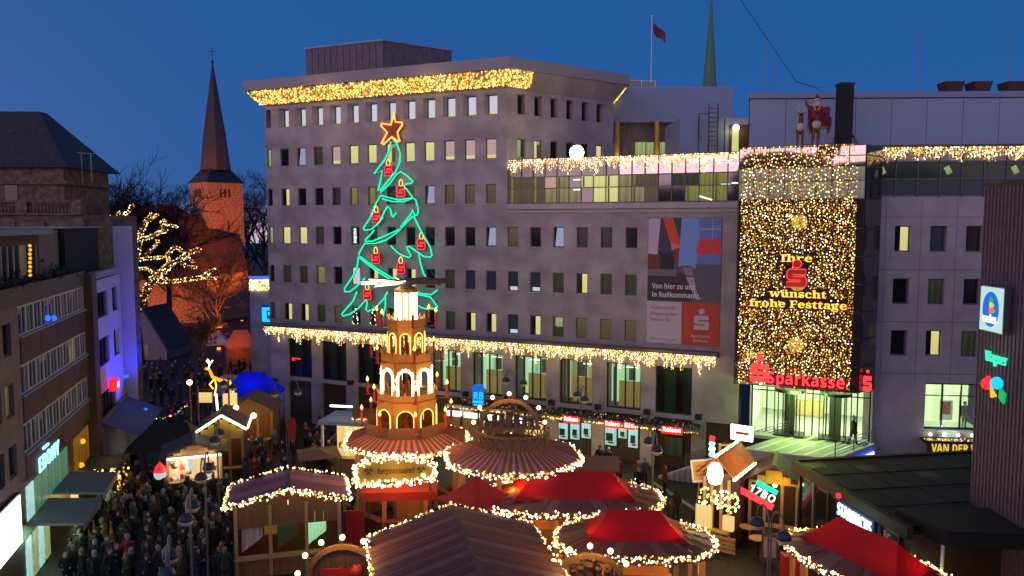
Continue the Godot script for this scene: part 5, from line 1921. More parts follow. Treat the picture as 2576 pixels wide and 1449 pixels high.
# ---------------------------------------------------------------- the dark pavilion with the coffee shop, and the clad corner tower behind it
func pavilion() -> void:
	var a := Vector3(0.156, 0, 0.988).normalized()
	var t := thing("dark_pavilion", "low flat-roofed dark pavilion with panelled black roof on the right of the square", "building", Vector3(15.0, 0, -40.5), Basis(a, Vector3.UP, Vector3(-a.z, 0, a.x)))
	var s := Shape.new()
	s.block(PackedVector2Array([Vector2(0, 0), Vector2(9.0, 0), Vector2(9.0, -7.6), Vector2(-0.5, -10.9)]), 0.0, 4.6)
	part("wall", s, M.bronze, t)
	var ed := Shape.new()
	ed.box(Vector3(4.4, 4.72, 0.1), Vector3(9.4, 0.5, 0.3))
	ed.box(Vector3(-0.42, 4.72, -5.2), Vector3(0.3, 0.5, 10.4))
	part("roof_edge", ed, M.dark_bronze, t)
	for i in 8:                                   # the roof in courses of panels
		for j in 9:
			var q := Shape.new()
			var w := 1.17
			q.box(Vector3(0.42 + 1.12 * i, 4.86 + 0.05 * (i % 2), -0.72 - w * j), Vector3(1.08, 0.07, w - 0.04), Basis(Vector3(0, 0, 1), -0.03 + 0.004 * ((i * 5 + j * 3) % 4)))
			part("roof_panel", q, M.black_roof if (i * 3 + j * 5) % 13 else M.roof_sheen, t)
	for i in 7:
		var m := Shape.new()
		m.box(Vector3(0.3 + 1.35 * i, 2.3, 0.05), Vector3(0.12, 4.5, 0.14))
		part("mullion", m, M.grey_metal if i % 2 else M.dark_metal, t)
	for i in 6:
		var g := Shape.new()
		g.box(Vector3(0.98 + 1.35 * i, 2.2, 0.02), Vector3(1.18, 4.0, 0.03))
		part("pane", g, M.dark_glass, t)
	var sg := thing("cafe_sign", "glowing white-cyan capital letters on the dark pavilion's side", "sign", t.transform * Vector3(5.55, 4.05, 0.35), t.basis)
	words("lettering", "STARBUCKS", 0.56, 0.06, M.sign_white, sg, Transform3D(), sans, 2.6)
	var sb := Shape.new()
	sb.box(Vector3(0, 0, -0.09), Vector3(2.75, 0.78, 0.08))
	part("backing", sb, M.sign_blue_dim, sg)
	var rd := Shape.new()
	rd.ball(Vector3(-1.25, 0.62, 0), 0.14, 5, 8)
	part("red_light", rd, M.sign_red, sg)
	lamp("sign_light", t.transform * Vector3(5.5, 4.0, 1.2), Color(0.6, 1.0, 1.0), 0.7, 0.3)
	# entrance canopy and its glazed front, lit within
	var c := thing("pavilion_porch", "black flat porch with lit glass front at the near end of the pavilion", "porch", Vector3.ZERO)
	var cs := Shape.new()
	cs.block(PackedVector2Array([Vector2(16.5, -33.2), Vector2(24.0, -33.4), Vector2(24.0, -30.0), Vector2(17.4, -30.7)]), 4.5, 5.15)
	part("roof", cs, M.black_roof, c)
	var cw := Shape.new()
	cw.box(Vector3(20.4, 2.2, -33.6), Vector3(7.6, 4.4, 0.3))
	part("wall", cw, M.dark_metal, c)
	for i in 6:
		var q := Shape.new()
		q.box(Vector3(17.6 + 1.1 * i, 2.4, -33.4), Vector3([0.45, 0.95, 0.9, 0.9, 0.9, 0.9][i], 2.6, 0.05))
		part("lit_window", q, [M.lit_cream, M.lit_shop, M.lit_hall, M.lit_shop, M.lit_faint, M.lit_faint][i], c)
	var cl := Shape.new()
	cl.tube([Vector3(17.35, 0, -30.9), Vector3(17.35, 4.5, -30.9)], 0.07, 8)
	part("post", cl, M.white_paint, c)
	lamp("porch_light", Vector3(18.8, 3.2, -32.6), Color(0.8, 1.0, 0.9), 0.8, 0.3)


func right_pillar() -> void:
	var t := thing("clad_corner_tower", "plum-brown corner building with fine upright ribs at the right picture edge", "building", Vector3(20.6, 0, -34.7), yaw(-90))
	var s := Shape.new()
	s.block(PackedVector2Array([Vector2(0, 0), Vector2(12, 0), Vector2(12, -12), Vector2(0, -12)]), 0.0, 19.0)
	part("wall", s, M.pillar_cladding, t)
	var cp := Shape.new()
	cp.block(PackedVector2Array([Vector2(-0.1, 0.1), Vector2(12, 0.1), Vector2(12, -12.1), Vector2(-0.1, -12.1)]), 19.0, 19.16)
	part("coping", cp, M.dark_metal, t)
	var rb := Shape.new()
	for i in 24:
		rb.box(Vector3(0.12 + 0.25 * i, 9.5, 0.025), Vector3(0.05, 18.9, 0.05))
	part("rib", rb, M.pillar_cladding, t)
	var v := thing("toy_shop_sign", "white lit box sign with a blue oval and rainbow swirl on the plum tower", "sign", t.transform * Vector3(1.62, 13.8, 0.3), t.basis)
	var bx := Shape.new()
	bx.box(Vector3(0, 0, -0.03), Vector3(1.62, 1.95, 0.3))
	part("case", bx, M.grey_metal, v)
	var fc := Shape.new()
	fc.box(Vector3(0, 0, 0.14), Vector3(1.52, 1.85, 0.05))
	part("lit_face", fc, M.sign_face, v)
	var ov := Shape.new()
	var poly := PackedVector2Array()
	for i in 28:
		poly.append(Vector2(cos(TAU * i / 28.0) * 0.55, sin(TAU * i / 28.0) * 0.74))
	ov.prism(poly, 0.165, 0.19)
	part("oval", ov, M.sign_blue, v)
	var tones := ["sign_green", "sign_yellow", "sign_orange"]
	for k in 3:
		var q := Shape.new()
		var pg := PackedVector2Array()
		var y0 := 0.34 - 0.22 * k
		for i in 9:
			var f := PI * i / 8.0 - PI / 2
			pg.append(Vector2(-0.05 + cos(f) * (0.24 + 0.07 * k), y0 + sin(f) * 0.13 + 0.06))
		q.prism(pg, 0.191, 0.21 + 0.004 * k)
		part("swirl", q, M[tones[k]], v)
	words("lettering", "vedes", 0.34, 0.03, M.sign_white, v, shift(Vector3(0, -0.40, 0.21)), sans, 0.92)
	var w := thing("toy_shop_name", "mint-green glowing name lettering below the white oval sign", "sign", t.transform * Vector3(1.62, 11.72, 0.15), t.basis)
	words("lettering", "Wagner", 0.44, 0.06, M.sign_mint, w, Transform3D(), sans, 1.5)
	var g := thing("toy_shape_lights", "red, blue, yellow and green toy-shaped lights under the mint lettering", "sign", t.transform * Vector3(1.62, 10.4, 0.12), t.basis)
	var a := Shape.new()
	a.ball(Vector3(-0.55, 0.12, 0), 0.27, 6, 10)
	a.ball(Vector3(-0.5, 0.36, 0), 0.12, 5, 8)
	part("red_figure_light", a, M.sign_red, g)
	var b := Shape.new()
	b.ball(Vector3(0.12, 0.28, 0), 0.27, 6, 10)
	part("blue_ball_light", b, M.sign_cyan, g)
	var c := Shape.new()
	c.prism(PackedVector2Array([Vector2(-0.3, 0.05), Vector2(0.1, -0.3), Vector2(-0.22, -0.42)]), -0.05, 0.05)
	part("yellow_cone_light", c, M.sign_yellow, g)
	var d := Shape.new()
	d.prism(PackedVector2Array([Vector2(0.38, 0.12), Vector2(0.72, -0.05), Vector2(0.64, -0.5), Vector2(0.32, -0.3)]), -0.05, 0.05)
	part("green_block_light", d, M.sign_green, g)
	lamp("sign_light", t.transform * Vector3(1.6, 12.6, 1.3), Color(0.8, 1.0, 1.0), 0.35, 0.4)


# ---------------------------------------------------------------- the houses behind the eye that darken the low panes of the bank
func rear_houses() -> void:
	var spec := [[-62, 21, 26, 46], [-36, 26, 18, 44], [-17, 23, 15, 40], [16, 24, 22, 34], [44, 22, 26, 36]]
	for i in spec.size():
		var q: Array = spec[i]
		var h := thing("rear_house", "dark gabled town house on the near side of the square, %s" % ["far left of the eye", "tallest of the row", "just left of the eye", "just right of the eye", "far right of the eye"][i], "house", Vector3(q[0], 0, q[3]), Basis(), "houses on the near side of the square")
		var s := Shape.new()
		s.box(Vector3(0, q[1] / 2.0, 0), Vector3(q[2], q[1], 12))
		part("wall", s, M.plaster, h)
		var r := Shape.new()
		r.prism(PackedVector2Array([Vector2(-q[2] / 2.0 - 0.4, q[1]), Vector2(q[2] / 2.0 + 0.4, q[1]), Vector2(q[2] * 0.2, q[1] + 4.5), Vector2(-q[2] * 0.25, q[1] + 4.5)]), -6.3, 6.3)
		part("roof", r, M.slate, h)


# ---------------------------------------------------------------- curtains and icicles of light on the buildings
func strands(x0: float, x1: float, y: float, z: float, gap: float, lmin: float, lmax: float) -> Array:
	var out := []
	var x := x0
	while x < x1:
		var l := lerpf(lmin, lmax, pow(rng.randf(), 1.3)) * (0.8 + 0.3 * sin(x * 4.4) * sin(x * 1.3))
		var d := 0.0
		while d < l:
			out.append(Vector3(x + rng.randfn() * 0.03, y - d, z + rng.randfn() * 0.04))
			d += rng.randf_range(0.07, 0.17)
		x += gap * rng.randf_range(0.6, 1.4)
	return out


func wires(parent: Node, x0: float, x1: float, y: float, z: float, drop: float, gap: float) -> void:
	var s := Shape.new()
	s.beam(Vector3(x0, y + 0.03, z), Vector3(x1, y + 0.03, z), 0.03, 0.03)
	var x := x0 + gap / 2
	while x < x1:
		s.box(Vector3(x, y - drop / 2, z - 0.02), Vector3(0.012, drop, 0.012))
		x += gap
	part("cable", s, M.dark_metal, parent)


func icicles() -> void:
	var fl := "fairy lights"
	var c := thing("cornice_light_net", "thick golden net of lights along the flared cornice of the bank tower", fl, bank.position, bank.basis)
	var pts := []
	var o0 := convex_offset(TOWER, 0.27)
	var o1 := convex_offset(TOWER, 1.10)
	for e in [[0, 1, 0.0, 1.0, 3000], [1, 2, 0.0, 0.19, 270], [2, 3, 0.0, 0.7, 300], [4, 0, 0.75, 1.0, 160]]:
		for i in e[4]:
			var f := lerpf(e[2], e[3], rng.randf())
			var t := pow(rng.randf(), 1.15)
			var p: Vector2 = o0[e[0]].lerp(o0[e[1]], f).lerp(o1[e[0]].lerp(o1[e[1]], f), t)
			pts.append(Vector3(p.x, 27.66 + 1.08 * t, p.y))
	bulbs(c, pts, 0.052, ["bulb_gold", "bulb_gold", "bulb_warm", "bulb_amber", "bulb_warm"])
	var cw := Shape.new()
	for e in [[0, 1], [2, 3]]:
		cw.beam(Vector3(o1[e[0]].x, 28.74, o1[e[0]].y), Vector3(o1[e[1]].x, 28.74, o1[e[1]].y), 0.04, 0.04)
		cw.beam(Vector3(o0[e[0]].x, 27.64, o0[e[0]].y), Vector3(o0[e[1]].x, 27.64, o0[e[1]].y), 0.04, 0.04)
	part("cable", cw, M.dark_metal, c)
	lamp("cornice_light", bank.transform * Vector3(-15, 28.0, 2.2), Color(1.0, 0.75, 0.25), 1.0, 0.3)
	lamp("cornice_light", bank.transform * Vector3(-5, 28.0, 2.2), Color(1.0, 0.75, 0.25), 1.0, 0.3)
	var g := thing("glass_floor_icicles", "golden icicle lights hanging from the roof edge of the bank's glass floor", fl, bank.position, bank.basis)
	bulbs(g, strands(1.4, 18.6, 22.12, 0.16, 0.085, 0.35, 1.25), 0.045, ["bulb_white", "bulb_warm", "bulb_gold", "bulb_pink"])
	wires(g, 1.4, 18.6, 22.12, 0.16, 1.0, 0.6)
	var w := thing("wing_icicles", "golden icicle lights along the roof edge of the grey office wing", fl, wing.position, wing.basis)
	bulbs(w, strands(1.0, 14.0, 22.14, 0.2, 0.085, 0.3, 1.05), 0.045, ["bulb_white", "bulb_warm", "bulb_gold", "bulb_gold"])
	wires(w, 1.0, 14.0, 22.14, 0.2, 0.9, 0.6)
	var s := thing("shelf_icicles", "long row of icicle lights under the dark shelf above the bank's tall windows", fl, bank.position, bank.basis)
	bulbs(s, strands(-22.0, 17.2, 8.32, 0.72, 0.085, 0.45, 1.35), 0.047, ["bulb_white", "bulb_warm", "bulb_warm", "bulb_gold", "bulb_pink"])
	wires(s, -22.0, 17.2, 8.32, 0.72, 1.1, 0.6)
	for x in [-16.0, -6.0, 4.0, 13.0]:
		lamp("icicle_light", bank.transform * Vector3(x, 7.9, 1.6), Color(1.0, 0.85, 0.55), 0.5, 0.2)
	# the tall curtain on the entrance tower, with its greeting
	var t := thing("light_curtain", "tall golden curtain of thousands of lights hanging down the entrance tower", fl, bank.position, bank.basis)
	pts = []
	var x := 18.95
	while x < 25.62:
		var y := 22.15
		var dense := 0.115
		while y > 7.05:
			var rare := y > 18.95 or (y > 14.9 and y < 16.1 and rng.randf() < 0.3)
			var hid := false
			for q in [[22.3, 15.16, 1.1, 0.4], [22.33, 14.0, 0.75, 0.95], [22.4, 12.95, 1.85, 0.38], [22.4, 12.38, 2.95, 0.38]]:
				if absf(x - q[0]) < q[2] and absf(y - q[1]) < q[3] and rng.randf() < 0.8:
					hid = true
			if not hid:
				pts.append(Vector3(x + rng.randfn() * 0.035, y, 2.62 + rng.randfn() * 0.04))
			y -= rng.randf_range(0.10, 0.24) * (1.45 if rare else 1.0)
		x += dense
	bulbs(t, pts, 0.043, ["bulb_gold", "bulb_gold", "bulb_gold", "bulb_amber", "bulb_amber", "bulb_warm", "bulb_warm", "bulb_white"])
	wires(t, 18.95, 25.62, 22.2, 2.6, 15.1, 0.42)
	for y in [9.5, 13.5, 17.5]:
		lamp("curtain_light", bank.transform * Vector3(22.3, y, 4.2), Color(1.0, 0.78, 0.3), 1.1, 0.5)
	var gr := thing("greeting_sign", "yellow neon greeting lettering with red emblem in the middle of the light curtain", "sign", bank.position, bank.basis)
	for q in [["Ihre", 2003, 650, 0.44, 1.85], ["wünscht", 2006, 740, 0.44, 3.35], ["frohe Festtage", 2005, 766, 0.44, 5.75]]:
		words("lettering", q[0], q[3], 0.05, M.neon_yellow, gr, shift(on(bank, q[1], q[2], 2.82)), serif, q[4])
		words("lettering_edge", q[0], q[3] * 1.22, 0.04, M.sign_red_deep, gr, shift(on(bank, q[1], q[2], 2.74) + Vector3(0.02, -0.01, 0)), serif, q[4] * 1.045)
	emblem(gr, on(bank, 2004, 700, 2.85), 1.15, 1.12, M.sign_red_deep)
	emblem_edge(gr, on(bank, 2004, 700, 2.88), 1.15, 1.12, M.neon_red)
	var sp := thing("bank_name_sign", "red glowing bank lettering with large emblem at the foot of the light curtain", "sign", bank.position, bank.basis)
	words("lettering", "Sparkasse", 0.72, 0.12, M.sign_red_bright, sp, shift(on(bank, 2026, 958, 2.86) + Vector3(0, 0.03, 0)), sans, 4.55)
	emblem(sp, on(bank, 1911, 938, 2.86), 1.2, 1.15, M.sign_red_bright)
	var bp := Shape.new()
	var bc := on(bank, 1990, 955, 2.7)
	bp.box(bc + Vector3(0.85, -0.10, 0), Vector3(4.8, 0.7, 0.06))
	part("backing", bp, M.sign_red_glow, sp)
	lamp("sign_light", bank.transform * (bc + Vector3(0, 0, 1.4)), Color(1.0, 0.12, 0.12), 0.5, 0.5)
	var sm := thing("small_emblem_sign", "small red lit emblem sign at the right edge of the entrance tower", "sign", bank.position, bank.basis)
	emblem(sm, on(bank, 2182, 965, 2.0), 0.5, 0.95, M.sign_red_bright)
	var sb := Shape.new()
	sb.box(on(bank, 2182, 958, 1.9), Vector3(0.6, 1.3, 0.1))
	part("backing", sb, M.dark_metal, sm)
	# canopy over the shops
	var cn := thing("canopy_lights", "fir garland with warm lights along the edge of the canopy over the shops", fl, bank.position, bank.basis)
	var fir := Shape.new()
	for i in 900:
		var p := Vector3(rng.randf_range(-3.0, 16.3), 3.5 + absf(rng.randfn()) * 0.14, rng.randf_range(0.9, 1.8))
		fir.face(p + rvec(0.14), p + rvec(0.14), p + rvec(0.14), p + rvec(0.14))
	part("fir_twigs", fir, M.fir, cn).set_meta("kind", "stuff")
	bulbs(cn, strewn([Vector3(-3.0, 3.2, 1.84), Vector3(16.3, 3.2, 1.84)], 13.0, Vector3(0.0, 0.03, 0.02)), 0.045, ["bulb_gold", "bulb_warm"])
	bulbs(cn, strewn([Vector3(-3.0, 3.58, 1.4), Vector3(16.3, 3.58, 1.4)], 9.0, Vector3(0.0, 0.1, 0.2)), 0.03, ["bulb_gold", "bulb_pink", "bulb_amber"])


const EMBLEM := [Vector2(-0.5, -0.5), Vector2(0.38, -0.5), Vector2(0.5, -0.38), Vector2(0.5, -0.04), Vector2(0.4, 0.1), Vector2(-0.2, 0.1), Vector2(-0.2, 0.2), Vector2(0.46, 0.2), Vector2(0.46, 0.5), Vector2(-0.38, 0.5), Vector2(-0.5, 0.38), Vector2(-0.5, 0.04), Vector2(-0.4, -0.1), Vector2(0.2, -0.1), Vector2(0.2, -0.2), Vector2(-0.5, -0.2)]


func emblem(parent: Node, at: Vector3, w: float, h: float, m: Material) -> void:
	var p := PackedVector2Array()
	for q in EMBLEM:
		p.append(q * Vector2(w, h))
	var s := Shape.new()
	s.prism(p, -0.05, 0.05)
	part("emblem", s, m, parent, shift(at))
	var d := Shape.new()
	var c := PackedVector2Array()
	for i in 16:
		c.append(Vector2(cos(TAU * i / 16), sin(TAU * i / 16)) * minf(w, h) * 0.21 + Vector2(0, h * 0.80))
	d.prism(c, -0.05, 0.05)
	part("emblem_dot", d, m, parent, shift(at))


func emblem_edge(parent: Node, at: Vector3, w: float, h: float, m: Material) -> void:
	var s := Shape.new()
	var p := []
	for q in EMBLEM:
		p.append(Vector3(q.x * w, q.y * h, 0))
	s.tube(p, 0.035, 5, true)
	p = []
	for i in 14:
		p.append(Vector3(cos(TAU * i / 14) * w * 0.22, sin(TAU * i / 14) * w * 0.22 + h * 0.80, 0))
	s.tube(p, 0.035, 5, true)
	part("neon_outline", s, m, parent, shift(at))


# ---------------------------------------------------------------- the neon fir tree on the tower
func neon_tree() -> void:
	var t := thing("neon_christmas_tree", "huge neon outline of a christmas tree with star and red candles on the tower front", "neon sign", bank.position, bank.basis)
	var a := func(x: float, y: float) -> Vector3: return on(bank, (1350.0 + x / 2.8975) / 1.5652, (400.0 + y / 2.8975) / 1.5652, 0.45)
	var b := func(x: float, y: float) -> Vector3: return on(bank, (1300.0 + x / 3.22) / 1.5652, (850.0 + y / 3.22) / 1.5652, 0.45)
	var lines := [
		[a.call(548, 455), a.call(525, 560), a.call(480, 660), a.call(355, 822), a.call(450, 790), a.call(430, 900), a.call(402, 1018)],
		[a.call(565, 415), a.call(620, 490), a.call(655, 590), a.call(648, 700), a.call(600, 800), a.call(425, 1015)],
		[a.call(432, 1035), a.call(545, 925), a.call(610, 830), a.call(660, 800), a.call(740, 850), a.call(800, 912), a.call(780, 932), a.call(715, 940), a.call(700, 970), a.call(740, 1015), a.call(795, 1090)],
		[a.call(795, 1100), a.call(640, 1122), a.call(520, 1095), a.call(430, 1070), a.call(375, 1165), a.call(310, 1330), a.call(235, 1440), b.call(425, 150), b.call(432, 182), b.call(520, 170), b.call(600, 105), b.call(670, 20)],
		[a.call(450, 1108), a.call(560, 1140), a.call(690, 1142), a.call(800, 1100), a.call(835, 1125), a.call(862, 1240), a.call(850, 1292), a.call(815, 1300)],
		[a.call(430, 1350), a.call(470, 1260), a.call(510, 1195), a.call(540, 1220), a.call(560, 1305), a.call(575, 1318), a.call(605, 1270)],
		[a.call(660, 1430), a.call(740, 1330), a.call(778, 1280), a.call(793, 1235), a.call(815, 1290)],
		[b.call(905, 150), b.call(960, 90), b.call(1050, 5)],
		[b.call(560, 180), b.call(500, 250), b.call(445, 305), b.call(450, 325), b.call(540, 320), b.call(700, 250), b.call(870, 175)],
		[b.call(895, 165), b.call(820, 230), b.call(700, 310), b.call(570, 350)],
		[b.call(560, 350), b.call(440, 350), b.call(400, 410), b.call(360, 490)],
		[b.call(1060, 5), b.call(1150, 190), b.call(1270, 400), b.call(1292, 500), b.call(1270, 525), b.call(1190, 515), b.call(1080, 440), b.call(1010, 390), b.call(970, 395), b.call(985, 430), b.call(1025, 510), b.call(1000, 528), b.call(920, 505), b.call(850, 460), b.call(768, 380)],
		[b.call(1125, 480), b.call(1140, 580), b.call(1180, 720), b.call(1255, 850)],
		[b.call(365, 505), b.call(580, 660), b.call(900, 860)],
		[b.call(365, 525), b.call(560, 680), b.call(870, 872)],
		[b.call(360, 520), b.call(340, 650), b.call(280, 780), b.call(180, 920), b.call(190, 965), b.call(250, 960), b.call(330, 900), b.call(440, 790)],
		[b.call(340, 960), b.call(290, 1080), b.call(220, 1160), b.call(145, 1245), b.call(160, 1268), b.call(250, 1245), b.call(360, 1170), b.call(410, 1110), b.call(455, 1065), b.call(470, 1090), b.call(455, 1190), b.call(480, 1215), b.call(590, 1150), b.call(690, 1040), b.call(728, 965)],
		[b.call(700, 1000), b.call(702, 1130), b.call(672, 1270)],
		[b.call(1005, 940), b.call(1090, 990), b.call(1270, 1030), b.call(1310, 1080), b.call(1366, 1160), b.call(1330, 1175), b.call(1265, 1172)],
		[b.call(1040, 935), b.call(1160, 985), b.call(1280, 1000), b.call(1360, 940)],
		[b.call(1070, 1108), b.call(1150, 1160), b.call(1260, 1190)],
	]
	var tubes := Shape.new()
	for l in lines:
		var s := Shape.new()
		s.tube(l, 0.062, 6)
		part("neon_tube", s, M.neon_green, t)
		var fr := Shape.new()                     # the rail that carries the tube
		var back := []
		for p in l:
			back.append(p - Vector3(0, 0, 0.16))
		fr.tube(back, 0.03, 4)
		for p in l:
			fr.tube([p - Vector3(0, 0, 0.44), p - Vector3(0, 0, 0.1)], 0.02, 4)
		part("rail", fr, M.green_paint, t)
	var star := [a.call(585, 135), a.call(600, 232), a.call(675, 240), a.call(680, 265), a.call(622, 350), a.call(648, 455), a.call(630, 458), a.call(560, 400), a.call(460, 492), a.call(440, 478), a.call(505, 350), a.call(435, 278), a.call(440, 250), a.call(545, 265)]
	var ss := Shape.new()
	ss.tube(star, 0.075, 6, true)
	part("star_tube", ss, M.neon_orange, t)
	var plate := PackedVector2Array()
	for p in star:
		plate.append(Vector2(p.x, p.y))
	var sp := Shape.new()
	sp.prism(plate, 0.2, 0.26)
	part("star_plate", sp, mat("star_red", lin(0.32, 0.06, 0.02), 0.5), t)
	for q in [a.call(518, 790), a.call(662, 1022), a.call(382, 1325), b.call(1155, 360), b.call(578, 540), b.call(895, 668), b.call(470, 1000)]:
		var o := Node3D.new()
		o.name = "candle"
		t.add_child(o, true)
		o.position = q
		var back := Shape.new()
		back.box(Vector3(0, 0, -0.14), Vector3(0.86, 0.92, 0.05))
		part("plate", back, M.candle_plate, o)
		var s := Shape.new()
		var p := []
		for e in EMBLEM:
			p.append(Vector3(e.x * 0.72, e.y * 0.80, 0))
		s.tube(p, 0.036, 5, true)
		part("neon_tube", s, M.neon_red, o)
		var f := Shape.new()
		p = []
		for i in 12:
			var g := TAU * i / 12
			p.append(Vector3(sin(g) * 0.17 * (1.0 - 0.35 * cos(g)), 0.68 + cos(g) * 0.27, 0))
		f.tube(p, 0.036, 5, true)
		part("flame_tube", f, M.neon_yellow, o)
	for q in [a.call(560, 700), a.call(560, 1250), b.call(600, 300), b.call(1000, 350), b.call(500, 900)]:
		lamp("neon_light", bank.transform * (q + Vector3(0, 0, 0.3)), Color(0.05, 0.9, 0.6), 0.16, 0.3)


func posters() -> void:
	var im := Image.create_empty(220, 252, false, Image.FORMAT_RGB8)
	im.fill(Color(0.36, 0.36, 0.42))
	var px := func(r: Rect2, c: Color) -> void: im.fill_rect(Rect2i(int(r.position.x * 220), int(r.position.y * 252), int(r.size.x * 220), int(r.size.y * 252)), c)
	px.call(Rect2(0, 0, 1, 0.55), Color(0.25, 0.22, 0.32))
	px.call(Rect2(0.66, 0.0, 0.34, 0.55), Color(0.42, 0.50, 0.74))
	px.call(Rect2(0.66, 0.13, 0.34, 0.012), Color(0.70, 0.72, 0.85))
	px.call(Rect2(0.88, 0.0, 0.012, 0.25), Color(0.70, 0.72, 0.85))
	px.call(Rect2(0.0, 0.66, 0.62, 0.34), Color(0.22, 0.20, 0.24))
	px.call(Rect2(0.0, 0.44, 0.17, 0.22), Color(0.42, 0.20, 0.16))
	px.call(Rect2(0.17, 0.42, 0.20, 0.20), Color(0.12, 0.12, 0.17))
	px.call(Rect2(0.0, 0.62, 0.40, 0.08), Color(0.45, 0.42, 0.47))
	var blob := func(poly: Array, c: Color) -> void:
		var pv := PackedVector2Array()
		for p in poly:
			pv.append(Vector2(p[0] * 220, p[1] * 252))
		for y in 252:
			for x in 220:
				if Geometry2D.is_point_in_polygon(Vector2(x, y), pv):
					im.set_pixel(x, y, c)
	blob.call([[0, 0.005], [0.17, 0.0], [0.13, 0.44], [0, 0.43]], Color(0.78, 0.74, 0.78))
	blob.call([[0.20, 0.0], [0.34, 0.0], [0.47, 0.34], [0.34, 0.38]], Color(0.86, 0.32, 0.12))
	blob.call([[0.31, 0.28], [0.47, 0.34], [0.33, 0.39]], Color(0.85, 0.52, 0.48))
	blob.call([[0.34, 0.40], [0.47, 0.34], [0.49, 0.52], [0.40, 0.60]], Color(0.52, 0.22, 0.25))
	blob.call([[0.46, 0.0], [0.69, 0.0], [0.71, 0.25], [0.66, 0.60], [0.55, 0.56], [0.42, 0.58]], Color(0.48, 0.64, 0.88))
	blob.call([[0.48, 0.58], [0.62, 0.60], [0.62, 0.69], [0.52, 0.68]], Color(0.62, 0.50, 0.55))
	blob.call([[0.53, 0.70], [0.64, 0.70], [0.67, 0.84], [0.72, 0.97], [0.68, 0.97], [0.60, 0.84]], Color(0.70, 0.66, 0.72))
	for q in [[0.76, 0.30], [0.92, 0.30], [0.74, 0.38], [0.86, 0.36], [0.95, 0.38]]:
		var pl := []
		for i in 12:
			pl.append([q[0] + cos(TAU * i / 12) * 0.075, q[1] + sin(TAU * i / 12) * 0.065])
		blob.call(pl, Color(0.86, 0.26, 0.28))
	var m := mat("poster_print", Color.WHITE, 0.5)
	m.albedo_texture = ImageTexture.create_from_image(im)
	var t := thing("wall_poster", "tall advertising banner with striding legs and white slogan on the bank's front", "poster", bank.position, bank.basis)
	var bx := Shape.new()
	bx.box(Vector3(14.75, 14.87, 0.03), Vector3(5.1, 5.86, 0.06))
	part("backing", bx, M.frame_grey, t)
	var q := Shape.new()
	q.face(Vector3(12.22, 11.97, 0.066), Vector3(17.28, 11.97, 0.066), Vector3(17.28, 17.78, 0.066), Vector3(12.22, 17.78, 0.066), Vector3(0, 0, 1))
	part("print", q, m, t)
	words("lettering", "Von hier zu uns", 0.36, 0.02, M.white_paint, t, shift(Vector3(14.05, 13.0, 0.09)), sans, 3.0)
	words("lettering", "in Nullkommanix.", 0.36, 0.02, M.white_paint, t, shift(Vector3(14.25, 12.4, 0.09)), sans, 3.4)
	var w := thing("white_poster", "white poster with pink lines of text at the lower left of the striding-legs banner", "poster", bank.position, bank.basis)
	var ws := Shape.new()
	ws.box(Vector3(13.44, 10.44, 0.045), Vector3(2.46, 2.96, 0.09))
	part("sheet", ws, mat("poster_white", lin(0.55, 0.52, 0.58), 0.6), w)
	var pink := mat("poster_pink", lin(0.52, 0.16, 0.22), 0.6)
	var lines := ["Vorher schnell", "shoppen gehen.", "Und ein Eis."]
	for i in 3:
		words("lettering", lines[i], 0.22, 0.015, pink, w, shift(Vector3(13.42 - [0.08, 0.0, 0.23][i], 11.48 - 0.42 * i, 0.10)), sans, [1.75, 1.92, 1.45][i])
	words("lettering", "Mehr auf unserer Seite", 0.09, 0.01, M.frame_grey, w, shift(Vector3(13.4, 9.25, 0.10)), sans, 1.9)
	var r := thing("red_poster", "red poster with white emblem below the striding-legs banner", "poster", bank.position, bank.basis)
	var rs := Shape.new()
	rs.box(Vector3(15.99, 10.42, 0.045), Vector3(2.58, 2.98, 0.09))
	part("sheet", rs, mat("poster_red", lin(0.56, 0.075, 0.035), 0.6), r)
	emblem(r, Vector3(16.05, 10.55, 0.07), 1.05, 0.98, M.poster_white)
	words("lettering", "Sparkasse", 0.2, 0.015, M.poster_white, r, shift(Vector3(16.0, 9.6, 0.1)), sans, 1.25)
	words("lettering", "Bochum", 0.2, 0.015, M.poster_white, r, shift(Vector3(16.0, 9.28, 0.1)), sans, 0.95)


# ---------------------------------------------------------------- the tall candle-arch pyramid
func arch_panel(w: float, h: float, half: float, spring: float, sill: float) -> Shape:
	var p := PackedVector2Array([Vector2(-w / 2, 0), Vector2(-w / 2, h), Vector2(w / 2, h), Vector2(w / 2, 0), Vector2(half, 0), Vector2(half, spring)])
	for i in range(1, 10):
		p.append(Vector2(cos(PI * i / 10.0) * half, spring + sin(PI * i / 10.0) * half))
	p.append(Vector2(-half, spring))
	p.append(Vector2(-half, 0))
	var s := Shape.new()
	s.prism(p, -0.04, 0.04)
	s.box(Vector3(0, sill / 2, 0), Vector3(half * 2, sill, 0.07))
	return s


func arch_line(half: float, spring: float, sill: float, z: float) -> Array:
	var out := [Vector3(half, sill, z)]
	for i in 11:
		out.append(Vector3(cos(PI * i / 10.0) * half, spring + sin(PI * i / 10.0) * half, z))
	out.append(Vector3(-half, sill, z))
	return out


func turned_candle(parent: Node, at: Vector3, h := 0.75) -> void:
	var s := Shape.new()
	s.lathe([Vector2(0.16, 0), Vector2(0.05, 0.06), Vector2(0.075, 0.1), Vector2(0.07, h), Vector2(0, h)], at, 8)
	part("candle", s, M.candle_red, parent)
	var f := Shape.new()
	f.lathe([Vector2(0.0, h), Vector2(0.085, h + 0.09), Vector2(0.06, h + 0.18), Vector2(0.0, h + 0.32)], at, 8)
	part("candle_flame", f, M.candle_flame, parent)


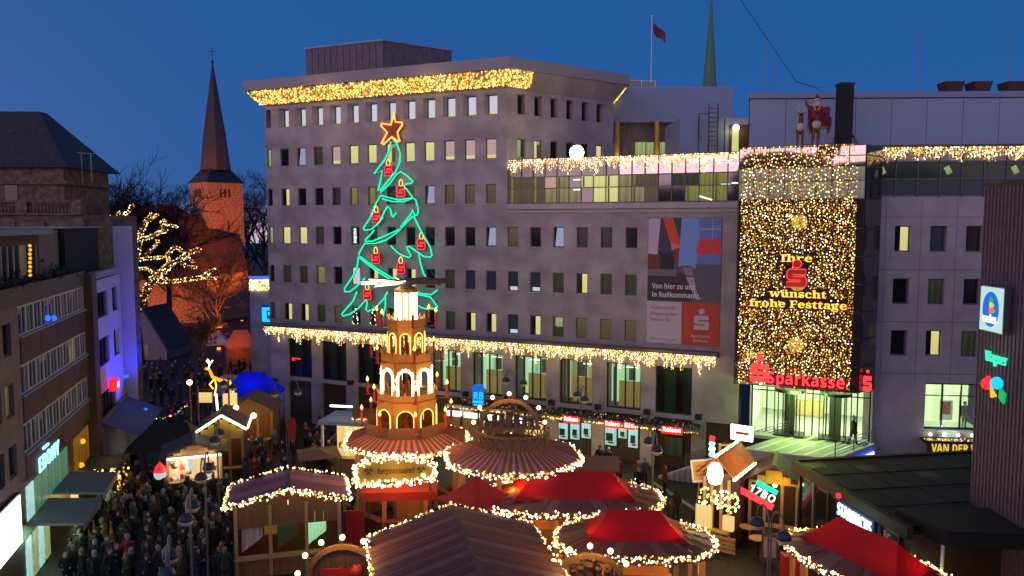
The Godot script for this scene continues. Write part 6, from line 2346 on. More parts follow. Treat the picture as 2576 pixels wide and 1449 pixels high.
func carved_figure(parent: Node, at: Vector3, h: float, m: Material) -> void:
	var s := Shape.new()
	s.lathe([Vector2(0.0, 0), Vector2(h * 0.2, 0), Vector2(h * 0.13, h * 0.5), Vector2(h * 0.17, h * 0.68), Vector2(h * 0.06, h * 0.78), Vector2(h * 0.1, h * 0.88), Vector2(0.0, h)], at, 8)
	part("carved_figure", s, m, parent)


func pyramid() -> void:
	var t := thing("christmas_pyramid", "tall tiered wooden christmas pyramid with lit arches, candles and a rotor on top", "christmas pyramid", Vector3(-6.06, 0, -45), yaw(4))
	var tiers := [[5.45, 1.95, 1.62, 0.44, 1.05, 0.25], [7.62, 1.95, 1.36, 0.36, 1.15, 0.1], [9.95, 1.6, 0.98, 0.25, 1.0, 0.12]]
	for k in 3:
		var q: Array = tiers[k]
		var w: float = q[2] * 2.0 * tan(PI / 8)
		for i in 8:
			var a := PI / 8 * 0 + PI / 4 * i
			var tr := Transform3D(Basis(Vector3.UP, a), Vector3(sin(a) * q[2], q[0], cos(a) * q[2]))
			var pn := part("arch_panel", arch_panel(w, q[1], q[3], q[4], q[5]), M.gold_wood, t, tr)
			var ln := Shape.new()
			ln.tube(arch_line(q[3] + 0.03, q[4], q[5], 0.06), 0.03 if k != 1 else 0.045, 5)
			part("light_strip", ln, M.strip_warm if k != 1 else M.strip_white, pn)
			if k == 1:
				bulbs(pn, strewn(arch_line(q[3] + 0.1, q[4], q[5], 0.07), 26.0, Vector3(0.035, 0.035, 0.02)), 0.05, ["bulb_white", "bulb_white", "bulb_warm"])
		for i in 5:
			var g := TAU * i / 5.0
			carved_figure(t, Vector3(sin(g) * q[2] * 0.5, q[0] + 0.05, cos(g) * q[2] * 0.5), 1.0 - 0.15 * k, [M.candle_red, M.wood, M.figure_blue, M.wood_pale, M.green_paint][i])
		var core := Shape.new()
		core.tube([Vector3(0, q[0], 0), Vector3(0, q[0] + q[1], 0)], 0.09, 8)
		part("spindle", core, M.wood, t)
		lamp("tier_light", Vector3(-6.06, q[0] + q[1] - 0.35, -45), Color(1.0, 0.72, 0.3), 0.8, 0.1)
	# galleries between the tiers
	for q in [[7.38, 1.75, 0.42, 1.70], [9.55, 1.50, 0.5, 1.42], [11.5, 1.12, 0.5, 1.05]]:
		var s := Shape.new()
		s.lathe([Vector2(0.0, q[0]), Vector2(q[3], q[0]), Vector2(q[1], q[0] + 0.12), Vector2(q[1], q[0] + q[2]), Vector2(q[1] - 0.08, q[0] + q[2]), Vector2(q[1] - 0.08, q[0] + 0.14), Vector2(0, q[0] + 0.14)], Vector3.ZERO, 8, PI / 8, true)
		part("gallery", s, M.gold_wood, t)
		var fi := Shape.new()
		for i in 16:
			var g := TAU * i / 16.0
			fi.lathe([Vector2(0.05, 0), Vector2(0.07, 0.12), Vector2(0.0, 0.3)], Vector3(sin(g) * (q[1] - 0.04), q[0] + q[2] - 0.02, cos(g) * (q[1] - 0.04)), 5)
		part("finial", fi, M.gold_paint, t).set_meta("kind", "stuff")
		for i in 6:
			var g := TAU * (i + 0.25) / 6.0
			var e := Vector3(sin(g) * (q[1] + 0.65), q[0] + 0.12, cos(g) * (q[1] + 0.65))
			var arm := Shape.new()
			arm.tube([Vector3(sin(g) * q[1], q[0] + 0.05, cos(g) * q[1]), e], 0.03, 5)
			part("candle_arm", arm, M.wood, t)
			turned_candle(t, e)
	# lit lantern and rotor
	var ln := Shape.new()
	for i in 10:
		var g := TAU * i / 10.0
		ln.box(Vector3(sin(g) * 0.60, 12.75, cos(g) * 0.60), Vector3(0.2, 1.7, 0.06), Basis(Vector3.UP, g))
	part("lantern_light", ln, M.strip_white, t)
	var lc := Shape.new()
	lc.lathe([Vector2(0.55, 11.7), Vector2(0.55, 13.55)], Vector3.ZERO, 10)
	part("lantern_core", lc, M.lit_cream, t)
	var cap := Shape.new()
	cap.lathe([Vector2(0.72, 13.5), Vector2(0.68, 13.66), Vector2(0.1, 13.95), Vector2(0.0, 13.95)], Vector3.ZERO, 10, 0.0, true)
	part("lantern_roof", cap, M.gold_paint, t)
	lamp("lantern_light_source", Vector3(-6.06, 12.7, -43.9), Color(1.0, 0.88, 0.6), 1.3, 0.3)
	var ax := Shape.new()
	ax.tube([Vector3(0, 13.9, 0), Vector3(0, 14.35, 0)], 0.12, 8)
	part("hub", ax, M.wood, t)
	for i in 8:
		var g := TAU * i / 8.0 + 0.2
		var bs := Basis(Vector3.UP, g) * Basis(Vector3(0, 0, 1), 0.35)
		var b := Shape.new()
		b.box(Vector3(0, 0, 1.42), Vector3(0.62, 0.05, 2.2))
		var bl := part("blade", b, M.wood if i % 2 else M.wood_dark, t, Transform3D(bs, Vector3(0, 14.1, 0)))
		if i in [4, 5, 6, 7]:
			var st := Shape.new()
			for x in [-0.24, 0.24]:
				st.box(Vector3(x, -0.045, 1.42), Vector3(0.1, 0.03, 2.1))
			st.box(Vector3(0, -0.045, 2.44), Vector3(0.5, 0.03, 0.1))
			part("light_strip", st, M.strip_white, bl)
	# base drum and striped roof of the drinks stall under it
	var dr := Shape.new()
	dr.lathe([Vector2(2.45, 5.35), Vector2(2.45, 6.15), Vector2(2.38, 6.15), Vector2(2.36, 5.5), Vector2(0.0, 5.5)], Vector3.ZERO, 8, PI / 8, true)
	part("base_drum", dr, M.wood, t)
	for i in 8:
		var g := TAU * (i + 0.3) / 8.0
		turned_candle(t, Vector3(sin(g) * 2.6, 5.9, cos(g) * 2.6), 0.95)
	striped_stall(t, 3.65, 2.3, 5.05, 5.55, true)
	lamp("stall_light", Vector3(-6.06, 3.9, -42.0), Color(1.0, 0.62, 0.25), 3.0, 0.3)
	for q in [[-8.6, 6.9, -42.8, 1.6], [-3.6, 6.9, -42.8, 1.6], [-6.0, 7.0, -41.9, 1.8], [-7.9, 9.0, -43.4, 1.0], [-4.2, 9.0, -43.4, 1.0], [-6.0, 11.0, -42.9, 0.9]]:
		lamp("candle_light", Vector3(q[0], q[1], q[2]), Color(1.0, 0.66, 0.26), q[3], 0.09)


# a round stall roof of alternating pale and red battens on eight sides, with posts, counter and a lit inside
func striped_stall(t: Node3D, r1: float, r0: float, y0: float, y1: float, lights: bool) -> void:
	var two := [Shape.new(), Shape.new()]
	var per := 14
	for side in 8:
		var a0 := TAU * side / 8.0 + PI / 8
		var a1 := TAU * (side + 1) / 8.0 + PI / 8
		var e0 := Vector3(sin(a0), 0, cos(a0))
		var e1 := Vector3(sin(a1), 0, cos(a1))
		for i in per:
			var p := e0.lerp(e1, float(i) / per)
			var q := e0.lerp(e1, float(i + 1) / per)
			var lift := Vector3.UP * (0.035 if i % 2 else 0.0)
			var s: Shape = two[i % 2]
			var up := Vector3.UP
			s.face(p * r1 + up * y0 + lift, q * r1 + up * y0 + lift, q * r0 + up * y1 + lift, p * r0 + up * y1 + lift, Vector3.UP)
			s.face(p * r1 + up * y0 + lift, q * r1 + up * y0 + lift, q * r1 + up * (y0 - 0.28), p * r1 + up * (y0 - 0.28), p)
			if i % 2:
				s.face(p * r1 + up * y0, p * r1 + up * y0 + lift, p * r0 + up * y1 + lift, p * r0 + up * y1, e0 - e1)
				s.face(q * r1 + up * y0, q * r1 + up * y0 + lift, q * r0 + up * y1 + lift, q * r0 + up * y1, e1 - e0)
	for k in 2:
		part("roof_battens", two[k], [M.stripe_pale, M.stripe_red][k], t).set_meta("kind", "stuff")
	var rim := []
	for i in 8:
		var a := TAU * i / 8.0 + PI / 8
		rim.append(Vector3(sin(a) * (r1 + 0.06), y0 - 0.12, cos(a) * (r1 + 0.06)))
	if lights:
		garland(t, rim, 30.0, 0.09, 0.05, true)
	for i in 8:
		var a := TAU * i / 8.0 + PI / 8
		var post := Shape.new()
		post.box(Vector3(sin(a) * (r1 - 0.7), y0 / 2, cos(a) * (r1 - 0.7)), Vector3(0.24, y0 - 0.02, 0.24))
		part("post", post, M.wood_pale, t)
		var m := a + PI / 8
		var ct := Shape.new()
		ct.box(Vector3(sin(m) * (r1 - 0.85), 0.55, cos(m) * (r1 - 0.85)), Vector3(2.0, 1.1, 0.12), Basis(Vector3.UP, m))
		ct.box(Vector3(sin(m) * (r1 - 0.8), 1.14, cos(m) * (r1 - 0.8)), Vector3(2.2, 0.08, 0.5), Basis(Vector3.UP, m))
		part("counter", ct, M.wood, t)
	var inner := Shape.new()
	inner.lathe([Vector2(0.9, 0), Vector2(0.9, y0), Vector2(r0, y1 - 0.06)], Vector3.ZERO, 8, 0.0, true)
	part("inner_wall", inner, M.wood_pale, t)


func round_stall() -> void:
	var t := thing("round_stall", "round market stall with striped roof and a candle arch on top, right of the pyramid", "market stall", Vector3(0.05, 0, -42), yaw(9))
	striped_stall(t, 3.75, 1.95, 4.95, 5.55, true)
	lamp("stall_light", Vector3(0.05, 4.0, -39.2), Color(1.0, 0.55, 0.2), 3.0, 0.3)
	var dr := Shape.new()
	for i in 20:
		var a := TAU * i / 20.0
		var b := TAU * (i + 1) / 20.0
		var p := Vector3(sin(a) * 1.95, 5.5, cos(a) * 1.95)
		var q := Vector3(sin(b) * 1.95, 5.5, cos(b) * 1.95)
		dr.beam(p, q + Vector3.UP * 0.75, 0.05, 0.05)
		dr.beam(q, p + Vector3.UP * 0.75, 0.05, 0.05)
		dr.tube([p, p + Vector3.UP * 0.8], 0.04, 4)
	dr.lathe([Vector2(2.0, 6.25), Vector2(2.0, 6.35), Vector2(1.88, 6.35)], Vector3.ZERO, 20)
	part("lattice", dr, M.wood, t)
	var dk := Shape.new()
	dk.lathe([Vector2(1.9, 5.54), Vector2(0.0, 5.54)], Vector3.ZERO, 20)
	part("deck", dk, M.wood_dark, t)
	candle_arch("roof_candle_arch", "dark wooden candle arch with seven globe lamps on the roof of the round stall", Vector3(-0.15, 6.32, -42.0), 0.0, 1.62, 7, true)


# an arch of wood carrying globe lamps, with cut-out figures under it
func candle_arch(called: String, label: String, at: Vector3, turn: float, r: float, n: int, figures: bool) -> Node3D:
	var t := thing(called, label, "candle arch", at, yaw(turn), "candle arches with globe lamps")
	var p := PackedVector2Array()
	for i in 17:
		p.append(Vector2(cos(PI * i / 16.0) * r, sin(PI * i / 16.0) * r * 0.92 + 0.15))
	for i in 17:
		p.append(Vector2(cos(PI * (16 - i) / 16.0) * (r - 0.2), sin(PI * (16 - i) / 16.0) * (r - 0.2) * 0.92 + 0.15))
	var s := Shape.new()
	s.prism(p, -0.1, 0.1)
	part("arch", s, M.wood, t)
	var b := Shape.new()
	b.box(Vector3(0, 0.075, 0), Vector3(r * 2.1, 0.149, 0.3))
	part("base_beam", b, M.wood, t)
	for i in n:
		var a := lerpf(0.13, PI - 0.13, float(i) / (n - 1))
		var d := Vector3(cos(a), sin(a) * 0.92, 0)
		var q := d * (r + 0.32) + Vector3(0, 0.15, 0)
		var st := Shape.new()
		st.tube([d * r + Vector3(0, 0.15, 0), q], 0.03, 5)
		st.lathe([Vector2(0.04, -0.16), Vector2(0.11, -0.09)], q, 8)
		part("lamp_stem", st, M.bronze, t)
		var g := Shape.new()
		g.ball(q, 0.115, 6, 10)
		part("globe_lamp", g, M.bulb_globe, t)
	lamp("arch_light", t.transform * Vector3(-r * 0.4, r + 0.6, 0.5), Color(1.0, 0.78, 0.42), 1.5, 0.1)
	lamp("arch_light", t.transform * Vector3(r * 0.4, r + 0.6, 0.5), Color(1.0, 0.78, 0.42), 1.5, 0.1)
	if figures:
		for i in 7:
			var x := lerpf(-r + 0.4, r - 0.4, i / 6.0)
			carved_figure(t, Vector3(x, 0.15, 0.0), 0.45 + 0.75 * (1.0 - absf(x) / r), M.wood_dark)
		var tw := Shape.new()
		for x in [-0.75, 0.1, 0.8]:
			tw.tube([Vector3(x, 0.15, -0.04), Vector3(x + 0.08, 1.15 - absf(x) * 0.4, -0.04)], 0.06, 5)
		part("carved_tree", tw, M.wood_dark, t)
	else:
		for i in 13:
			var x := lerpf(-r + 0.35, r - 0.35, i / 12.0)
			var h := sqrt(maxf(0.05, pow(r - 0.2, 2) - x * x)) * 0.9
			var q := Shape.new()
			q.box(Vector3(x, 0.15 + h / 2, -0.06), Vector3((r - 0.35) / 6.6, h, 0.03))
			part("plank", q, M.wood_dark, t)
		var c := Shape.new()
		c.ball(Vector3(0.55, 0.4, 0.05), 0.3, 6, 10)
		c.box(Vector3(-0.3, 0.3, 0.02), Vector3(1.2, 0.5, 0.06))
		part("red_cutout", c, M.red_paint, t)
	return t


func candle_arches() -> void:
	var a := level(845, 1446, 3.1)
	var s := (17.4 - 3.1) / 14.3
	candle_arch("candle_arch", "wooden candle arch with six globe lamps at the bottom edge, left of the plank roof", Vector3(-6.85, 2.95, -31.0), 4.0, 1.5, 7, false)
	candle_arch("candle_arch", "reddish wooden candle arch with globe lamps before the lower red canopy", Vector3(3.05, 3.1, -30.0), -4.0, 1.4, 7, true)
	for q in [[-6.85, -31.0, 2.95, "dark wooden kiosk that carries the left candle arch", 0], [3.05, -30.0, 3.1, "dark wooden kiosk that carries the reddish candle arch", 1]]:
		var k := thing("arch_kiosk", q[3], "kiosk", Vector3(q[0], 0, q[1]))
		var b := Shape.new()
		b.box(Vector3(0, q[2] / 2 - 0.08, -0.1), Vector3(3.0, q[2] - 0.16, 1.2))
		part("wall", b, M.wood_dark, k)
		var r := Shape.new()
		r.box(Vector3(0, q[2] - 0.06, -0.1), Vector3(3.4, 0.118, 1.6))
		part("roof", r, M.roof_wood, k)


# ---------------------------------------------------------------- stalls with a rounded board roof and a red canopy
func oval_stall(label: String, at: Vector3, turn: float, lx: float, lz: float, rim_y: float, canopy: Array) -> Node3D:
	var t := thing("oval_stall", label, "market stall", at, yaw(turn), "oval stalls with red canopies")
	var n := 44
	var outer := []
	var inner := []
	var sq := 2.7
	for i in n:
		var a := TAU * i / n
		var c := cos(a)
		var s := sin(a)
		var p := Vector3(signf(c) * pow(absf(c), 2.0 / sq) * lx / 2, rim_y, signf(s) * pow(absf(s), 2.0 / sq) * lz / 2)
		outer.append(p)
		inner.append(Vector3(p.x * canopy[0] * 0.98 / lx, rim_y + 0.38, p.z * canopy[1] * 0.98 / lz))
	for i in n:
		var j := (i + 1) % n
		var b := Shape.new()
		var lift := Vector3.UP * (0.03 * (i % 2) + 0.008 * (i % 3))
		b.face(outer[i] + lift, outer[j] + lift, inner[j] + lift, inner[i] + lift, Vector3.UP)
		b.face(outer[i] + lift, outer[j] + lift, outer[j] - Vector3(0, 0.22, 0), outer[i] - Vector3(0, 0.22, 0), outer[i] - Vector3(0, rim_y, 0))
		b.face(outer[i] + lift, inner[i] + lift, inner[i] + lift - Vector3(0, 0.06, 0), outer[i] + lift - Vector3(0, 0.06, 0))
		part("roof_board", b, M.roof_wood if i % 3 else M.roof_wood_light, t)
	# canopy: hipped cloth with slightly sagging sides
	var hw: float = canopy[0] / 2
	var hd: float = canopy[1] / 2
	var rl: float = canopy[2] / 2
	var y0 := rim_y + 0.36
	var y1: float = rim_y + 0.36 + canopy[3]
	var cl := Shape.new()
	var corner := [Vector3(-hw, y0, hd), Vector3(hw, y0, hd), Vector3(hw, y0, -hd), Vector3(-hw, y0, -hd)]
	var ridge := [Vector3(-rl, y1, 0), Vector3(rl, y1, 0), Vector3(rl, y1, 0), Vector3(-rl, y1, 0)]
	for k in 4:
		var k2 := (k + 1) % 4
		for i in 8:
			for j in 5:
				var f := func(u: float, w: float) -> Vector3:
					var p: Vector3 = corner[k].lerp(corner[k2], u).lerp(ridge[k].lerp(ridge[k2], u), w)
					return p - Vector3(0, 0.16 * sin(PI * w) * (0.6 + 0.4 * sin(PI * u)) + 0.012 * sin(u * 40.0), 0)
				var p0: Vector3 = f.call(i / 8.0, j / 5.0)
				var p1: Vector3 = f.call((i + 1) / 8.0, j / 5.0)
				var p2: Vector3 = f.call((i + 1) / 8.0, (j + 1) / 5.0)
				var p3: Vector3 = f.call(i / 8.0, (j + 1) / 5.0)
				cl.face(p0, p1, p2, p3, Vector3.UP)
	part("canopy", cl, M.red_canvas, t)
	garland(t, outer, 34.0, 0.075, 0.045, true)
	# posts, counters, shelves and warm light inside
	for i in range(0, n, 4):
		var p: Vector3 = outer[i] * Vector3(0.88, 0, 0.86)
		var post := Shape.new()
		post.box(p + Vector3.UP * rim_y / 2, Vector3(0.16, rim_y, 0.16))
		part("post", post, M.wood_pale, t)
	for i in range(0, n, 4):
		var p: Vector3 = outer[i] * Vector3(0.84, 0, 0.82)
		var q: Vector3 = outer[(i + 4) % n] * Vector3(0.84, 0, 0.82)
		var ct := Shape.new()
		ct.beam(p + Vector3.UP * 0.55, q + Vector3.UP * 0.55, 0.1, 1.1)
		ct.beam(p + Vector3.UP * 1.14, q + Vector3.UP * 1.14, 0.45, 0.07)
		part("counter", ct, M.wood_pale, t)
	var core := Shape.new()
	core.box(Vector3(0, 1.1, 0), Vector3(lx * 0.45, 2.2, lz * 0.25))
	part("shelf_block", core, M.wood, t)
	for i in 14:
		var g := Shape.new()
		var a := TAU * i / 14.0
		g.box(Vector3(cos(a) * lx * 0.39, 1.3, sin(a) * lz * 0.38), Vector3(0.35, 0.25, 0.25), Basis(Vector3.UP, i * 1.3))
		part("goods", g, [M.wood_pale, M.red_paint, M.white_canvas, M.yellow_paint][i % 4], t)
	var bulb := Shape.new()
	for x in [-0.25, 0.25]:
		bulb.ball(Vector3(x * lx, rim_y - 0.25, 0), 0.12, 5, 8)
	part("hanging_lamp", bulb, M.bulb_globe, t)
	for x in [-0.25, 0.25]:
		lamp("stall_light", t.transform * Vector3(x * lx, rim_y + 0.12, lz * 0.1), Color(1.0, 0.70, 0.36), 2.3, 0.2)
		lamp("stall_light", t.transform * Vector3(x * lx, rim_y - 0.7, lz * 0.34), Color(1.0, 0.72, 0.32), 1.2, 0.2)
	return t


func oval_stalls() -> void:
	oval_stall("large oval stall with a broad red canopy and light garland, centre right of the market", Vector3(3.05, 0, -39.0), 0.0, 9.0, 5.2, 3.6, [6.0, 3.1, 4.0, 0.95])
	oval_stall("smaller oval stall with red canopy, in front of the largest one", Vector3(5.35, 0, -33.7), -3.0, 6.9, 4.4, 3.6, [4.3, 2.6, 2.2, 0.95])
	oval_stall("oval stall with red canopy at the lower right, beside the dark pavilion", Vector3(14.45, 0, -31.4), 114.5, 7.2, 4.2, 3.55, [5.0, 2.4, 3.0, 1.05])


# ---------------------------------------------------------------- gabled huts
# opts: roof, roof2, wall, board (width of the roof boards), lap (boards along the ridge), over (overhang), back (a closed back), light
func hut(called: String, label: String, at: Vector3, turn: float, w: float, dep: float, eave: float, ridge: float, o: Dictionary) -> Node3D:
	var t := thing(called, label, o.get("category", "market stall"), at, yaw(turn), o.get("group", ""))
	var over: float = o.get("over", 0.4)
	var hw := w / 2 + over
	var len_z := dep + over * 2
	var z_mid := -dep / 2
	var run := Vector2(hw, ridge - eave)
	var ang := atan2(run.y, run.x)
	for sg in [-1.0, 1.0]:
		var bs := Basis(Vector3(0, 0, 1), -sg * ang)
		var bw: float = o.get("board", 0.34)
		if o.get("lap", false):
			var n := int(ceil(run.length() / bw))
			for i in n:
				var f := (i + 0.5) / n
				var b := Shape.new()
				b.box(Vector3(sg * hw * (1 - f), lerpf(eave, ridge, f) + 0.03, z_mid), Vector3(run.length() / n * 1.08, 0.04, len_z), Basis(Vector3(0, 0, 1), -sg * (ang - 0.08)))
				part("roof_board", b, M[o.roof] if i % 3 else M[o.get("roof2", o.roof)], t)
		else:
			var n := int(round(len_z / bw))
			for i in n:
				var z := z_mid + len_z / 2 - (i + 0.5) * len_z / n
				var b := Shape.new()
				b.box(Vector3(sg * hw / 2, (eave + ridge) / 2 + 0.02 + o.get("step", 0.014) * (i % 2), z), Vector3(run.length() + 0.01, 0.045, len_z / n - 0.012), bs * Basis(Vector3.RIGHT, o.get("tip", 0.03)))
				part("roof_board", b, M[o.roof] if (i + int(sg)) % 3 else M[o.get("roof2", o.roof)], t)
	var cap := Shape.new()
	cap.box(Vector3(0, ridge + 0.07, z_mid), Vector3(0.22, 0.05, len_z))
	part("ridge_cap", cap, M[o.get("cap", "wood_dark")], t)
	# walls of upright planks: sides, back and gables
	var wall: Material = M[o.get("wall", "wood")]
	for sg in [-1.0, 1.0]:
		var n := int(dep / 0.4)
		for i in n:
			var p := Shape.new()
			p.box(Vector3(sg * w / 2, eave / 2 - 0.03, -dep * (i + 0.5) / n), Vector3(0.06 + 0.012 * (i % 2), eave - 0.1, dep / n - 0.012))
			part("plank", p, wall, t)
	var nb := int(w / 0.4)
	for i in nb:
		var x := -w / 2 + w * (i + 0.5) / nb
		var top := lerpf(ridge, eave, absf(x) / (w / 2)) - 0.14
		if o.get("back", true):
			var p := Shape.new()
			p.box(Vector3(x, top / 2, -dep), Vector3(w / nb - 0.012, top, 0.06 + 0.012 * (i % 2)))
			part("plank", p, wall, t)
		var lo: float = o.get("open", 2.5)
		if top > lo + 0.05:
			var g := Shape.new()
			g.box(Vector3(x, (top + lo) / 2, 0), Vector3(w / nb - 0.012, top - lo, 0.06 + 0.012 * (i % 2)))
			part("gable_board", g, M[o.get("gable", o.get("wall", "wood"))], t)
		if not o.get("bare", false):
			var c := Shape.new()
			c.box(Vector3(x, 0.5, 0), Vector3(w / nb - 0.012, 1.0, 0.06 + 0.012 * (i % 2)))
			part("plank", c, wall, t)
	var po := Shape.new()
	for x in [-w / 2 + 0.08, -w * 0.17, w * 0.17, w / 2 - 0.08]:
		po.box(Vector3(x, eave * 0.49, 0.02), Vector3(0.16, eave * 0.96, 0.16))
	part("post", po, M.wood_pale, t)
	if not o.get("bare", false):
		var co := Shape.new()
		co.box(Vector3(0, 1.05, 0.16), Vector3(w, 0.08, 0.5))
		part("counter", co, M.wood_pale, t)
	var e: float = o.get("light", 1.5)
	if e > 0.0:
		var bl := Shape.new()
		bl.ball(Vector3(0, eave - 0.5, -dep * 0.5), 0.13, 5, 8)
		part("hanging_lamp", bl, M.bulb_globe, t)
		lamp("hut_light", t.transform * Vector3(0, eave - 0.5, -dep * 0.5), o.get("color", Color(1.0, 0.72, 0.34)), e, 0.12)
	var edge := [Vector3(-hw, eave + 0.02, over + 0.06), Vector3(0, ridge + 0.04, over + 0.06), Vector3(hw, eave + 0.02, over + 0.06)]
	if o.get("garland", "") != "":
		var gw: String = o.garland
		if gw.contains("f"):
			garland(t, edge, 34.0, 0.08, 0.048)
		if gw.contains("l"):
			garland(t, [edge[0], edge[0] - Vector3(0, 0, len_z)], 26.0, 0.06, 0.045)
		if gw.contains("r"):
			garland(t, [edge[2], edge[2] - Vector3(0, 0, len_z)], 26.0, 0.06, 0.045)
		if gw.contains("b"):
			var bk := []
			for p in edge:
				bk.append(p - Vector3(0, -0.12, len_z + 0.1))
			garland(t, bk, o.get("back_per", 14.0), 0.035, 0.048)
	if o.has("strip"):
		for k in 2:
			var s := Shape.new()
			s.beam(edge[k] + Vector3(0, -0.02, 0.02), edge[k + 1] + Vector3(0, -0.02, 0.02), 0.07, 0.14)
			part("light_strip", s, M[o.strip], t)
	return t


func huts() -> void:
	# purple sheet roof at the left
	var a := hut("market_hut", "brown hut with purple sheet gable roof edged by lights, left of the lettered sign", Vector3(-11.1, 0, -38.2), 15.0, 5.1, 2.5, 3.70, 4.38, {"roof": "purple_sheet", "roof2": "plum_sheet", "board": 0.85, "over": 0.42, "garland": "frlb", "light": 0.5, "step": 0.0, "tip": 0.0, "wall": "wood"})
	for q in [[-1.75, "white_canvas"], [-0.05, "lit_faint"], [1.3, "lit_mint"]]:
		var cu := Shape.new()
		var fold := []
		for i in 7:
			fold.append(Vector3(q[0] - 0.5 + i * 0.17, 0, -0.25 + 0.09 * (i % 2)))
		for i in 6:
			cu.face(fold[i] + Vector3(0, 1.2 + 0.12 * i, 0), fold[i + 1] + Vector3(0, 1.32 + 0.12 * i, 0), fold[i + 1] + Vector3(0, 3.0, 0), fold[i] + Vector3(0, 3.0, 0))
		part("curtain", cu, M[q[1]], a)
	var no := Shape.new()
	no.box(Vector3(-0.85, 2.35, 0.1), Vector3(0.6, 0.42, 0.03))
	part("notice", no, M.yellow_paint, a)
	var rl := Shape.new()
	rl.ball(Vector3(1.05, 2.3, -0.3), 0.1, 5, 8)
	part("red_light", rl, M.sign_red, a)
	# the big plank roof in the foreground
	hut("plank_roof_hall", "long market hall with weathered plank roof filling the bottom centre", Vector3(-1.05, 0, -26.5), 13.0, 6.6, 6.6, 4.05, 5.2, {"roof": "roof_wood", "roof2": "roof_wood_light", "board": 0.3, "over": 0.3, "garland": "blr", "light": 1.2, "open": 3.2, "step": 0.07, "tip": 0.22, "back_per": 20.0, "wall": "wood", "category": "market hall"})
	var ps := thing("board_post", "yellow-lit wooden post block at the left eave of the plank-roofed hall", "post", Vector3(-5.55, 0, -32.6), yaw(13))
	var pb := Shape.new()
	pb.box(Vector3(0, 3.6, 0), Vector3(0.85, 0.8, 0.3))
	part("board", pb, M.yellow_paint, ps)
	var pp := Shape.new()
	pp.box(Vector3(0.1, 1.6, 0), Vector3(0.2, 3.2, 0.2))
	part("post", pp, M.wood, ps)
	# gingerbread-coloured hut on the right with neon, candy cane and billboard
	var g := hut("gingerbread_hut", "glowing orange-roofed hut outlined in white light tubes, right of the red canopies", Vector3(10.95, 0, -41.2), -34.5, 1.5, 3.3, 4.0, 5.0, {"roof": "gingerbread", "board": 1.1, "over": 0.25, "light": 2.0, "open": 2.6, "wall": "wood_dark", "step": 0.0, "tip": 0.0})
	var tb := Shape.new()
	for z in range(0, 5):
		tb.box(Vector3(0.0, 5.13, 0.1 - 0.75 * z), Vector3(0.12, 0.12, 0.5))
		tb.box(Vector3(1.02, 4.04, 0.1 - 0.75 * z), Vector3(0.12, 0.12, 0.55))
	part("light_tube", tb, M.strip_white, g)
	var ball := Shape.new()
	ball.lathe([Vector2(0, -0.62), Vector2(0.3, -0.5), Vector2(0.42, -0.1), Vector2(0.38, 0.3), Vector2(0.2, 0.56), Vector2(0, 0.62)], Vector3(0.1, 4.3, 0.65), 16)
	part("globe_lamp", ball, M.bulb_globe_soft, g)
	lamp("globe_light", g.transform * Vector3(0.1, 4.6, 1.4), Color(1.0, 0.80, 0.5), 6.0, 0.4)
	lamp("roof_light", g.transform * Vector3(2.0, 5.6, -1.2), Color(1.0, 0.72, 0.38), 3.5, 0.2)
	var us := Shape.new()
	us.box(Vector3(0.1, 5.55, -3.55), Vector3(1.25, 0.85, 0.12))
	part("lit_roof_sign", us, M.strip_white, g)
	var ui := Shape.new()
	ui.box(Vector3(0.15, 5.55, -3.47), Vector3(0.75, 0.16, 0.04))
	part("lettering", ui, M.red_paint, g)
	var hang := []
	for i in 70:
		hang.append(Vector3(rng.randf_range(-0.8, 1.3), rng.randf_range(2.3, 3.3), rng.randf_range(0.1, 0.6)))
	bulbs(g, hang, 0.07, ["bulb_white", "bulb_warm"])
	var sl := Shape.new()
	for i in 4:
		sl.box(Vector3(0.6, 0.25 + 0.22 * i, 0.62), Vector3(1.3, 0.16, 0.06))
	part("front_slat", sl, M.wood_pale, g)
	var wl := Shape.new()
	wl.box(Vector3(-0.6, 1.75, 0.3), Vector3(0.9, 1.2, 0.06))
	wl.box(Vector3(0.75, 1.65, 0.3), Vector3(0.55, 0.75, 0.3))
	part("lit_display", wl, M.lit_cream, g)
	var x := hut("neon_hut", "small hut with yellow-lit gable and red and green neon, beside the orange-roofed one", Vector3(14.2, 0, -41.9), -22.0, 2.6, 2.2, 3.4, 4.35, {"roof": "wood_dark", "over": 0.3, "light": 1.2, "wall": "wood_dark", "gable": "yellow_paint", "open": 3.3, "board": 0.5})
	lamp("gable_light", x.transform * Vector3(0.4, 3.5, 0.75), Color(1.0, 0.8, 0.2), 0.5, 0.1)
	var ne := thing("neon_letter_sign", "slanting red and green neon sign with white letters under the yellow gable", "sign", x.transform * Vector3(-0.9, 3.05, 0.55), yaw(-22.0) * Basis(Vector3(0, 0, 1), -0.42))
	var r1 := Shape.new()
	r1.box(Vector3(0.15, -0.42, 0), Vector3(2.1, 0.34, 0.08))
	part("red_neon_bar", r1, M.sign_red_bright, ne)
	var r2 := Shape.new()
	r2.box(Vector3(0.45, 0.42, 0), Vector3(1.2, 0.26, 0.08))
	part("green_neon_bar", r2, M.neon_green, ne)
	words("lettering", "17BO", 0.42, 0.05, M.sign_white, ne, shift(Vector3(0.4, 0.02, 0.07)), sans, 1.4)
	var bd := thing("tilted_billboard", "pale wooden billboard on trestle legs left of the orange-roofed hut", "billboard", far(1768, 1202, 42.0) * Vector3(1, 0, 1), yaw(-8))
	var bb := Shape.new()
	bb.box(Vector3(0, 4.05, 0), Vector3(1.15, 1.15, 0.08), Basis(Vector3(0, 0, 1), 0.12))
	part("board", bb, M.wood_pale, bd)
	var bf := Shape.new()
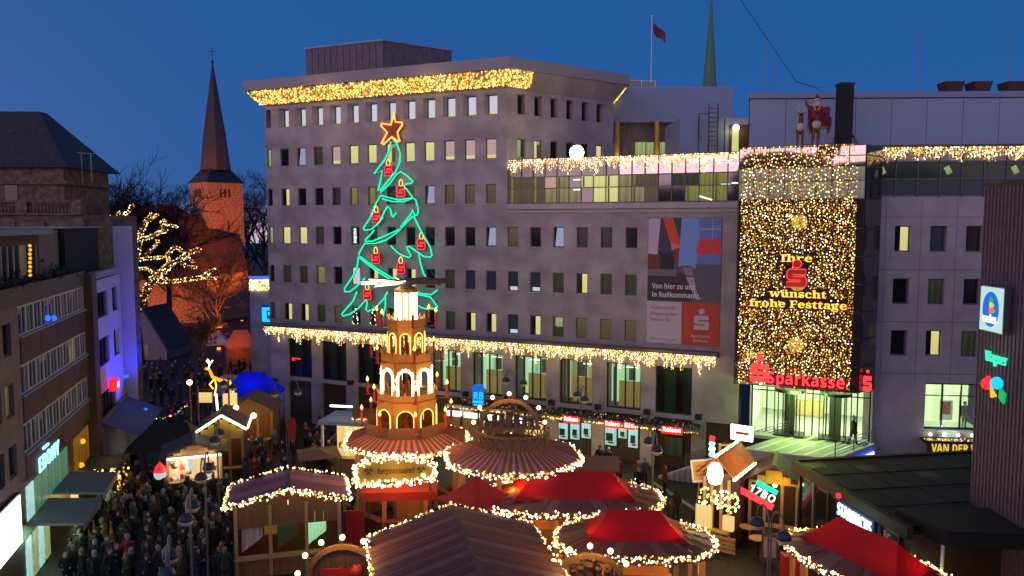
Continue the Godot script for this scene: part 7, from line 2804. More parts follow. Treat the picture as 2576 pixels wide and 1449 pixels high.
	for s in [-1.0, 1.0]:
		bf.box(Vector3(0, 4.05, 0.04) + Basis(Vector3(0, 0, 1), 0.12) * Vector3(s * 0.58, 0, 0), Vector3(0.09, 1.25, 0.1), Basis(Vector3(0, 0, 1), 0.12))
		bf.box(Vector3(0, 4.05, 0.04) + Basis(Vector3(0, 0, 1), 0.12) * Vector3(0, s * 0.58, 0), Vector3(1.25, 0.09, 0.1), Basis(Vector3(0, 0, 1), 0.12))
	part("frame", bf, M.white_paint, bd)
	var bl := Shape.new()
	for s in [-0.35, 0.35]:
		bl.tube([Vector3(s * 1.4, 0, 0.3), Vector3(s * 0.5, 3.5, 0)], 0.05, 5)
	part("leg", bl, M.wood, bd)
	for k in 3:
		var st := Shape.new()
		st.box(Vector3(0, 4.3 - 0.25 * k, 0.055), Vector3(0.8, 0.09, 0.02), Basis(Vector3(0, 0, 1), 0.12))
		part("painted_line", st, M.gingerbread, bd)
	var cc := thing("candy_cane_post", "tall striped candy cane light post in red, white and cyan left of the orange roof", "light post", far(1791, 1130, 42.6) * Vector3(1, 0, 1))
	for i in 8:
		var q := Shape.new()
		q.box(Vector3(0, 3.55 + 0.3 * i, 0), Vector3(0.26, 0.24, 0.26), Basis(Vector3(0, 0, 1), -0.35))
		part("light_band", q, [M.sign_cyan_white, M.strip_white, M.sign_cyan_white, M.sign_red][i % 4], cc)
	var cp := Shape.new()
	cp.tube([Vector3(0, 0, 0), Vector3(0, 5.8, 0)], 0.11, 8)
	part("post", cp, M.red_paint, cc)
	var wc := thing("wooden_letter_frame", "orange-lit wooden letter frame on the hut roof beside the candy cane post", "ornament", far(1824, 1155, 42.9))
	var ws := Shape.new()
	for s in [-0.3, 0.3]:
		ws.box(Vector3(s, 0.2, 0), Vector3(0.12, 1.4, 0.1))
	for s in [-0.4, 0.2, 0.8]:
		ws.box(Vector3(0, s, 0), Vector3(0.5, 0.1, 0.09))
	part("frame", ws, M.yellow_paint, wc)
	# lit gable hut in the middle of the left street
	var l := hut("lit_gable_hut", "small hut whose gable edges are bright white light strips, in the left-hand crowd", Vector3(-19.4, 0, -52.0), 14.0, 2.7, 2.6, 3.65, 4.65, {"roof": "roof_wood", "over": 0.25, "light": 1.6, "wall": "wood_dark", "gable": "yellow_paint", "open": 3.0, "strip": "strip_white", "board": 0.45})
	var ls := Shape.new()
	ls.beam(Vector3(1.65, 3.7, 0.0), Vector3(1.65, 3.7, -2.8), 0.08, 0.16)
	part("light_strip", ls, M.strip_white, l)
	hut("green_roof_stall", "lit candy stall with dark green roof and red and white goods, in the left-hand crowd", Vector3(-20.3, 0, -49.5), 20.0, 3.3, 2.4, 2.75, 3.5, {"roof": "green_roof", "over": 0.4, "light": 0.0, "wall": "wood", "open": 2.6, "board": 0.6})
	candy_front()
	hut("reindeer_stall", "stall with lit reindeer figure and white light frames, behind the bright gable", Vector3(-19.9, 0, -59.0), 8.0, 3.4, 3.0, 3.2, 4.2, {"roof": "wood_dark", "over": 0.3, "light": 2.0, "wall": "wood", "open": 2.7, "board": 0.6})
	lit_reindeer()
	# the lettered board over the red tent
	var sg := thing("village_sign", "arched golden board with dark lettering and crossed hammers, framed by lights", "sign", Vector3(-6.05, -0.18, -40.0), yaw(5))
	var p := PackedVector2Array([Vector2(-1.95, 4.15), Vector2(1.95, 4.28)])
	for i in 9:
		var f := i / 8.0
		p.append(Vector2(lerpf(1.95, -1.95, f), 5.15 + 0.42 * sin(PI * f)))
	var bs := Shape.new()
	bs.prism(p, -0.05, 0.05)
	part("board", bs, M.gold_board, sg)
	words("lettering", "Bergmannsdorf", 0.3, 0.02, M.wood_dark, sg, shift(Vector3(0.05, 4.85, 0.06)), serif, 1.9)
	for xx in [-1.35, 1.35]:
		var h := Shape.new()
		for k in [-1.0, 1.0]:
			h.box(Vector3(xx, 4.8, 0.065), Vector3(0.05, 0.4, 0.02), Basis(Vector3(0, 0, 1), k * 0.75))
			h.box(Vector3(xx - k * 0.13, 4.93, 0.075), Vector3(0.2, 0.08, 0.02), Basis(Vector3(0, 0, 1), k * 0.75))
		part("crossed_hammers", h, M.wood_dark, sg)
	var rim := []
	for v in p:
		rim.append(Vector3(v.x * 1.03, v.y, 0.06))
	garland(sg, rim, 44.0, 0.10, 0.05, true, ["bulb_white", "bulb_white", "bulb_white", "bulb_warm"])
	for xx in [-1.8, 1.8]:
		var po := Shape.new()
		po.box(Vector3(xx, 2.15, -0.12), Vector3(0.14, 4.3, 0.14))
		part("post", po, M.wood, sg)
	var sl2 := Shape.new()
	sl2.ball(Vector3(1.45, 4.62, 0.2), 0.1, 5, 8)
	part("sign_lamp", sl2, M.bulb_globe, sg)
	lamp("sign_light", sg.transform * Vector3(0, 4.7, 0.9), Color(1.0, 0.8, 0.35), 0.6, 0.2)


func candy_front() -> void:
	var at := Transform3D(yaw(20), Vector3(-20.3, 0, -49.5))
	var t := thing("candy_display", "brightly lit counter of white and red sweets under the dark green roof", "shop display", at.origin, at.basis)
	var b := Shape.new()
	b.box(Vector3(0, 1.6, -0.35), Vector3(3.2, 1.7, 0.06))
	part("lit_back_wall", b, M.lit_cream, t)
	for i in 34:
		var g := Shape.new()
		var q := Vector3(rng.randf_range(-1.5, 1.5), rng.randf_range(1.0, 2.35), rng.randf_range(-0.28, 0.3))
		if i % 3 == 0:
			g.ball(q, 0.13, 5, 8)
		else:
			g.box(q, Vector3(0.22, rng.randf_range(0.2, 0.4), 0.12))
		part("sweets", g, [M.red_paint, M.white_paint, M.lit_blind, M.white_paint, M.candle_red][i % 5], t)
	var tube := Shape.new()
	tube.box(Vector3(0, 2.55, 0.1), Vector3(3.2, 0.1, 0.1))
	part("tube_light", tube, M.strip_white, t)
	lamp("candy_light", at * Vector3(-0.8, 2.3, 0.5), Color(1.0, 0.92, 0.8), 1.5, 0.15)
	lamp("candy_light", at * Vector3(0.8, 2.3, 0.5), Color(1.0, 0.92, 0.8), 1.5, 0.15)
	var s := thing("lit_snowman_head", "round red and white lit face figure at the left end of the sweets counter", "ornament", at * Vector3(-2.0, 0, 0.4), at.basis)
	var h := Shape.new()
	h.ball(Vector3(0, 1.75, 0), 0.38, 8, 12)
	part("lit_face", h, M.lit_blind, s)
	var c := Shape.new()
	c.lathe([Vector2(0.4, 1.9), Vector2(0.3, 2.2), Vector2(0.0, 2.55)], Vector3.ZERO, 10)
	part("cap", c, M.sign_red, s)
	var p := Shape.new()
	p.tube([Vector3.ZERO, Vector3(0, 1.4, 0)], 0.1, 6)
	part("stand", p, M.red_paint, s)


func lit_reindeer() -> void:
	var t := thing("lit_reindeer", "golden lit reindeer figure rearing on a stall roof left of the blue tent", "light figure", far(548, 992, 58.5), yaw(15))
	var s := Shape.new()
	s.tube([Vector3(1.0, 0.1, 0), Vector3(0.85, 0.9, 0), Vector3(0.2, 1.05, 0), Vector3(-0.35, 1.35, 0), Vector3(-0.55, 1.9, 0), Vector3(-0.85, 2.0, 0)], 0.17, 7, false, 0.09)
	part("lit_body", s, M.bulb_gold, t)
	var l := Shape.new()
	l.tube([Vector3(0.85, 0.9, 0.1), Vector3(1.15, 0.35, 0.1), Vector3(1.0, -0.4, 0.1)], 0.06, 5)
	l.tube([Vector3(0.75, 0.9, -0.1), Vector3(0.8, 0.3, -0.1), Vector3(0.7, -0.4, -0.1)], 0.06, 5)
	l.tube([Vector3(-0.2, 1.2, 0.1), Vector3(-0.55, 0.8, 0.1), Vector3(-0.3, 0.45, 0.1)], 0.06, 5)
	l.tube([Vector3(-0.2, 1.2, -0.1), Vector3(-0.1, 0.6, -0.1), Vector3(-0.25, -0.1, -0.1)], 0.06, 5)
	part("lit_leg", l, M.strip_warm, t)
	var a := Shape.new()
	for z in [-0.12, 0.12]:
		a.tube([Vector3(-0.6, 2.0, z), Vector3(-0.5, 2.35, z * 2), Vector3(-0.7, 2.65, z * 3)], 0.04, 5)
		a.tube([Vector3(-0.5, 2.35, z * 2), Vector3(-0.3, 2.55, z * 2.4)], 0.04, 5)
	part("lit_antler", a, M.strip_white, t)
	var fr := thing("lit_frame_arch", "tall white light frame with a lamp, beside the reindeer stall", "light figure", far(552, 1095, 57.0) * Vector3(1, 0, 1), yaw(20))
	var f := Shape.new()
	f.beam(Vector3(0, 2.6, 0), Vector3(-0.15, 5.0, 0), 0.14, 0.14)
	f.beam(Vector3(0, 2.6, 0), Vector3(0.5, 2.2, 0), 0.12, 0.12)
	part("light_strip", f, M.strip_white, fr)
	var pl := Shape.new()
	pl.box(Vector3(0.8, 4.5, -0.1), Vector3(1.0, 0.9, 0.06))
	part("lit_panel", pl, M.lit_cream, fr)
	var gl := Shape.new()
	gl.ball(Vector3(1.2, 3.9, 0.2), 0.2, 6, 8)
	gl.ball(Vector3(2.4, 3.2, 0.2), 0.22, 6, 8)
	gl.ball(Vector3(-1.9, 6.0, 0.2), 0.2, 6, 8)
	part("globe_lamp", gl, M.bulb_globe, fr)
	var po := Shape.new()
	po.tube([Vector3(0.4, 0, -0.15), Vector3(0.4, 5.2, -0.15)], 0.07, 6)
	po.tube([Vector3(-1.9, 0, 0), Vector3(-1.9, 5.8, 0)], 0.06, 6)
	po.tube([Vector3(2.4, 0, 0), Vector3(2.4, 3.0, 0)], 0.06, 6)
	part("post", po, M.wood, fr)
	lamp("frame_light", fr.transform * Vector3(0.9, 3.8, 1.0), Color(1.0, 0.82, 0.4), 2.2, 0.2)
	var sg := thing("hanging_shop_sign", "small golden hanging shield sign with lamp at the left of the reindeer stall", "sign", far(517, 1000, 57.5))
	var q := Shape.new()
	q.box(Vector3.ZERO, Vector3(0.95, 0.75, 0.08))
	part("lit_face", q, M.lit_cream, sg)
	var q2 := Shape.new()
	q2.tube([Vector3(-0.55, 0.9, 0), Vector3(-0.55, -6.0, 0)], 0.05, 5)
	q2.tube([Vector3(-0.55, 0.6, 0), Vector3(0.4, 0.6, 0)], 0.04, 5)
	part("bracket", q2, M.wood, sg)


# ---------------------------------------------------------------- tents, counters, barriers
func tent(called: String, label: String, at: Vector3, turn: float, w: float, dep: float, eave: float, ridge: float, rl: float, m: Material, drop := 0.25, cat := "tent") -> Node3D:
	var t := thing(called, label, cat, at, yaw(turn))
	var s := Shape.new()
	var c := [Vector3(-w / 2, eave, dep / 2), Vector3(w / 2, eave, dep / 2), Vector3(w / 2, eave, -dep / 2), Vector3(-w / 2, eave, -dep / 2)]
	var r := [Vector3(-rl / 2, ridge, 0), Vector3(rl / 2, ridge, 0), Vector3(rl / 2, ridge, 0), Vector3(-rl / 2, ridge, 0)]
	for k in 4:
		var k2 := (k + 1) % 4
		for i in 6:
			for j in 4:
				var q := []
				for e in [[i, j], [i + 1, j], [i + 1, j + 1], [i, j + 1]]:
					var u: float = e[0] / 6.0
					var v: float = e[1] / 4.0
					q.append(c[k].lerp(c[k2], u).lerp(r[k].lerp(r[k2], u), v) - Vector3(0, 0.14 * sin(PI * v), 0))
				s.face(q[0], q[1], q[2], q[3], Vector3.UP)
		s.face(c[k], c[k2], c[k2] - Vector3(0, drop, 0), c[k] - Vector3(0, drop, 0))
	part("canopy", s, m, t)
	for q in c:
		var p := Shape.new()
		p.tube([q * Vector3(0.95, 0, 0.95), q * Vector3(0.95, 1, 0.95)], 0.05, 6)
		part("pole", p, M.grey_metal, t)
	return t


func small_stalls() -> void:
	var a := tent("red_tent", "red open-sided tent under the lettered golden board", Vector3(-5.95, 0, -41.3), 3.0, 3.9, 2.6, 3.5, 4.2, 1.6, M.red_canvas_orange, 0.45)
	lamp("tent_light", Vector3(-5.95, 3.3, -41.0), Color(1.0, 0.6, 0.3), 2.4, 0.2)
	var al := Shape.new()
	al.ball(Vector3(0, 3.2, 0.3), 0.13, 5, 8)
	part("hanging_lamp", al, M.bulb_globe, a)
	for q in [[-2.15, "left"], [2.15, "right"]]:
		var f := Shape.new()
		f.box(Vector3(0, 1.9, 0), Vector3(0.95, 1.6, 0.07))
		f.box(Vector3(0, 0.55, 0), Vector3(1.0, 1.1, 0.3))
		solo("red_screen", f, M.red_paint, "red standing screen closing the %s end of the red tent" % q[1], "screen", Transform3D(yaw(3), Vector3(-5.95 + q[0], 0, -39.6)), "red screens of the tent")
	var b := tent("red_parasol", "square dark red parasol between the lettered board and the oval stall", Vector3(-1.75, 0, -38.6), 44.0, 3.0, 3.0, 3.7, 4.85, 0.05, M.red_canvas_dark, 0.12, "parasol")
	lamp("tent_light", Vector3(-1.75, 3.0, -38.6), Color(1.0, 0.65, 0.3), 0.9, 0.15)
	var bb := Shape.new()
	bb.ball(Vector3(0, 3.0, 0), 0.1, 5, 8)
	part("hanging_lamp", bb, M.bulb_globe, b)
	var c := tent("blue_tent", "bright blue tent roof over a dark stall, left of the bank's corner", Vector3(-21.9, 0, -66.0), 0.0, 4.4, 3.6, 3.2, 4.9, 2.0, M.blue_canvas, 0.25)
	lamp("tent_light", Vector3(-21.9, 3.2, -66.0), Color(0.3, 0.45, 1.0), 2.6, 0.2)
	var cb := Shape.new()
	cb.ball(Vector3(0, 3.2, 0), 0.1, 5, 8)
	part("hanging_lamp", cb, M.neon_blue, c)
	var cw := Shape.new()
	cw.box(Vector3(0, 1.3, 0.4), Vector3(4.0, 2.6, 2.4))
	part("stall_wall", cw, M.wood_dark, c)
	var d := tent("orange_tent", "small orange-lit tent far down the street before the church", Vector3(-33.2, 0, -96.0), 25.0, 3.6, 3.4, 2.6, 4.4, 1.6, M.orange_canvas, 0.2)
	lamp("tent_light", Vector3(-33.2, 2.4, -95.6), Color(1.0, 0.5, 0.15), 2.5, 0.15)
	lamp("tent_light", Vector3(-34.2, 5.0, -92.0), Color(1.0, 0.50, 0.25), 5.0, 0.15)
	var db := Shape.new()
	db.ball(Vector3(0, 2.3, 0), 0.12, 5, 8)
	part("hanging_lamp", db, M.flood_orange, d)
	var dw := Shape.new()
	dw.box(Vector3(0, 1.2, -1.2), Vector3(3.2, 2.4, 0.1))
	part("back_wall", dw, M.wood, d)
	var d2 := tent("white_tent", "pale pointed tent just left of the orange-lit one", Vector3(-37.0, 0, -98.0), 15.0, 3.0, 3.0, 2.6, 4.7, 0.1, M.white_canvas, 0.2)
	var vn := thing("parked_van", "pale delivery van parked far down the street behind the blue tent", "van", Vector3(-26.8, 0, -78.0), yaw(85))
	var vb := Shape.new()
	vb.prism(PackedVector2Array([Vector2(-2.3, 0.35), Vector2(2.4, 0.35), Vector2(2.4, 1.1), Vector2(1.8, 1.25), Vector2(1.3, 2.1), Vector2(-2.3, 2.15)]), -0.9, 0.9)
	part("body", vb, M.metal_panel, vn, Transform3D(yaw(-85), Vector3.ZERO))
	var vg := Shape.new()
	vg.box(Vector3(0.5, 1.65, 0.91), Vector3(1.0, 0.6, 0.03))
	vg.box(Vector3(-1.0, 1.65, 0.91), Vector3(1.2, 0.6, 0.03))
	part("window", vg, M.dark_glass, vn, Transform3D(yaw(-85), Vector3.ZERO))
	for x in [-1.5, 1.5]:
		var wh := Shape.new()
		wh.tube([Vector3(x, 0.35, -0.92), Vector3(x, 0.35, 0.92)], 0.35, 10)
		part("wheel", wh, M.black_roof, vn, Transform3D(yaw(-85), Vector3.ZERO))
	# kiosk with flat grey roof left of the pyramid
	var k := thing("flat_roof_kiosk", "lit snack kiosk with flat grey roof, just left of the pyramid", "kiosk", Vector3(-10.6, 0, -54.5), yaw(-10))
	var kr := Shape.new()
	kr.box(Vector3(0, 3.75, 0), Vector3(5.0, 0.25, 3.2))
	part("roof", kr, M.metal_panel, k)
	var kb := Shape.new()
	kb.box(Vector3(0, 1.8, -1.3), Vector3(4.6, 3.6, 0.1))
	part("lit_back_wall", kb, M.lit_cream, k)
	var kc := Shape.new()
	kc.box(Vector3(0, 0.6, 1.2), Vector3(4.6, 1.2, 0.2))
	kc.box(Vector3(0, 1.25, 1.1), Vector3(4.7, 0.08, 0.6))
	part("counter", kc, M.wood_pale, k)
	for i in 9:
		var g := Shape.new()
		g.box(Vector3(-2.0 + 0.5 * i, 1.5 + 0.3 * (i % 3), 0.2 - 0.3 * (i % 2)), Vector3(0.3, 0.4, 0.25))
		part("goods", g, [M.wood, M.gold_paint, M.white_paint][i % 3], k)
	for x in [-2.3, 2.3]:
		var p := Shape.new()
		p.box(Vector3(x, 1.85, 1.3), Vector3(0.14, 3.6, 0.14))
		part("post", p, M.white_paint, k)
	var kt := Shape.new()
	kt.box(Vector3(0, 3.45, 0.6), Vector3(3.8, 0.1, 0.12))
	part("tube_light", kt, M.strip_white, k)
	lamp("kiosk_light", k.transform * Vector3(0, 3.2, 0.6), Color(1.0, 0.85, 0.55), 2.4, 0.3)
	var ks := thing("kiosk_roof_sign", "decorated snack sign with a white light bar on the flat kiosk roof", "sign", k.transform * Vector3(0.6, 3.9, 1.0), yaw(-10))
	var kp := Shape.new()
	kp.box(Vector3(0.4, 0.45, 0), Vector3(2.4, 0.8, 0.1))
	part("board", kp, M.wood, ks)
	var kl := Shape.new()
	kl.box(Vector3(-1.6, 0.95, 0.05), Vector3(1.6, 0.12, 0.1))
	part("light_bar", kl, M.strip_white, ks)
	bulbs(ks, strewn([Vector3(-0.8, 0.1, 0.1), Vector3(1.6, 0.1, 0.1)], 14.0, Vector3(0.02, 0.03, 0.02)), 0.04, ["bulb_warm"])
	# the dark roofs in the street on the left
	var dk := tent("dark_tent", "large dark olive tent roof between the blue awning and the sweets stall", Vector3(-23.6, 0, -53.5), 12.0, 4.4, 4.6, 2.7, 3.7, 2.4, M.dark_canvas, 0.3)
	var chn := thing("coloured_light_chain", "short drooping chain of small coloured lights above the dark tent in the left street", "fairy lights")
	var pth := []
	for i in 9:
		var f := i / 8.0
		pth.append(far(lerpf(372, 482, f), 1046 + 8 * sin(f * 5.0) - 26 * pow(f, 3.0), 58.0))
	garland(chn, pth, 9.0, 0.03, 0.05, false, ["bulb_pink", "sign_green", "bulb_warm", "neon_red"])
	# blue lit advertising drum
	var dm := thing("blue_drum_sign", "blue lit drum sign with pale cyan letters above the shop canopy", "sign", far(1203, 1018, 54.5))
	var ds := Shape.new()
	ds.lathe([Vector2(0.0, 0.0), Vector2(0.42, 0.0), Vector2(0.42, 1.2), Vector2(0.34, 1.38), Vector2(0.0, 1.42)], Vector3.ZERO, 14)
	part("lit_drum", ds, M.sign_blue, dm)
	words("lettering", "RB", 0.5, 0.04, M.sign_cyan, dm, shift(Vector3(0.02, 0.72, 0.43)), sans, 0.66)
	var dw2 := Shape.new()
	dw2.box(Vector3(0, 0.3, 0.42), Vector3(0.7, 0.16, 0.04))
	dw2.box(Vector3(0, 0.08, 0.42), Vector3(0.6, 0.1, 0.04))
	part("line", dw2, M.sign_cyan, dm)
	var dp := Shape.new()
	dp.tube([Vector3(0, -6.0, 0), Vector3(0, 0.05, 0)], 0.07, 6)
	part("post", dp, M.dark_metal, dm)
	# plank barrier and rails, table boards in the middle
	var w := thing("plank_barrier", "long low wooden plank barrier behind the purple-roofed hut", "fence", Vector3(-13.0, 0, -47.5), yaw(6))
	for j in 3:
		for i in 3:
			var q := Shape.new()
			q.box(Vector3(-2.6 + 2.6 * i, 0.75 + 0.42 * j, 0.02 * (j % 2)), Vector3(2.57, 0.40, 0.06))
			part("plank", q, M.wood_warm, w)
	var bar := thing("lattice_fence", "light wooden lattice fence at the right of the plank barrier", "fence", Vector3(-8.9, 0, -46.8), yaw(8))
	for i in 13:
		var q := Shape.new()
		q.box(Vector3(-1.5 + 0.25 * i, 1.0, 0), Vector3(0.06, 1.2, 0.05))
		part("slat", q, M.wood_pale, bar)
	for yy in [0.45, 1.6]:
		var q := Shape.new()
		q.box(Vector3(0, yy, 0.04), Vector3(3.2, 0.1, 0.05))
		part("rail", q, M.wood_pale, bar)
	var um := tent("brown_parasol", "flat brown square parasol in the middle of the crowd", Vector3(-12.6, 0, -50.5), 20.0, 2.6, 2.6, 2.5, 2.8, 0.05, M.wood_warm, 0.08, "parasol")
	var bn := thing("orange_booth", "orange-brown plank booth with dark hatch right of the second round stall", "booth", Vector3(4.05, 0, -44.2), yaw(-6))
	for i in 8:
		var q := Shape.new()
		q.box(Vector3(-1.6 + 0.46 * i, 1.85, 0.012 * (i % 2)), Vector3(0.44, 3.7, 2.2))
		part("plank", q, M.wood_warm, bn)
	var bh := Shape.new()
	bh.box(Vector3(-0.3, 2.5, 1.15), Vector3(1.7, 0.8, 0.06))
	part("hatch", bh, M.dark_metal, bn)
	words("lettering", "EIS CAFE", 0.22, 0.02, M.white_paint, bn, shift(Vector3(-0.3, 2.4, 1.19)), sans, 0.95)
	lamp("booth_light", bn.transform * Vector3(-2.3, 3.0, 2.2), Color(1.0, 0.6, 0.2), 1.2, 0.1)
	var bl := Shape.new()
	bl.ball(Vector3(-2.3, 3.0, 2.2), 0.09, 5, 8)
	bl.tube([Vector3(-2.3, 3.0, 2.2), Vector3(-1.7, 3.4, 1.1)], 0.03, 4)
	part("wall_lamp", bl, M.bulb_globe, bn)
	var pl := Shape.new()
	pl.box(Vector3(0, 3.78, 0), Vector3(4.1, 0.12, 2.6))
	part("roof", pl, M.roof_wood, bn)
	# pale kerb line of the paving, lit by the huts
	var ks2 := Shape.new()
	var k0 := level(1640, 1212, 0.0)
	var k1 := level(1850, 1345, 0.0)
	var dirk := (k1 - k0).normalized()
	var sidek := dirk.cross(Vector3.UP) * 0.16
	ks2.face(k0 - sidek + Vector3.UP * 0.006, k1 - sidek + Vector3.UP * 0.006, k1 + sidek + Vector3.UP * 0.006, k0 + sidek + Vector3.UP * 0.006, Vector3.UP)
	struct("paving_strip", ks2, M.paving_pale)
	# shop furniture before the pavilion: menu stands, high tables
	for q in [[1785, 1330, "tall dark menu stand with pale sheet before the orange-roofed hut", 1.9], [1935, 1425, "olive menu stand with pale arrows near the lower right oval stall", 1.7]]:
		var p := level(q[0], q[1])
		var ms := thing("menu_stand", q[2], "menu stand", p, yaw(-15), "menu stands")
		var f := Shape.new()
		f.box(Vector3(0, q[3] * 0.55, 0), Vector3(0.8, q[3] * 0.9, 0.06), Basis(Vector3.RIGHT, -0.15))
		part("board", f, M.wood_dark, ms)
		var s := Shape.new()
		s.box(Vector3(0, q[3] * 0.6, 0.05), Vector3(0.6, q[3] * 0.6, 0.02), Basis(Vector3.RIGHT, -0.15))
		part("sheet", s, M.paving_pale, ms)
		var b2 := Shape.new()
		b2.box(Vector3(0, q[3] * 0.5, -0.3), Vector3(0.7, q[3], 0.05), Basis(Vector3.RIGHT, 0.18))
		part("rear_leg", b2, M.wood_dark, ms)
	for q in [[1880, 1345, "nearer the lit counter"], [1905, 1375, "nearest the lower right oval stall"]]:
		var p := level(q[0], q[1] + 30)
		var ht := thing("high_table", "round high table with pale top, %s" % q[2], "table", p, Basis(), "high tables")
		var s := Shape.new()
		s.lathe([Vector2(0, 1.08), Vector2(0.45, 1.08), Vector2(0.45, 1.12), Vector2(0, 1.12)], Vector3.ZERO, 14)
		part("tabletop", s, M.wood_pale, ht)
		var s2 := Shape.new()
		s2.lathe([Vector2(0.28, 0), Vector2(0.28, 0.04), Vector2(0.05, 0.08), Vector2(0.04, 1.08)], Vector3.ZERO, 10)
		part("leg", s2, M.dark_metal, ht)
	var rb := thing("red_box", "small red box stand at the bottom edge near the lower right oval stall", "box stand", level(1985, 1470))
	var rs := Shape.new()
	rs.box(Vector3(0, 0.75, 0), Vector3(0.75, 1.5, 0.6))
	part("case", rs, M.red_paint, rb)


# ---------------------------------------------------------------- twin-globe street lamps
func street_lamps() -> void:
	var proto: Node3D = null
	var list := [[470, 1305, 485, 1275, "nearest left twin-globe street lamp, above the street crowd"], [508, 1200, 523, 1180, "second twin-globe street lamp from the bottom on the left"], [540, 1110, 552, 1090, "twin-globe street lamp before the bright white gable"], [428, 1405, 420, 1440, "twin-globe street lamp at the lower left picture edge"], [690, 990, 752, 985, "twin-globe street lamp with wide arms, carrying a red banner, left of the pyramid"], [1265, 957, 1325, 965, "twin-globe street lamp before the lit bank windows, above the candle arch"], [1452, 994, 1471, 1006, "twin-globe street lamp before the fourth lit bank window"], [1630, 1110, 1655, 1135, "twin-globe street lamp by the red shop fascias"], [1910, 1320, 1965, 1350, "large twin-globe street lamp at the lower right, before the pavilion"], [560, 965, 590, 975, "twin-globe street lamp by the blue tent"]]
	for q in list:
		var a := level(q[0], q[1], 6.0)
		var b := level(q[2], q[3], 6.0)
		var mid := (a + b) / 2 * Vector3(1, 0, 1)
		var d := (b - a) * Vector3(1, 0, 1)
		var turn := Basis(Vector3.UP, atan2(-d.z, d.x))
		if proto == null:
			proto = thing("street_lamp", q[4], "street lamp", mid, turn, "twin-globe street lamps")
			for sg in [-1.0, 1.0]:
				var p := Shape.new()
				var pts := [Vector3(sg * 0.07, 0, 0), Vector3(sg * 0.07, 6.2, 0)]
				for i in 9:
					var f := PI * i / 8.0
					pts.append(Vector3(sg * (0.07 + 0.34 - cos(f) * 0.34), 6.3 + sin(f) * 0.55, 0))
				pts.append(Vector3(sg * 0.75, 6.25, 0))
				p.tube(pts, 0.035, 6)
				part("pole", p, M.grey_metal, proto)
				var u := Shape.new()
				u.ball(Vector3(sg * 0.75, 6.0, 0), 0.275, 6, 14, 0.0, PI / 2)
				var cap := part("globe_cap", u, M.lamp_cap, proto)
				var lo := Shape.new()
				lo.ball(Vector3(sg * 0.75, 6.0, 0), 0.27, 6, 14, -PI / 2, 0.0)
				part("globe_bowl", lo, M.lamp_bowl, proto)
				var rg := Shape.new()
				rg.lathe([Vector2(0.285, -0.03), Vector2(0.285, 0.03), Vector2(0.0, 0.02)], Vector3(sg * 0.75, 6.0, 0), 14)
				part("globe_ring", rg, M.dark_metal, proto)
			var ft := Shape.new()
			ft.lathe([Vector2(0.2, 0), Vector2(0.2, 0.5), Vector2(0.12, 0.7), Vector2(0.0, 0.7)], Vector3.ZERO, 10)
			part("foot", ft, M.dark_metal, proto)
		else:
			dup(proto, mid, turn, q[4])
	var bp := (level(690, 990, 6.0) + level(752, 985, 6.0)) / 2 * Vector3(1, 0, 1)
	var bs := Shape.new()
	bs.box(Vector3(0.3, 3.5, 0.1), Vector3(0.5, 1.5, 0.04))
	solo("red_banner", bs, M.red_paint, "small red banner hung on the street lamp left of the pyramid", "banner", shift(bp))


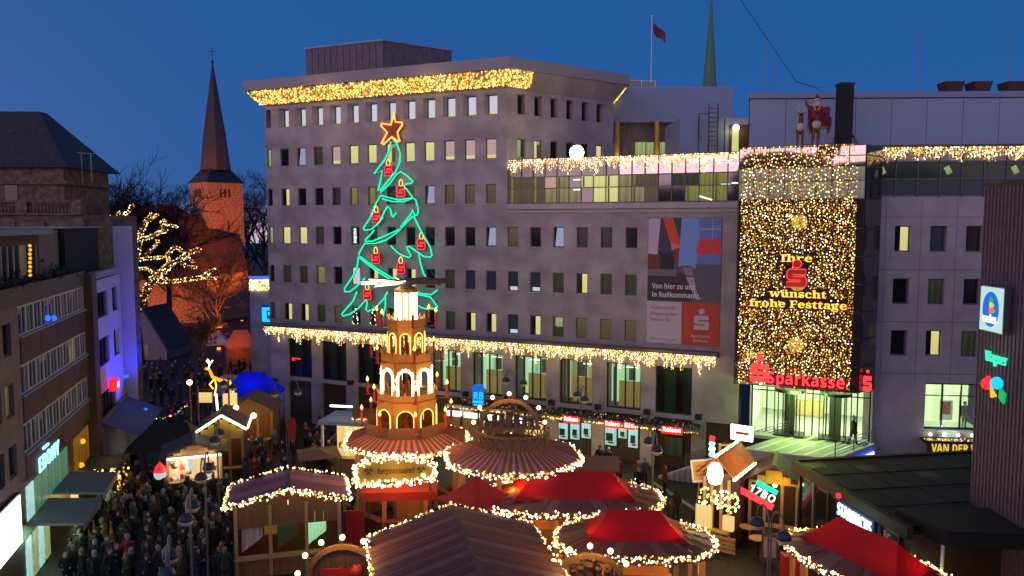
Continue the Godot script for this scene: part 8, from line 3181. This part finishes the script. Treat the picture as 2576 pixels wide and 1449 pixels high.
# ---------------------------------------------------------------- the flying sleigh on its wire
func flying_santa() -> void:
	var d := 42.0
	var at := far(2045, 300, d)
	var face := yaw(-18)
	var w := Shape.new()
	w.tube([far(1858, -8, 40.0), far(2003, 205, d), at + Vector3(0.2, 1.6, 0)], 0.018, 4)
	w.tube([at + Vector3(0.2, 1.6, 0), far(2140, 203, 53.8)], 0.006, 3)
	solo("tightrope_wire", w, M.dark_metal, "thin wire across the sky that carries the flying sleigh", "wire")
	for k in 2:
		var r := thing("reindeer_figure", ["left reindeer figure with white chest before the flying sleigh", "right reindeer figure with white chest before the flying sleigh"][k], "reindeer figure", at + face * Vector3(-0.62 + 0.75 * k, -0.5 + 0.08 * k, 0.75), face, "reindeer before the sleigh")
		part("body", reindeer_shape(k), M.fur_brown, r)
		var ch := Shape.new()
		ch.ball(Vector3(0, 0.02, 0.34), 0.23, 6, 9)
		part("chest", ch, M.fur_white, r)
		var an := Shape.new()
		for s in [-1.0, 1.0]:
			an.tube([Vector3(s * 0.07, 0.72, 0.38), Vector3(s * 0.16, 0.98, 0.34), Vector3(s * 0.1, 1.2, 0.4)], 0.025, 5)
			an.tube([Vector3(s * 0.15, 0.92, 0.35), Vector3(s * 0.28, 1.05, 0.42)], 0.02, 5)
		part("antler", an, M.fur_white, r)
	var sl := thing("sleigh", "wine-red high-backed sleigh hanging in the air at the upper right", "sleigh", at + face * Vector3(0.25, -0.35, -0.7), face)
	var ss := Shape.new()
	ss.prism(PackedVector2Array([Vector2(-0.9, 0.0), Vector2(0.75, 0.0), Vector2(0.95, 0.4), Vector2(0.6, 0.35), Vector2(0.1, 0.35), Vector2(-0.5, 0.55), Vector2(-0.75, 1.15), Vector2(-1.0, 1.15)]), -0.55, 0.55)
	part("body", ss, M.sleigh_red, sl, Transform3D(yaw(-90), Vector3(0.1, 0, 0)))
	var ru := Shape.new()
	for z in [-0.45, 0.45]:
		ru.tube([Vector3(-1.1, -0.35, z), Vector3(0.7, -0.35, z), Vector3(1.1, -0.15, z), Vector3(1.15, 0.15, z)], 0.04, 5)
		ru.tube([Vector3(-0.6, -0.35, z), Vector3(-0.6, 0.0, z)], 0.03, 5)
		ru.tube([Vector3(0.5, -0.35, z), Vector3(0.5, 0.0, z)], 0.03, 5)
	part("runner", ru, M.bronze, sl, Transform3D(yaw(-90), Vector3(0.1, 0, 0)))
	var p := thing("person", "person in a red and white costume with white beard, waving from the flying sleigh", "person", at + face * Vector3(0.2, -0.1, -0.55), face)
	var bones := [
		[Vector3(0, 0.15, 0), Vector3(0, 0.75, 0), 0.24, 0.22, 0], [Vector3(0, 0.75, 0), Vector3(0, 0.98, 0.02), 0.1, 0.09, 2], [Vector3(0, 1.06, 0.03), Vector3(0, 1.12, 0.03), 0.13, 0.13, 2],
		[Vector3(-0.24, 0.75, 0), Vector3(-0.5, 0.85, 0.12), 0.1, 0.08, 0], [Vector3(-0.5, 0.85, 0.12), Vector3(-0.55, 1.12, 0.2), 0.08, 0.06, 0],
		[Vector3(0.24, 0.75, 0), Vector3(0.45, 0.5, 0.2), 0.1, 0.08, 0], [Vector3(0.45, 0.5, 0.2), Vector3(0.35, 0.4, 0.45), 0.08, 0.06, 0],
		[Vector3(-0.12, 0.15, 0.05), Vector3(-0.15, 0.15, 0.5), 0.13, 0.11, 0], [Vector3(0.12, 0.15, 0.05), Vector3(0.15, 0.15, 0.5), 0.13, 0.11, 0],
		[Vector3(-0.15, 0.15, 0.5), Vector3(-0.15, -0.25, 0.55), 0.1, 0.08, 3], [Vector3(0.15, 0.15, 0.5), Vector3(0.15, -0.25, 0.55), 0.1, 0.08, 3],
	]
	var body := put("body", body_mesh(bones, 0.035), null, p)
	for i in 4:
		body.set_surface_override_material(i, [M.figure_red, M.figure_red, M.skin, M.black_roof][i])
	var be := Shape.new()
	be.lathe([Vector2(0.0, 0.62), Vector2(0.13, 0.85), Vector2(0.15, 1.03), Vector2(0.0, 1.08)], Vector3(0, 0, 0.09), 9)
	part("beard", be, M.fur_white, p)
	var ca := Shape.new()
	ca.lathe([Vector2(0.15, 1.16), Vector2(0.14, 1.24), Vector2(0.05, 1.42), Vector2(0.0, 1.45)], Vector3(0, 0, 0.02), 9)
	part("cap", ca, M.figure_red, p)
	var cb := Shape.new()
	cb.lathe([Vector2(0.13, 1.13), Vector2(0.17, 1.17), Vector2(0.15, 1.22)], Vector3(0, 0, 0.02), 9)
	part("cap_brim", cb, M.fur_white, p)


func reindeer_shape(k: int) -> Shape:
	var s := Shape.new()
	var lead := 0.12 if k else -0.1
	s.tube([Vector3(0, -0.1, -0.75), Vector3(0, 0.0, -0.55), Vector3(0, 0.02, -0.1), Vector3(0, 0.05, 0.28), Vector3(0, 0.22, 0.42)], 0.22, 9, false, 0.13)
	s.tube([Vector3(0, 0.12, 0.33), Vector3(0, 0.4, 0.45), Vector3(0, 0.62, 0.42)], 0.13, 8, false, 0.09)
	s.tube([Vector3(0, 0.62, 0.32), Vector3(0, 0.62, 0.5), Vector3(0, 0.54, 0.7)], 0.11, 8, false, 0.055)
	for sx in [-1.0, 1.0]:
		s.tube([Vector3(sx * 0.1, -0.02, 0.25), Vector3(sx * 0.12, -0.4, 0.4 + lead), Vector3(sx * 0.12, -0.72, 0.22 + lead)], 0.075, 6, false, 0.035)
		s.tube([Vector3(sx * 0.12, -0.05, -0.6), Vector3(sx * 0.13, -0.4, -0.5), Vector3(sx * 0.13, -0.62, -0.78), Vector3(sx * 0.13, -1.0, -0.7)], 0.09, 6, false, 0.035)
		s.tube([Vector3(sx * 0.08, 0.68, 0.36), Vector3(sx * 0.19, 0.74, 0.34)], 0.035, 5, false, 0.01)
	return s


# ---------------------------------------------------------------- people: one skin over a skeleton of tapered capsules
func body_mesh(bones: Array, cell: float) -> ArrayMesh:
	var lo := Vector3(1e9, 1e9, 1e9)
	var hi := -lo
	for b in bones:
		var r: float = maxf(b[2], b[3]) + 0.05
		for e in [b[0], b[1]]:
			lo = lo.min(e - Vector3(r, r, r))
			hi = hi.max(e + Vector3(r, r, r))
	var n := Vector3i(((hi - lo) / cell).ceil()) + Vector3i.ONE
	var sy := n.x
	var sz := n.x * n.y
	var f := PackedFloat32Array()
	f.resize(n.x * n.y * n.z)
	f.fill(1.0)
	var own := PackedByteArray()
	own.resize(f.size())
	var best := PackedFloat32Array()
	best.resize(f.size())
	best.fill(1.0)
	var soft := 0.035
	for b in bones:
		var pa: Vector3 = b[0]
		var ba: Vector3 = b[1] - b[0]
		var l2 := maxf(ba.length_squared(), 1e-6)
		var ra: float = b[2]
		var dr: float = b[3] - b[2]
		var reach: float = maxf(b[2], b[3]) + 3.0 * cell
		var c0 := Vector3i((((pa.min(b[1]) - Vector3.ONE * reach) - lo) / cell).floor()).clamp(Vector3i.ZERO, n - Vector3i.ONE)
		var c1 := Vector3i((((pa.max(b[1]) + Vector3.ONE * reach) - lo) / cell).ceil()).clamp(Vector3i.ZERO, n - Vector3i.ONE)
		for z in range(c0.z, c1.z + 1):
			for y in range(c0.y, c1.y + 1):
				var base := y * sy + z * sz
				for x in range(c0.x, c1.x + 1):
					var q := lo + Vector3(x, y, z) * cell - pa
					var t := clampf(q.dot(ba) / l2, 0.0, 1.0)
					var d := (q - ba * t).length() - ra - dr * t
					var i := base + x
					if d < best[i]:
						best[i] = d
						own[i] = b[4]
					var o := f[i]
					var h := clampf(0.5 + 0.5 * (o - d) / soft, 0.0, 1.0)
					f[i] = lerpf(o, d, h) - soft * h * (1.0 - h)
	var at := PackedInt32Array()
	at.resize(f.size())
	at.fill(-1)
	var pts := PackedVector3Array()
	var grp := PackedByteArray()
	for z in n.z - 1:
		for y in n.y - 1:
			for x in n.x - 1:
				var i := x + y * sy + z * sz
				var s := 0
				var p := Vector3.ZERO
				var cnt := 0
				var v := [f[i], f[i + 1], f[i + sy], f[i + sy + 1], f[i + sz], f[i + sz + 1], f[i + sz + sy], f[i + sz + sy + 1]]
				for k in 8:
					if v[k] < 0.0:
						s += 1
				if s == 0 or s == 8:
					continue
				for e in [[0, 1], [2, 3], [4, 5], [6, 7], [0, 2], [1, 3], [4, 6], [5, 7], [0, 4], [1, 5], [2, 6], [3, 7]]:
					var a: float = v[e[0]]
					var b2: float = v[e[1]]
					if (a < 0.0) != (b2 < 0.0):
						var t := a / (a - b2)
						p += Vector3(e[0] & 1, (e[0] >> 1) & 1, e[0] >> 2).lerp(Vector3(e[1] & 1, (e[1] >> 1) & 1, e[1] >> 2), t)
						cnt += 1
				at[i] = pts.size()
				pts.append(lo + (Vector3(x, y, z) + p / cnt) * cell)
				grp.append(own[i])
	var nor := PackedVector3Array()
	nor.resize(pts.size())
	var tris := [[], [], [], []]
	var steps := [1, sy, sz]
	for z in range(1, n.z - 1):
		for y in range(1, n.y - 1):
			for x in range(1, n.x - 1):
				var i := x + y * sy + z * sz
				for ax in 3:
					var inside := f[i] < 0.0
					if inside == (f[i + steps[ax]] < 0.0):
						continue
					var u: int = steps[(ax + 1) % 3]
					var w: int = steps[(ax + 2) % 3]
					var q := [at[i], at[i - u], at[i - u - w], at[i - w]]
					if q.has(-1):
						continue
					if not inside:
						q.reverse()
					var m := (pts[q[1]] - pts[q[0]]).cross(pts[q[2]] - pts[q[0]])
					for k in q:
						nor[k] += m
					tris[grp[q[0]]].append([q[0], q[2], q[1]])
					tris[grp[q[0]]].append([q[0], q[3], q[2]])
	for i in nor.size():
		nor[i] = nor[i].normalized()
	var out := ArrayMesh.new()
	for g in 4:
		var V := PackedVector3Array()
		var N := PackedVector3Array()
		for t in tris[g]:
			for k in t:
				V.append(pts[k])
				N.append(nor[k])
		if V.is_empty():
			V = PackedVector3Array([pts[0], pts[0], pts[0]])
			N = PackedVector3Array([Vector3.UP, Vector3.UP, Vector3.UP])
		var arr := []
		arr.resize(Mesh.ARRAY_MAX)
		arr[Mesh.ARRAY_VERTEX] = V
		arr[Mesh.ARRAY_NORMAL] = N
		out.add_surface_from_arrays(Mesh.PRIMITIVE_TRIANGLES, arr)
	return out


# groups of the skin: 0 coat, 1 trousers, 2 skin, 3 shoes. The figure faces +z.
func skeleton(pose: int) -> Array:
	var b := []
	var hips := Vector3(0, 0.93, 0)
	var chest := Vector3(0, 1.34, 0.0)
	b.append([hips + Vector3(-0.05, -0.12, 0), hips + Vector3(-0.03, 0.1, 0), 0.16, 0.15, 0])
	b.append([hips + Vector3(0.05, -0.12, 0), hips + Vector3(0.03, 0.1, 0), 0.16, 0.15, 0])
	b.append([hips + Vector3(0, 0.1, 0), chest, 0.165, 0.17, 0])
	b.append([chest + Vector3(-0.15, 0.04, 0), chest + Vector3(0.15, 0.04, 0), 0.10, 0.10, 0])
	b.append([chest + Vector3(0, 0.1, 0.0), Vector3(0, 1.53, 0.02), 0.07, 0.06, 2])
	b.append([Vector3(0, 1.60, 0.03), Vector3(0, 1.66, 0.02), 0.095, 0.10, 2])
	b.append([Vector3(0, 1.56, 0.07), Vector3(0, 1.60, 0.09), 0.055, 0.05, 2])
	b.append([Vector3(0, 1.61, 0.12), Vector3(0, 1.60, 0.135), 0.022, 0.02, 2])
	var stride := [0.0, 0.0, 0.0, 0.22, 0.16, 0.0][pose] as float
	for s in [-1.0, 1.0]:
		var k: float = stride * s
		var hip := hips + Vector3(s * 0.10, -0.06, 0)
		var knee := Vector3(s * 0.105, 0.50, k * 0.6 + 0.03)
		var foot := Vector3(s * 0.11, 0.09, k - (0.02 if k >= 0 else 0.06))
		b.append([hip, knee, 0.095, 0.07, 1])
		b.append([knee, foot, 0.07, 0.05, 1])
		b.append([foot + Vector3(0, -0.03, -0.02), foot + Vector3(s * 0.02, -0.045, 0.16), 0.05, 0.04, 3])
		var sh := chest + Vector3(s * 0.20, 0.06, 0)
		var el := Vector3(s * 0.27, 1.10, -0.04 - k * 0.5)
		var ha := Vector3(s * 0.24, 0.86, 0.08 - k * 0.8)
		match pose:
			1:
				el = Vector3(s * 0.28, 1.12, 0.02)
				ha = Vector3(s * 0.10, 1.20, 0.26)
			2:
				if s > 0:
					el = Vector3(s * 0.29, 1.14, 0.06)
					ha = Vector3(s * 0.15, 1.38, 0.24)
				else:
					ha = Vector3(s * 0.2, 0.92, 0.1)
			5:
				el = Vector3(s * 0.30, 1.12, -0.06)
				ha = Vector3(s * 0.20, 0.98, 0.12)
		b.append([sh, el, 0.075, 0.06, 0])
		b.append([el, ha, 0.058, 0.045, 0])
		var dirh := (ha - el).normalized()
		b.append([ha + dirh * 0.03, ha + dirh * 0.10, 0.034, 0.026, 2])
		b.append([ha + dirh * 0.03, ha + dirh * 0.07 + Vector3(-s * 0.035, 0.0, 0.02), 0.016, 0.014, 2])
	return b


func crowds() -> void:
	var coats := []
	for c in [[0.012, 0.012, 0.015], [0.018, 0.02, 0.028], [0.03, 0.028, 0.026], [0.02, 0.03, 0.05], [0.05, 0.04, 0.03], [0.035, 0.045, 0.03], [0.06, 0.05, 0.045], [0.10, 0.09, 0.08], [0.30, 0.02, 0.025], [0.22, 0.09, 0.03], [0.30, 0.27, 0.23], [0.03, 0.09, 0.08]]:
		coats.append(mat("coat", lin(c[0], c[1], c[2]), 0.85))
	var legs := [mat("trousers", lin(0.012, 0.013, 0.018), 0.9), mat("jeans", lin(0.03, 0.04, 0.07), 0.9)]
	var hairs := [mat("hair_dark", lin(0.02, 0.014, 0.01), 0.7), mat("hair_brown", lin(0.07, 0.04, 0.02), 0.7), mat("hair_fair", lin(0.25, 0.17, 0.08), 0.7), mat("hair_grey", lin(0.25, 0.24, 0.23), 0.7), mat("wool_pale", lin(0.45, 0.42, 0.38), 0.9), mat("wool_red", lin(0.28, 0.04, 0.03), 0.9)]
	var tone := ["black", "navy", "charcoal", "dark blue", "brown", "olive", "taupe", "grey", "red", "rust", "pale", "teal"]
	var models := []
	for p in 6:
		models.append(body_mesh(skeleton(p), 0.03))
	var hair := []
	for k in 4:
		var s := Shape.new()
		match k:
			0: s.ball(Vector3(0, 1.66, 0.005), 0.115, 5, 10, -0.25, PI / 2)
			1:
				s.ball(Vector3(0, 1.66, 0.0), 0.118, 5, 10, -0.2, PI / 2)
				s.lathe([Vector2(0.10, 1.44), Vector2(0.118, 1.64)], Vector3(0, 0, -0.03), 8)
			2:
				s.lathe([Vector2(0.118, 1.63), Vector2(0.122, 1.68), Vector2(0.10, 1.77), Vector2(0.03, 1.80), Vector2(0.0, 1.80)], Vector3(0, 0, 0.01), 10)
				s.ball(Vector3(0, 1.82, 0.01), 0.04, 4, 6)
			3: s.lathe([Vector2(0.14, 1.46), Vector2(0.135, 1.62), Vector2(0.11, 1.76), Vector2(0.0, 1.80)], Vector3(0, 0, -0.035), 10)
		hair.append(s.mesh())
	var make := func(at: Vector3, turn: float, pose: int, coat: int, hk: int, tall: float, label: String, group: String) -> Node3D:
		var o := thing("person", label, "person", at, yaw(turn).scaled(Vector3.ONE * tall), group)
		var b := put("body", models[pose], null, o)
		b.set_surface_override_material(0, coats[coat])
		b.set_surface_override_material(1, legs[coat % 2])
		b.set_surface_override_material(2, M.skin)
		b.set_surface_override_material(3, M.black_roof)
		put("hat" if hk >= 2 else "hair", hair[hk], coats[coat] if hk == 3 else hairs[(coat + hk * 2 + pose) % (4 if hk < 2 else 6)], o)
		return o
	# the named few
	make.call(level(1752, 1362), 175.0, 3, 0, 1, 0.97, "left one of the couple walking away past the red canopy, in dark clothes", "")
	var second: Node3D = make.call(level(1774, 1366), 182.0, 4, 2, 0, 1.04, "right one of the couple walking away past the red canopy, carrying a dark bag", "")
	var bag := Shape.new()
	bag.ball(Vector3(0.02, -0.16, 0), 0.2, 6, 9)
	bag.tube([Vector3(-0.1, 0.0, 0), Vector3(0.0, 0.2, 0), Vector3(0.1, 0.0, 0)], 0.015, 5)
	solo("shoulder_bag", bag, M.bag_navy, "dark navy bag carried by the right one of the walking couple", "bag", shift(second.position + Vector3(0.38, 0.85, 0)))
	var steps := bank.transform
	make.call(steps * Vector3(18.6, 1.86, 1.6), 200.0, 3, 6, 0, 1.0, "person in brown coat on the entrance steps, beside the left handrail", "")
	make.call(steps * Vector3(18.1, 1.6, 1.9), 150.0, 0, 4, 1, 0.68, "small child on the entrance steps beside the person in brown", "")
	make.call(steps * Vector3(19.1, 1.3, 3.4), 190.0, 4, 0, 0, 1.02, "person in black jacket at the foot of the bright entrance steps", "")
	make.call(steps * Vector3(25.9, 3.4, 1.2), 60.0, 3, 2, 2, 1.05, "person in dark jacket walking on the landing at the right of the lit doors", "")
	make.call(wing.transform * Vector3(7.75, 4.05, -0.9), 10.0, 0, 4, 0, 1.0, "person standing behind the large lit window of the grey wing", "")
	for q in [[1508, 1185, 0, "left of two dark figures looking into the lit shop windows"], [1530, 1190, 3, "right of two dark figures looking into the lit shop windows"]]:
		make.call(level(q[0], q[1]), 165.0, 0, q[2], 0, 1.05, q[3], "")
	make.call(level(1604, 1222), 20.0, 5, 9, 3, 1.0, "person in orange-brown hooded coat near the shops on the right", "")
	make.call(level(1622, 1218), 200.0, 0, 7, 0, 1.0, "person in grey coat beside the one in the orange-brown hood", "")
	make.call(level(1870, 1345), -60.0, 1, 0, 0, 1.0, "person in black leaning at the high table before the lit counter", "")
	make.call(level(640, 1215), 10.0, 1, 8, 1, 1.0, "person in bright red coat in front of the plank barrier", "")
	make.call(level(1135, 1283), 140.0, 2, 8, 0, 1.0, "person in red jacket just right of the lettered golden board", "")
	# crowd by places: [count, depth from, depth to, view from, view to, where, coats]
	var placed := []
	var marks := []
	for q in [[470, 1305, "nearest street lamp"], [508, 1200, "second street lamp"], [546, 1100, "third street lamp"], [425, 1420, "lower left street lamp"], [720, 988, "banner lamp"]]:
		var p := level(q[0], q[1], 6.0) * Vector3(1, 0, 1)
		marks.append([p, q[2]])
	for q in [[-8.0, 2.5, "first grey canopy"], [-3.7, 2.5, "second grey canopy"], [1.5, 2.5, "lit pergola"], [-12.5, 2.5, "white display"], [9.0, 3.0, "blue awning"]]:
		marks.append([street.transform * Vector3(q[0], 0, q[1]), q[2]])
	marks.append([Vector3(-20.3, 0, -48.0), "sweets counter"])
	marks.append([Vector3(-19.4, 0, -51.0), "white-edged gable"])
	marks.append([Vector3(-10.6, 0, -52.0), "flat-roofed kiosk"])
	marks.append([Vector3(-12.6, 0, -50.5), "brown parasol"])
	marks.append([Vector3(-13.0, 0, -48.5), "plank barrier"])
	marks.append([Vector3(-21.9, 0, -63.0), "blue tent"])
	var groups := [
		[128, 36.5, 54.0, 30, 560, "crowd outside the left shops", "in the crowd outside the left shops", 0.07],
		[48, 52.0, 63.0, 590, 880, "crowd between the huts and the bank", "in the crowd before the bank", 0.30],
		[78, 62.0, 92.0, 345, 640, "far crowd down the street", "far down the dark street", 0.10],
		[14, 41.5, 52.0, 1500, 1720, "people by the shops on the right", "before the shops on the right", 0.12],
		[10, 43.0, 49.0, 700, 890, "people behind the purple hut", "behind the purple-roofed hut", 0.25],
	]
	for g in groups:
		var done := 0
		var tries := 0
		while done < g[0] and tries < 4000:
			tries += 1
			var d := lerpf(g[1], g[2], pow(rng.randf(), 1.35))
			var x := (lerpf(g[3], g[4], rng.randf()) - 1288.0) / FOCAL * d
			var at := Vector3(x, 0, -d)
			var loc: Vector3 = street.transform.affine_inverse() * at
			if loc.x < 18.0 and loc.z < 1.3:
				continue
			var clear := true
			for q in [[Vector3(-10.9, 0, -39.6), 3.6], [Vector3(-20.6, 0, -50.8), 2.5], [Vector3(-19.7, 0, -53.3), 2.1], [Vector3(-20.1, 0, -60.5), 2.4], [Vector3(-21.9, 0, -66), 2.8], [Vector3(-23.6, 0, -53.5), 2.6], [Vector3(-10.6, 0, -54.5), 2.9], [Vector3(-13.0, 0, -47.5), 0.5], [Vector3(-6.85, 0, -31), 2.0]]:
				if at.distance_to(q[0]) < q[1]:
					clear = false
					break
			if clear:
				for q in placed:
					if absf(at.x - q.x) < 0.62 and at.distance_to(q) < 0.62:
						clear = false
						break
			if not clear:
				continue
			placed.append(at)
			var coat := rng.randi() % 8 if rng.randf() > g[7] else 8 + rng.randi() % 4
			var hk := [0, 0, 1, 1, 2, 3][rng.randi() % 6] as int
			var mark := ""
			var best := 6.0
			for q in marks:
				if at.distance_to(q[0]) < best:
					best = at.distance_to(q[0])
					mark = " near the " + q[1]
			var what := "person in %s coat%s %s" % [tone[coat], ["", ", long hair,", " and woolly hat", " with hood"][hk], "in the crowd" + mark if mark else g[6]]
			if g[5] == "far crowd down the street":
				mark = ""
			make.call(at, rng.randf_range(-180, 180), [0, 1, 1, 2, 3, 4, 5, 5][rng.randi() % 8], coat, hk, rng.randf_range(0.93, 1.07), what, "%s, %s coat%s" % [g[5], tone[coat], ["", ", long hair", ", woolly hat", ", hood"][hk]])
			done += 1
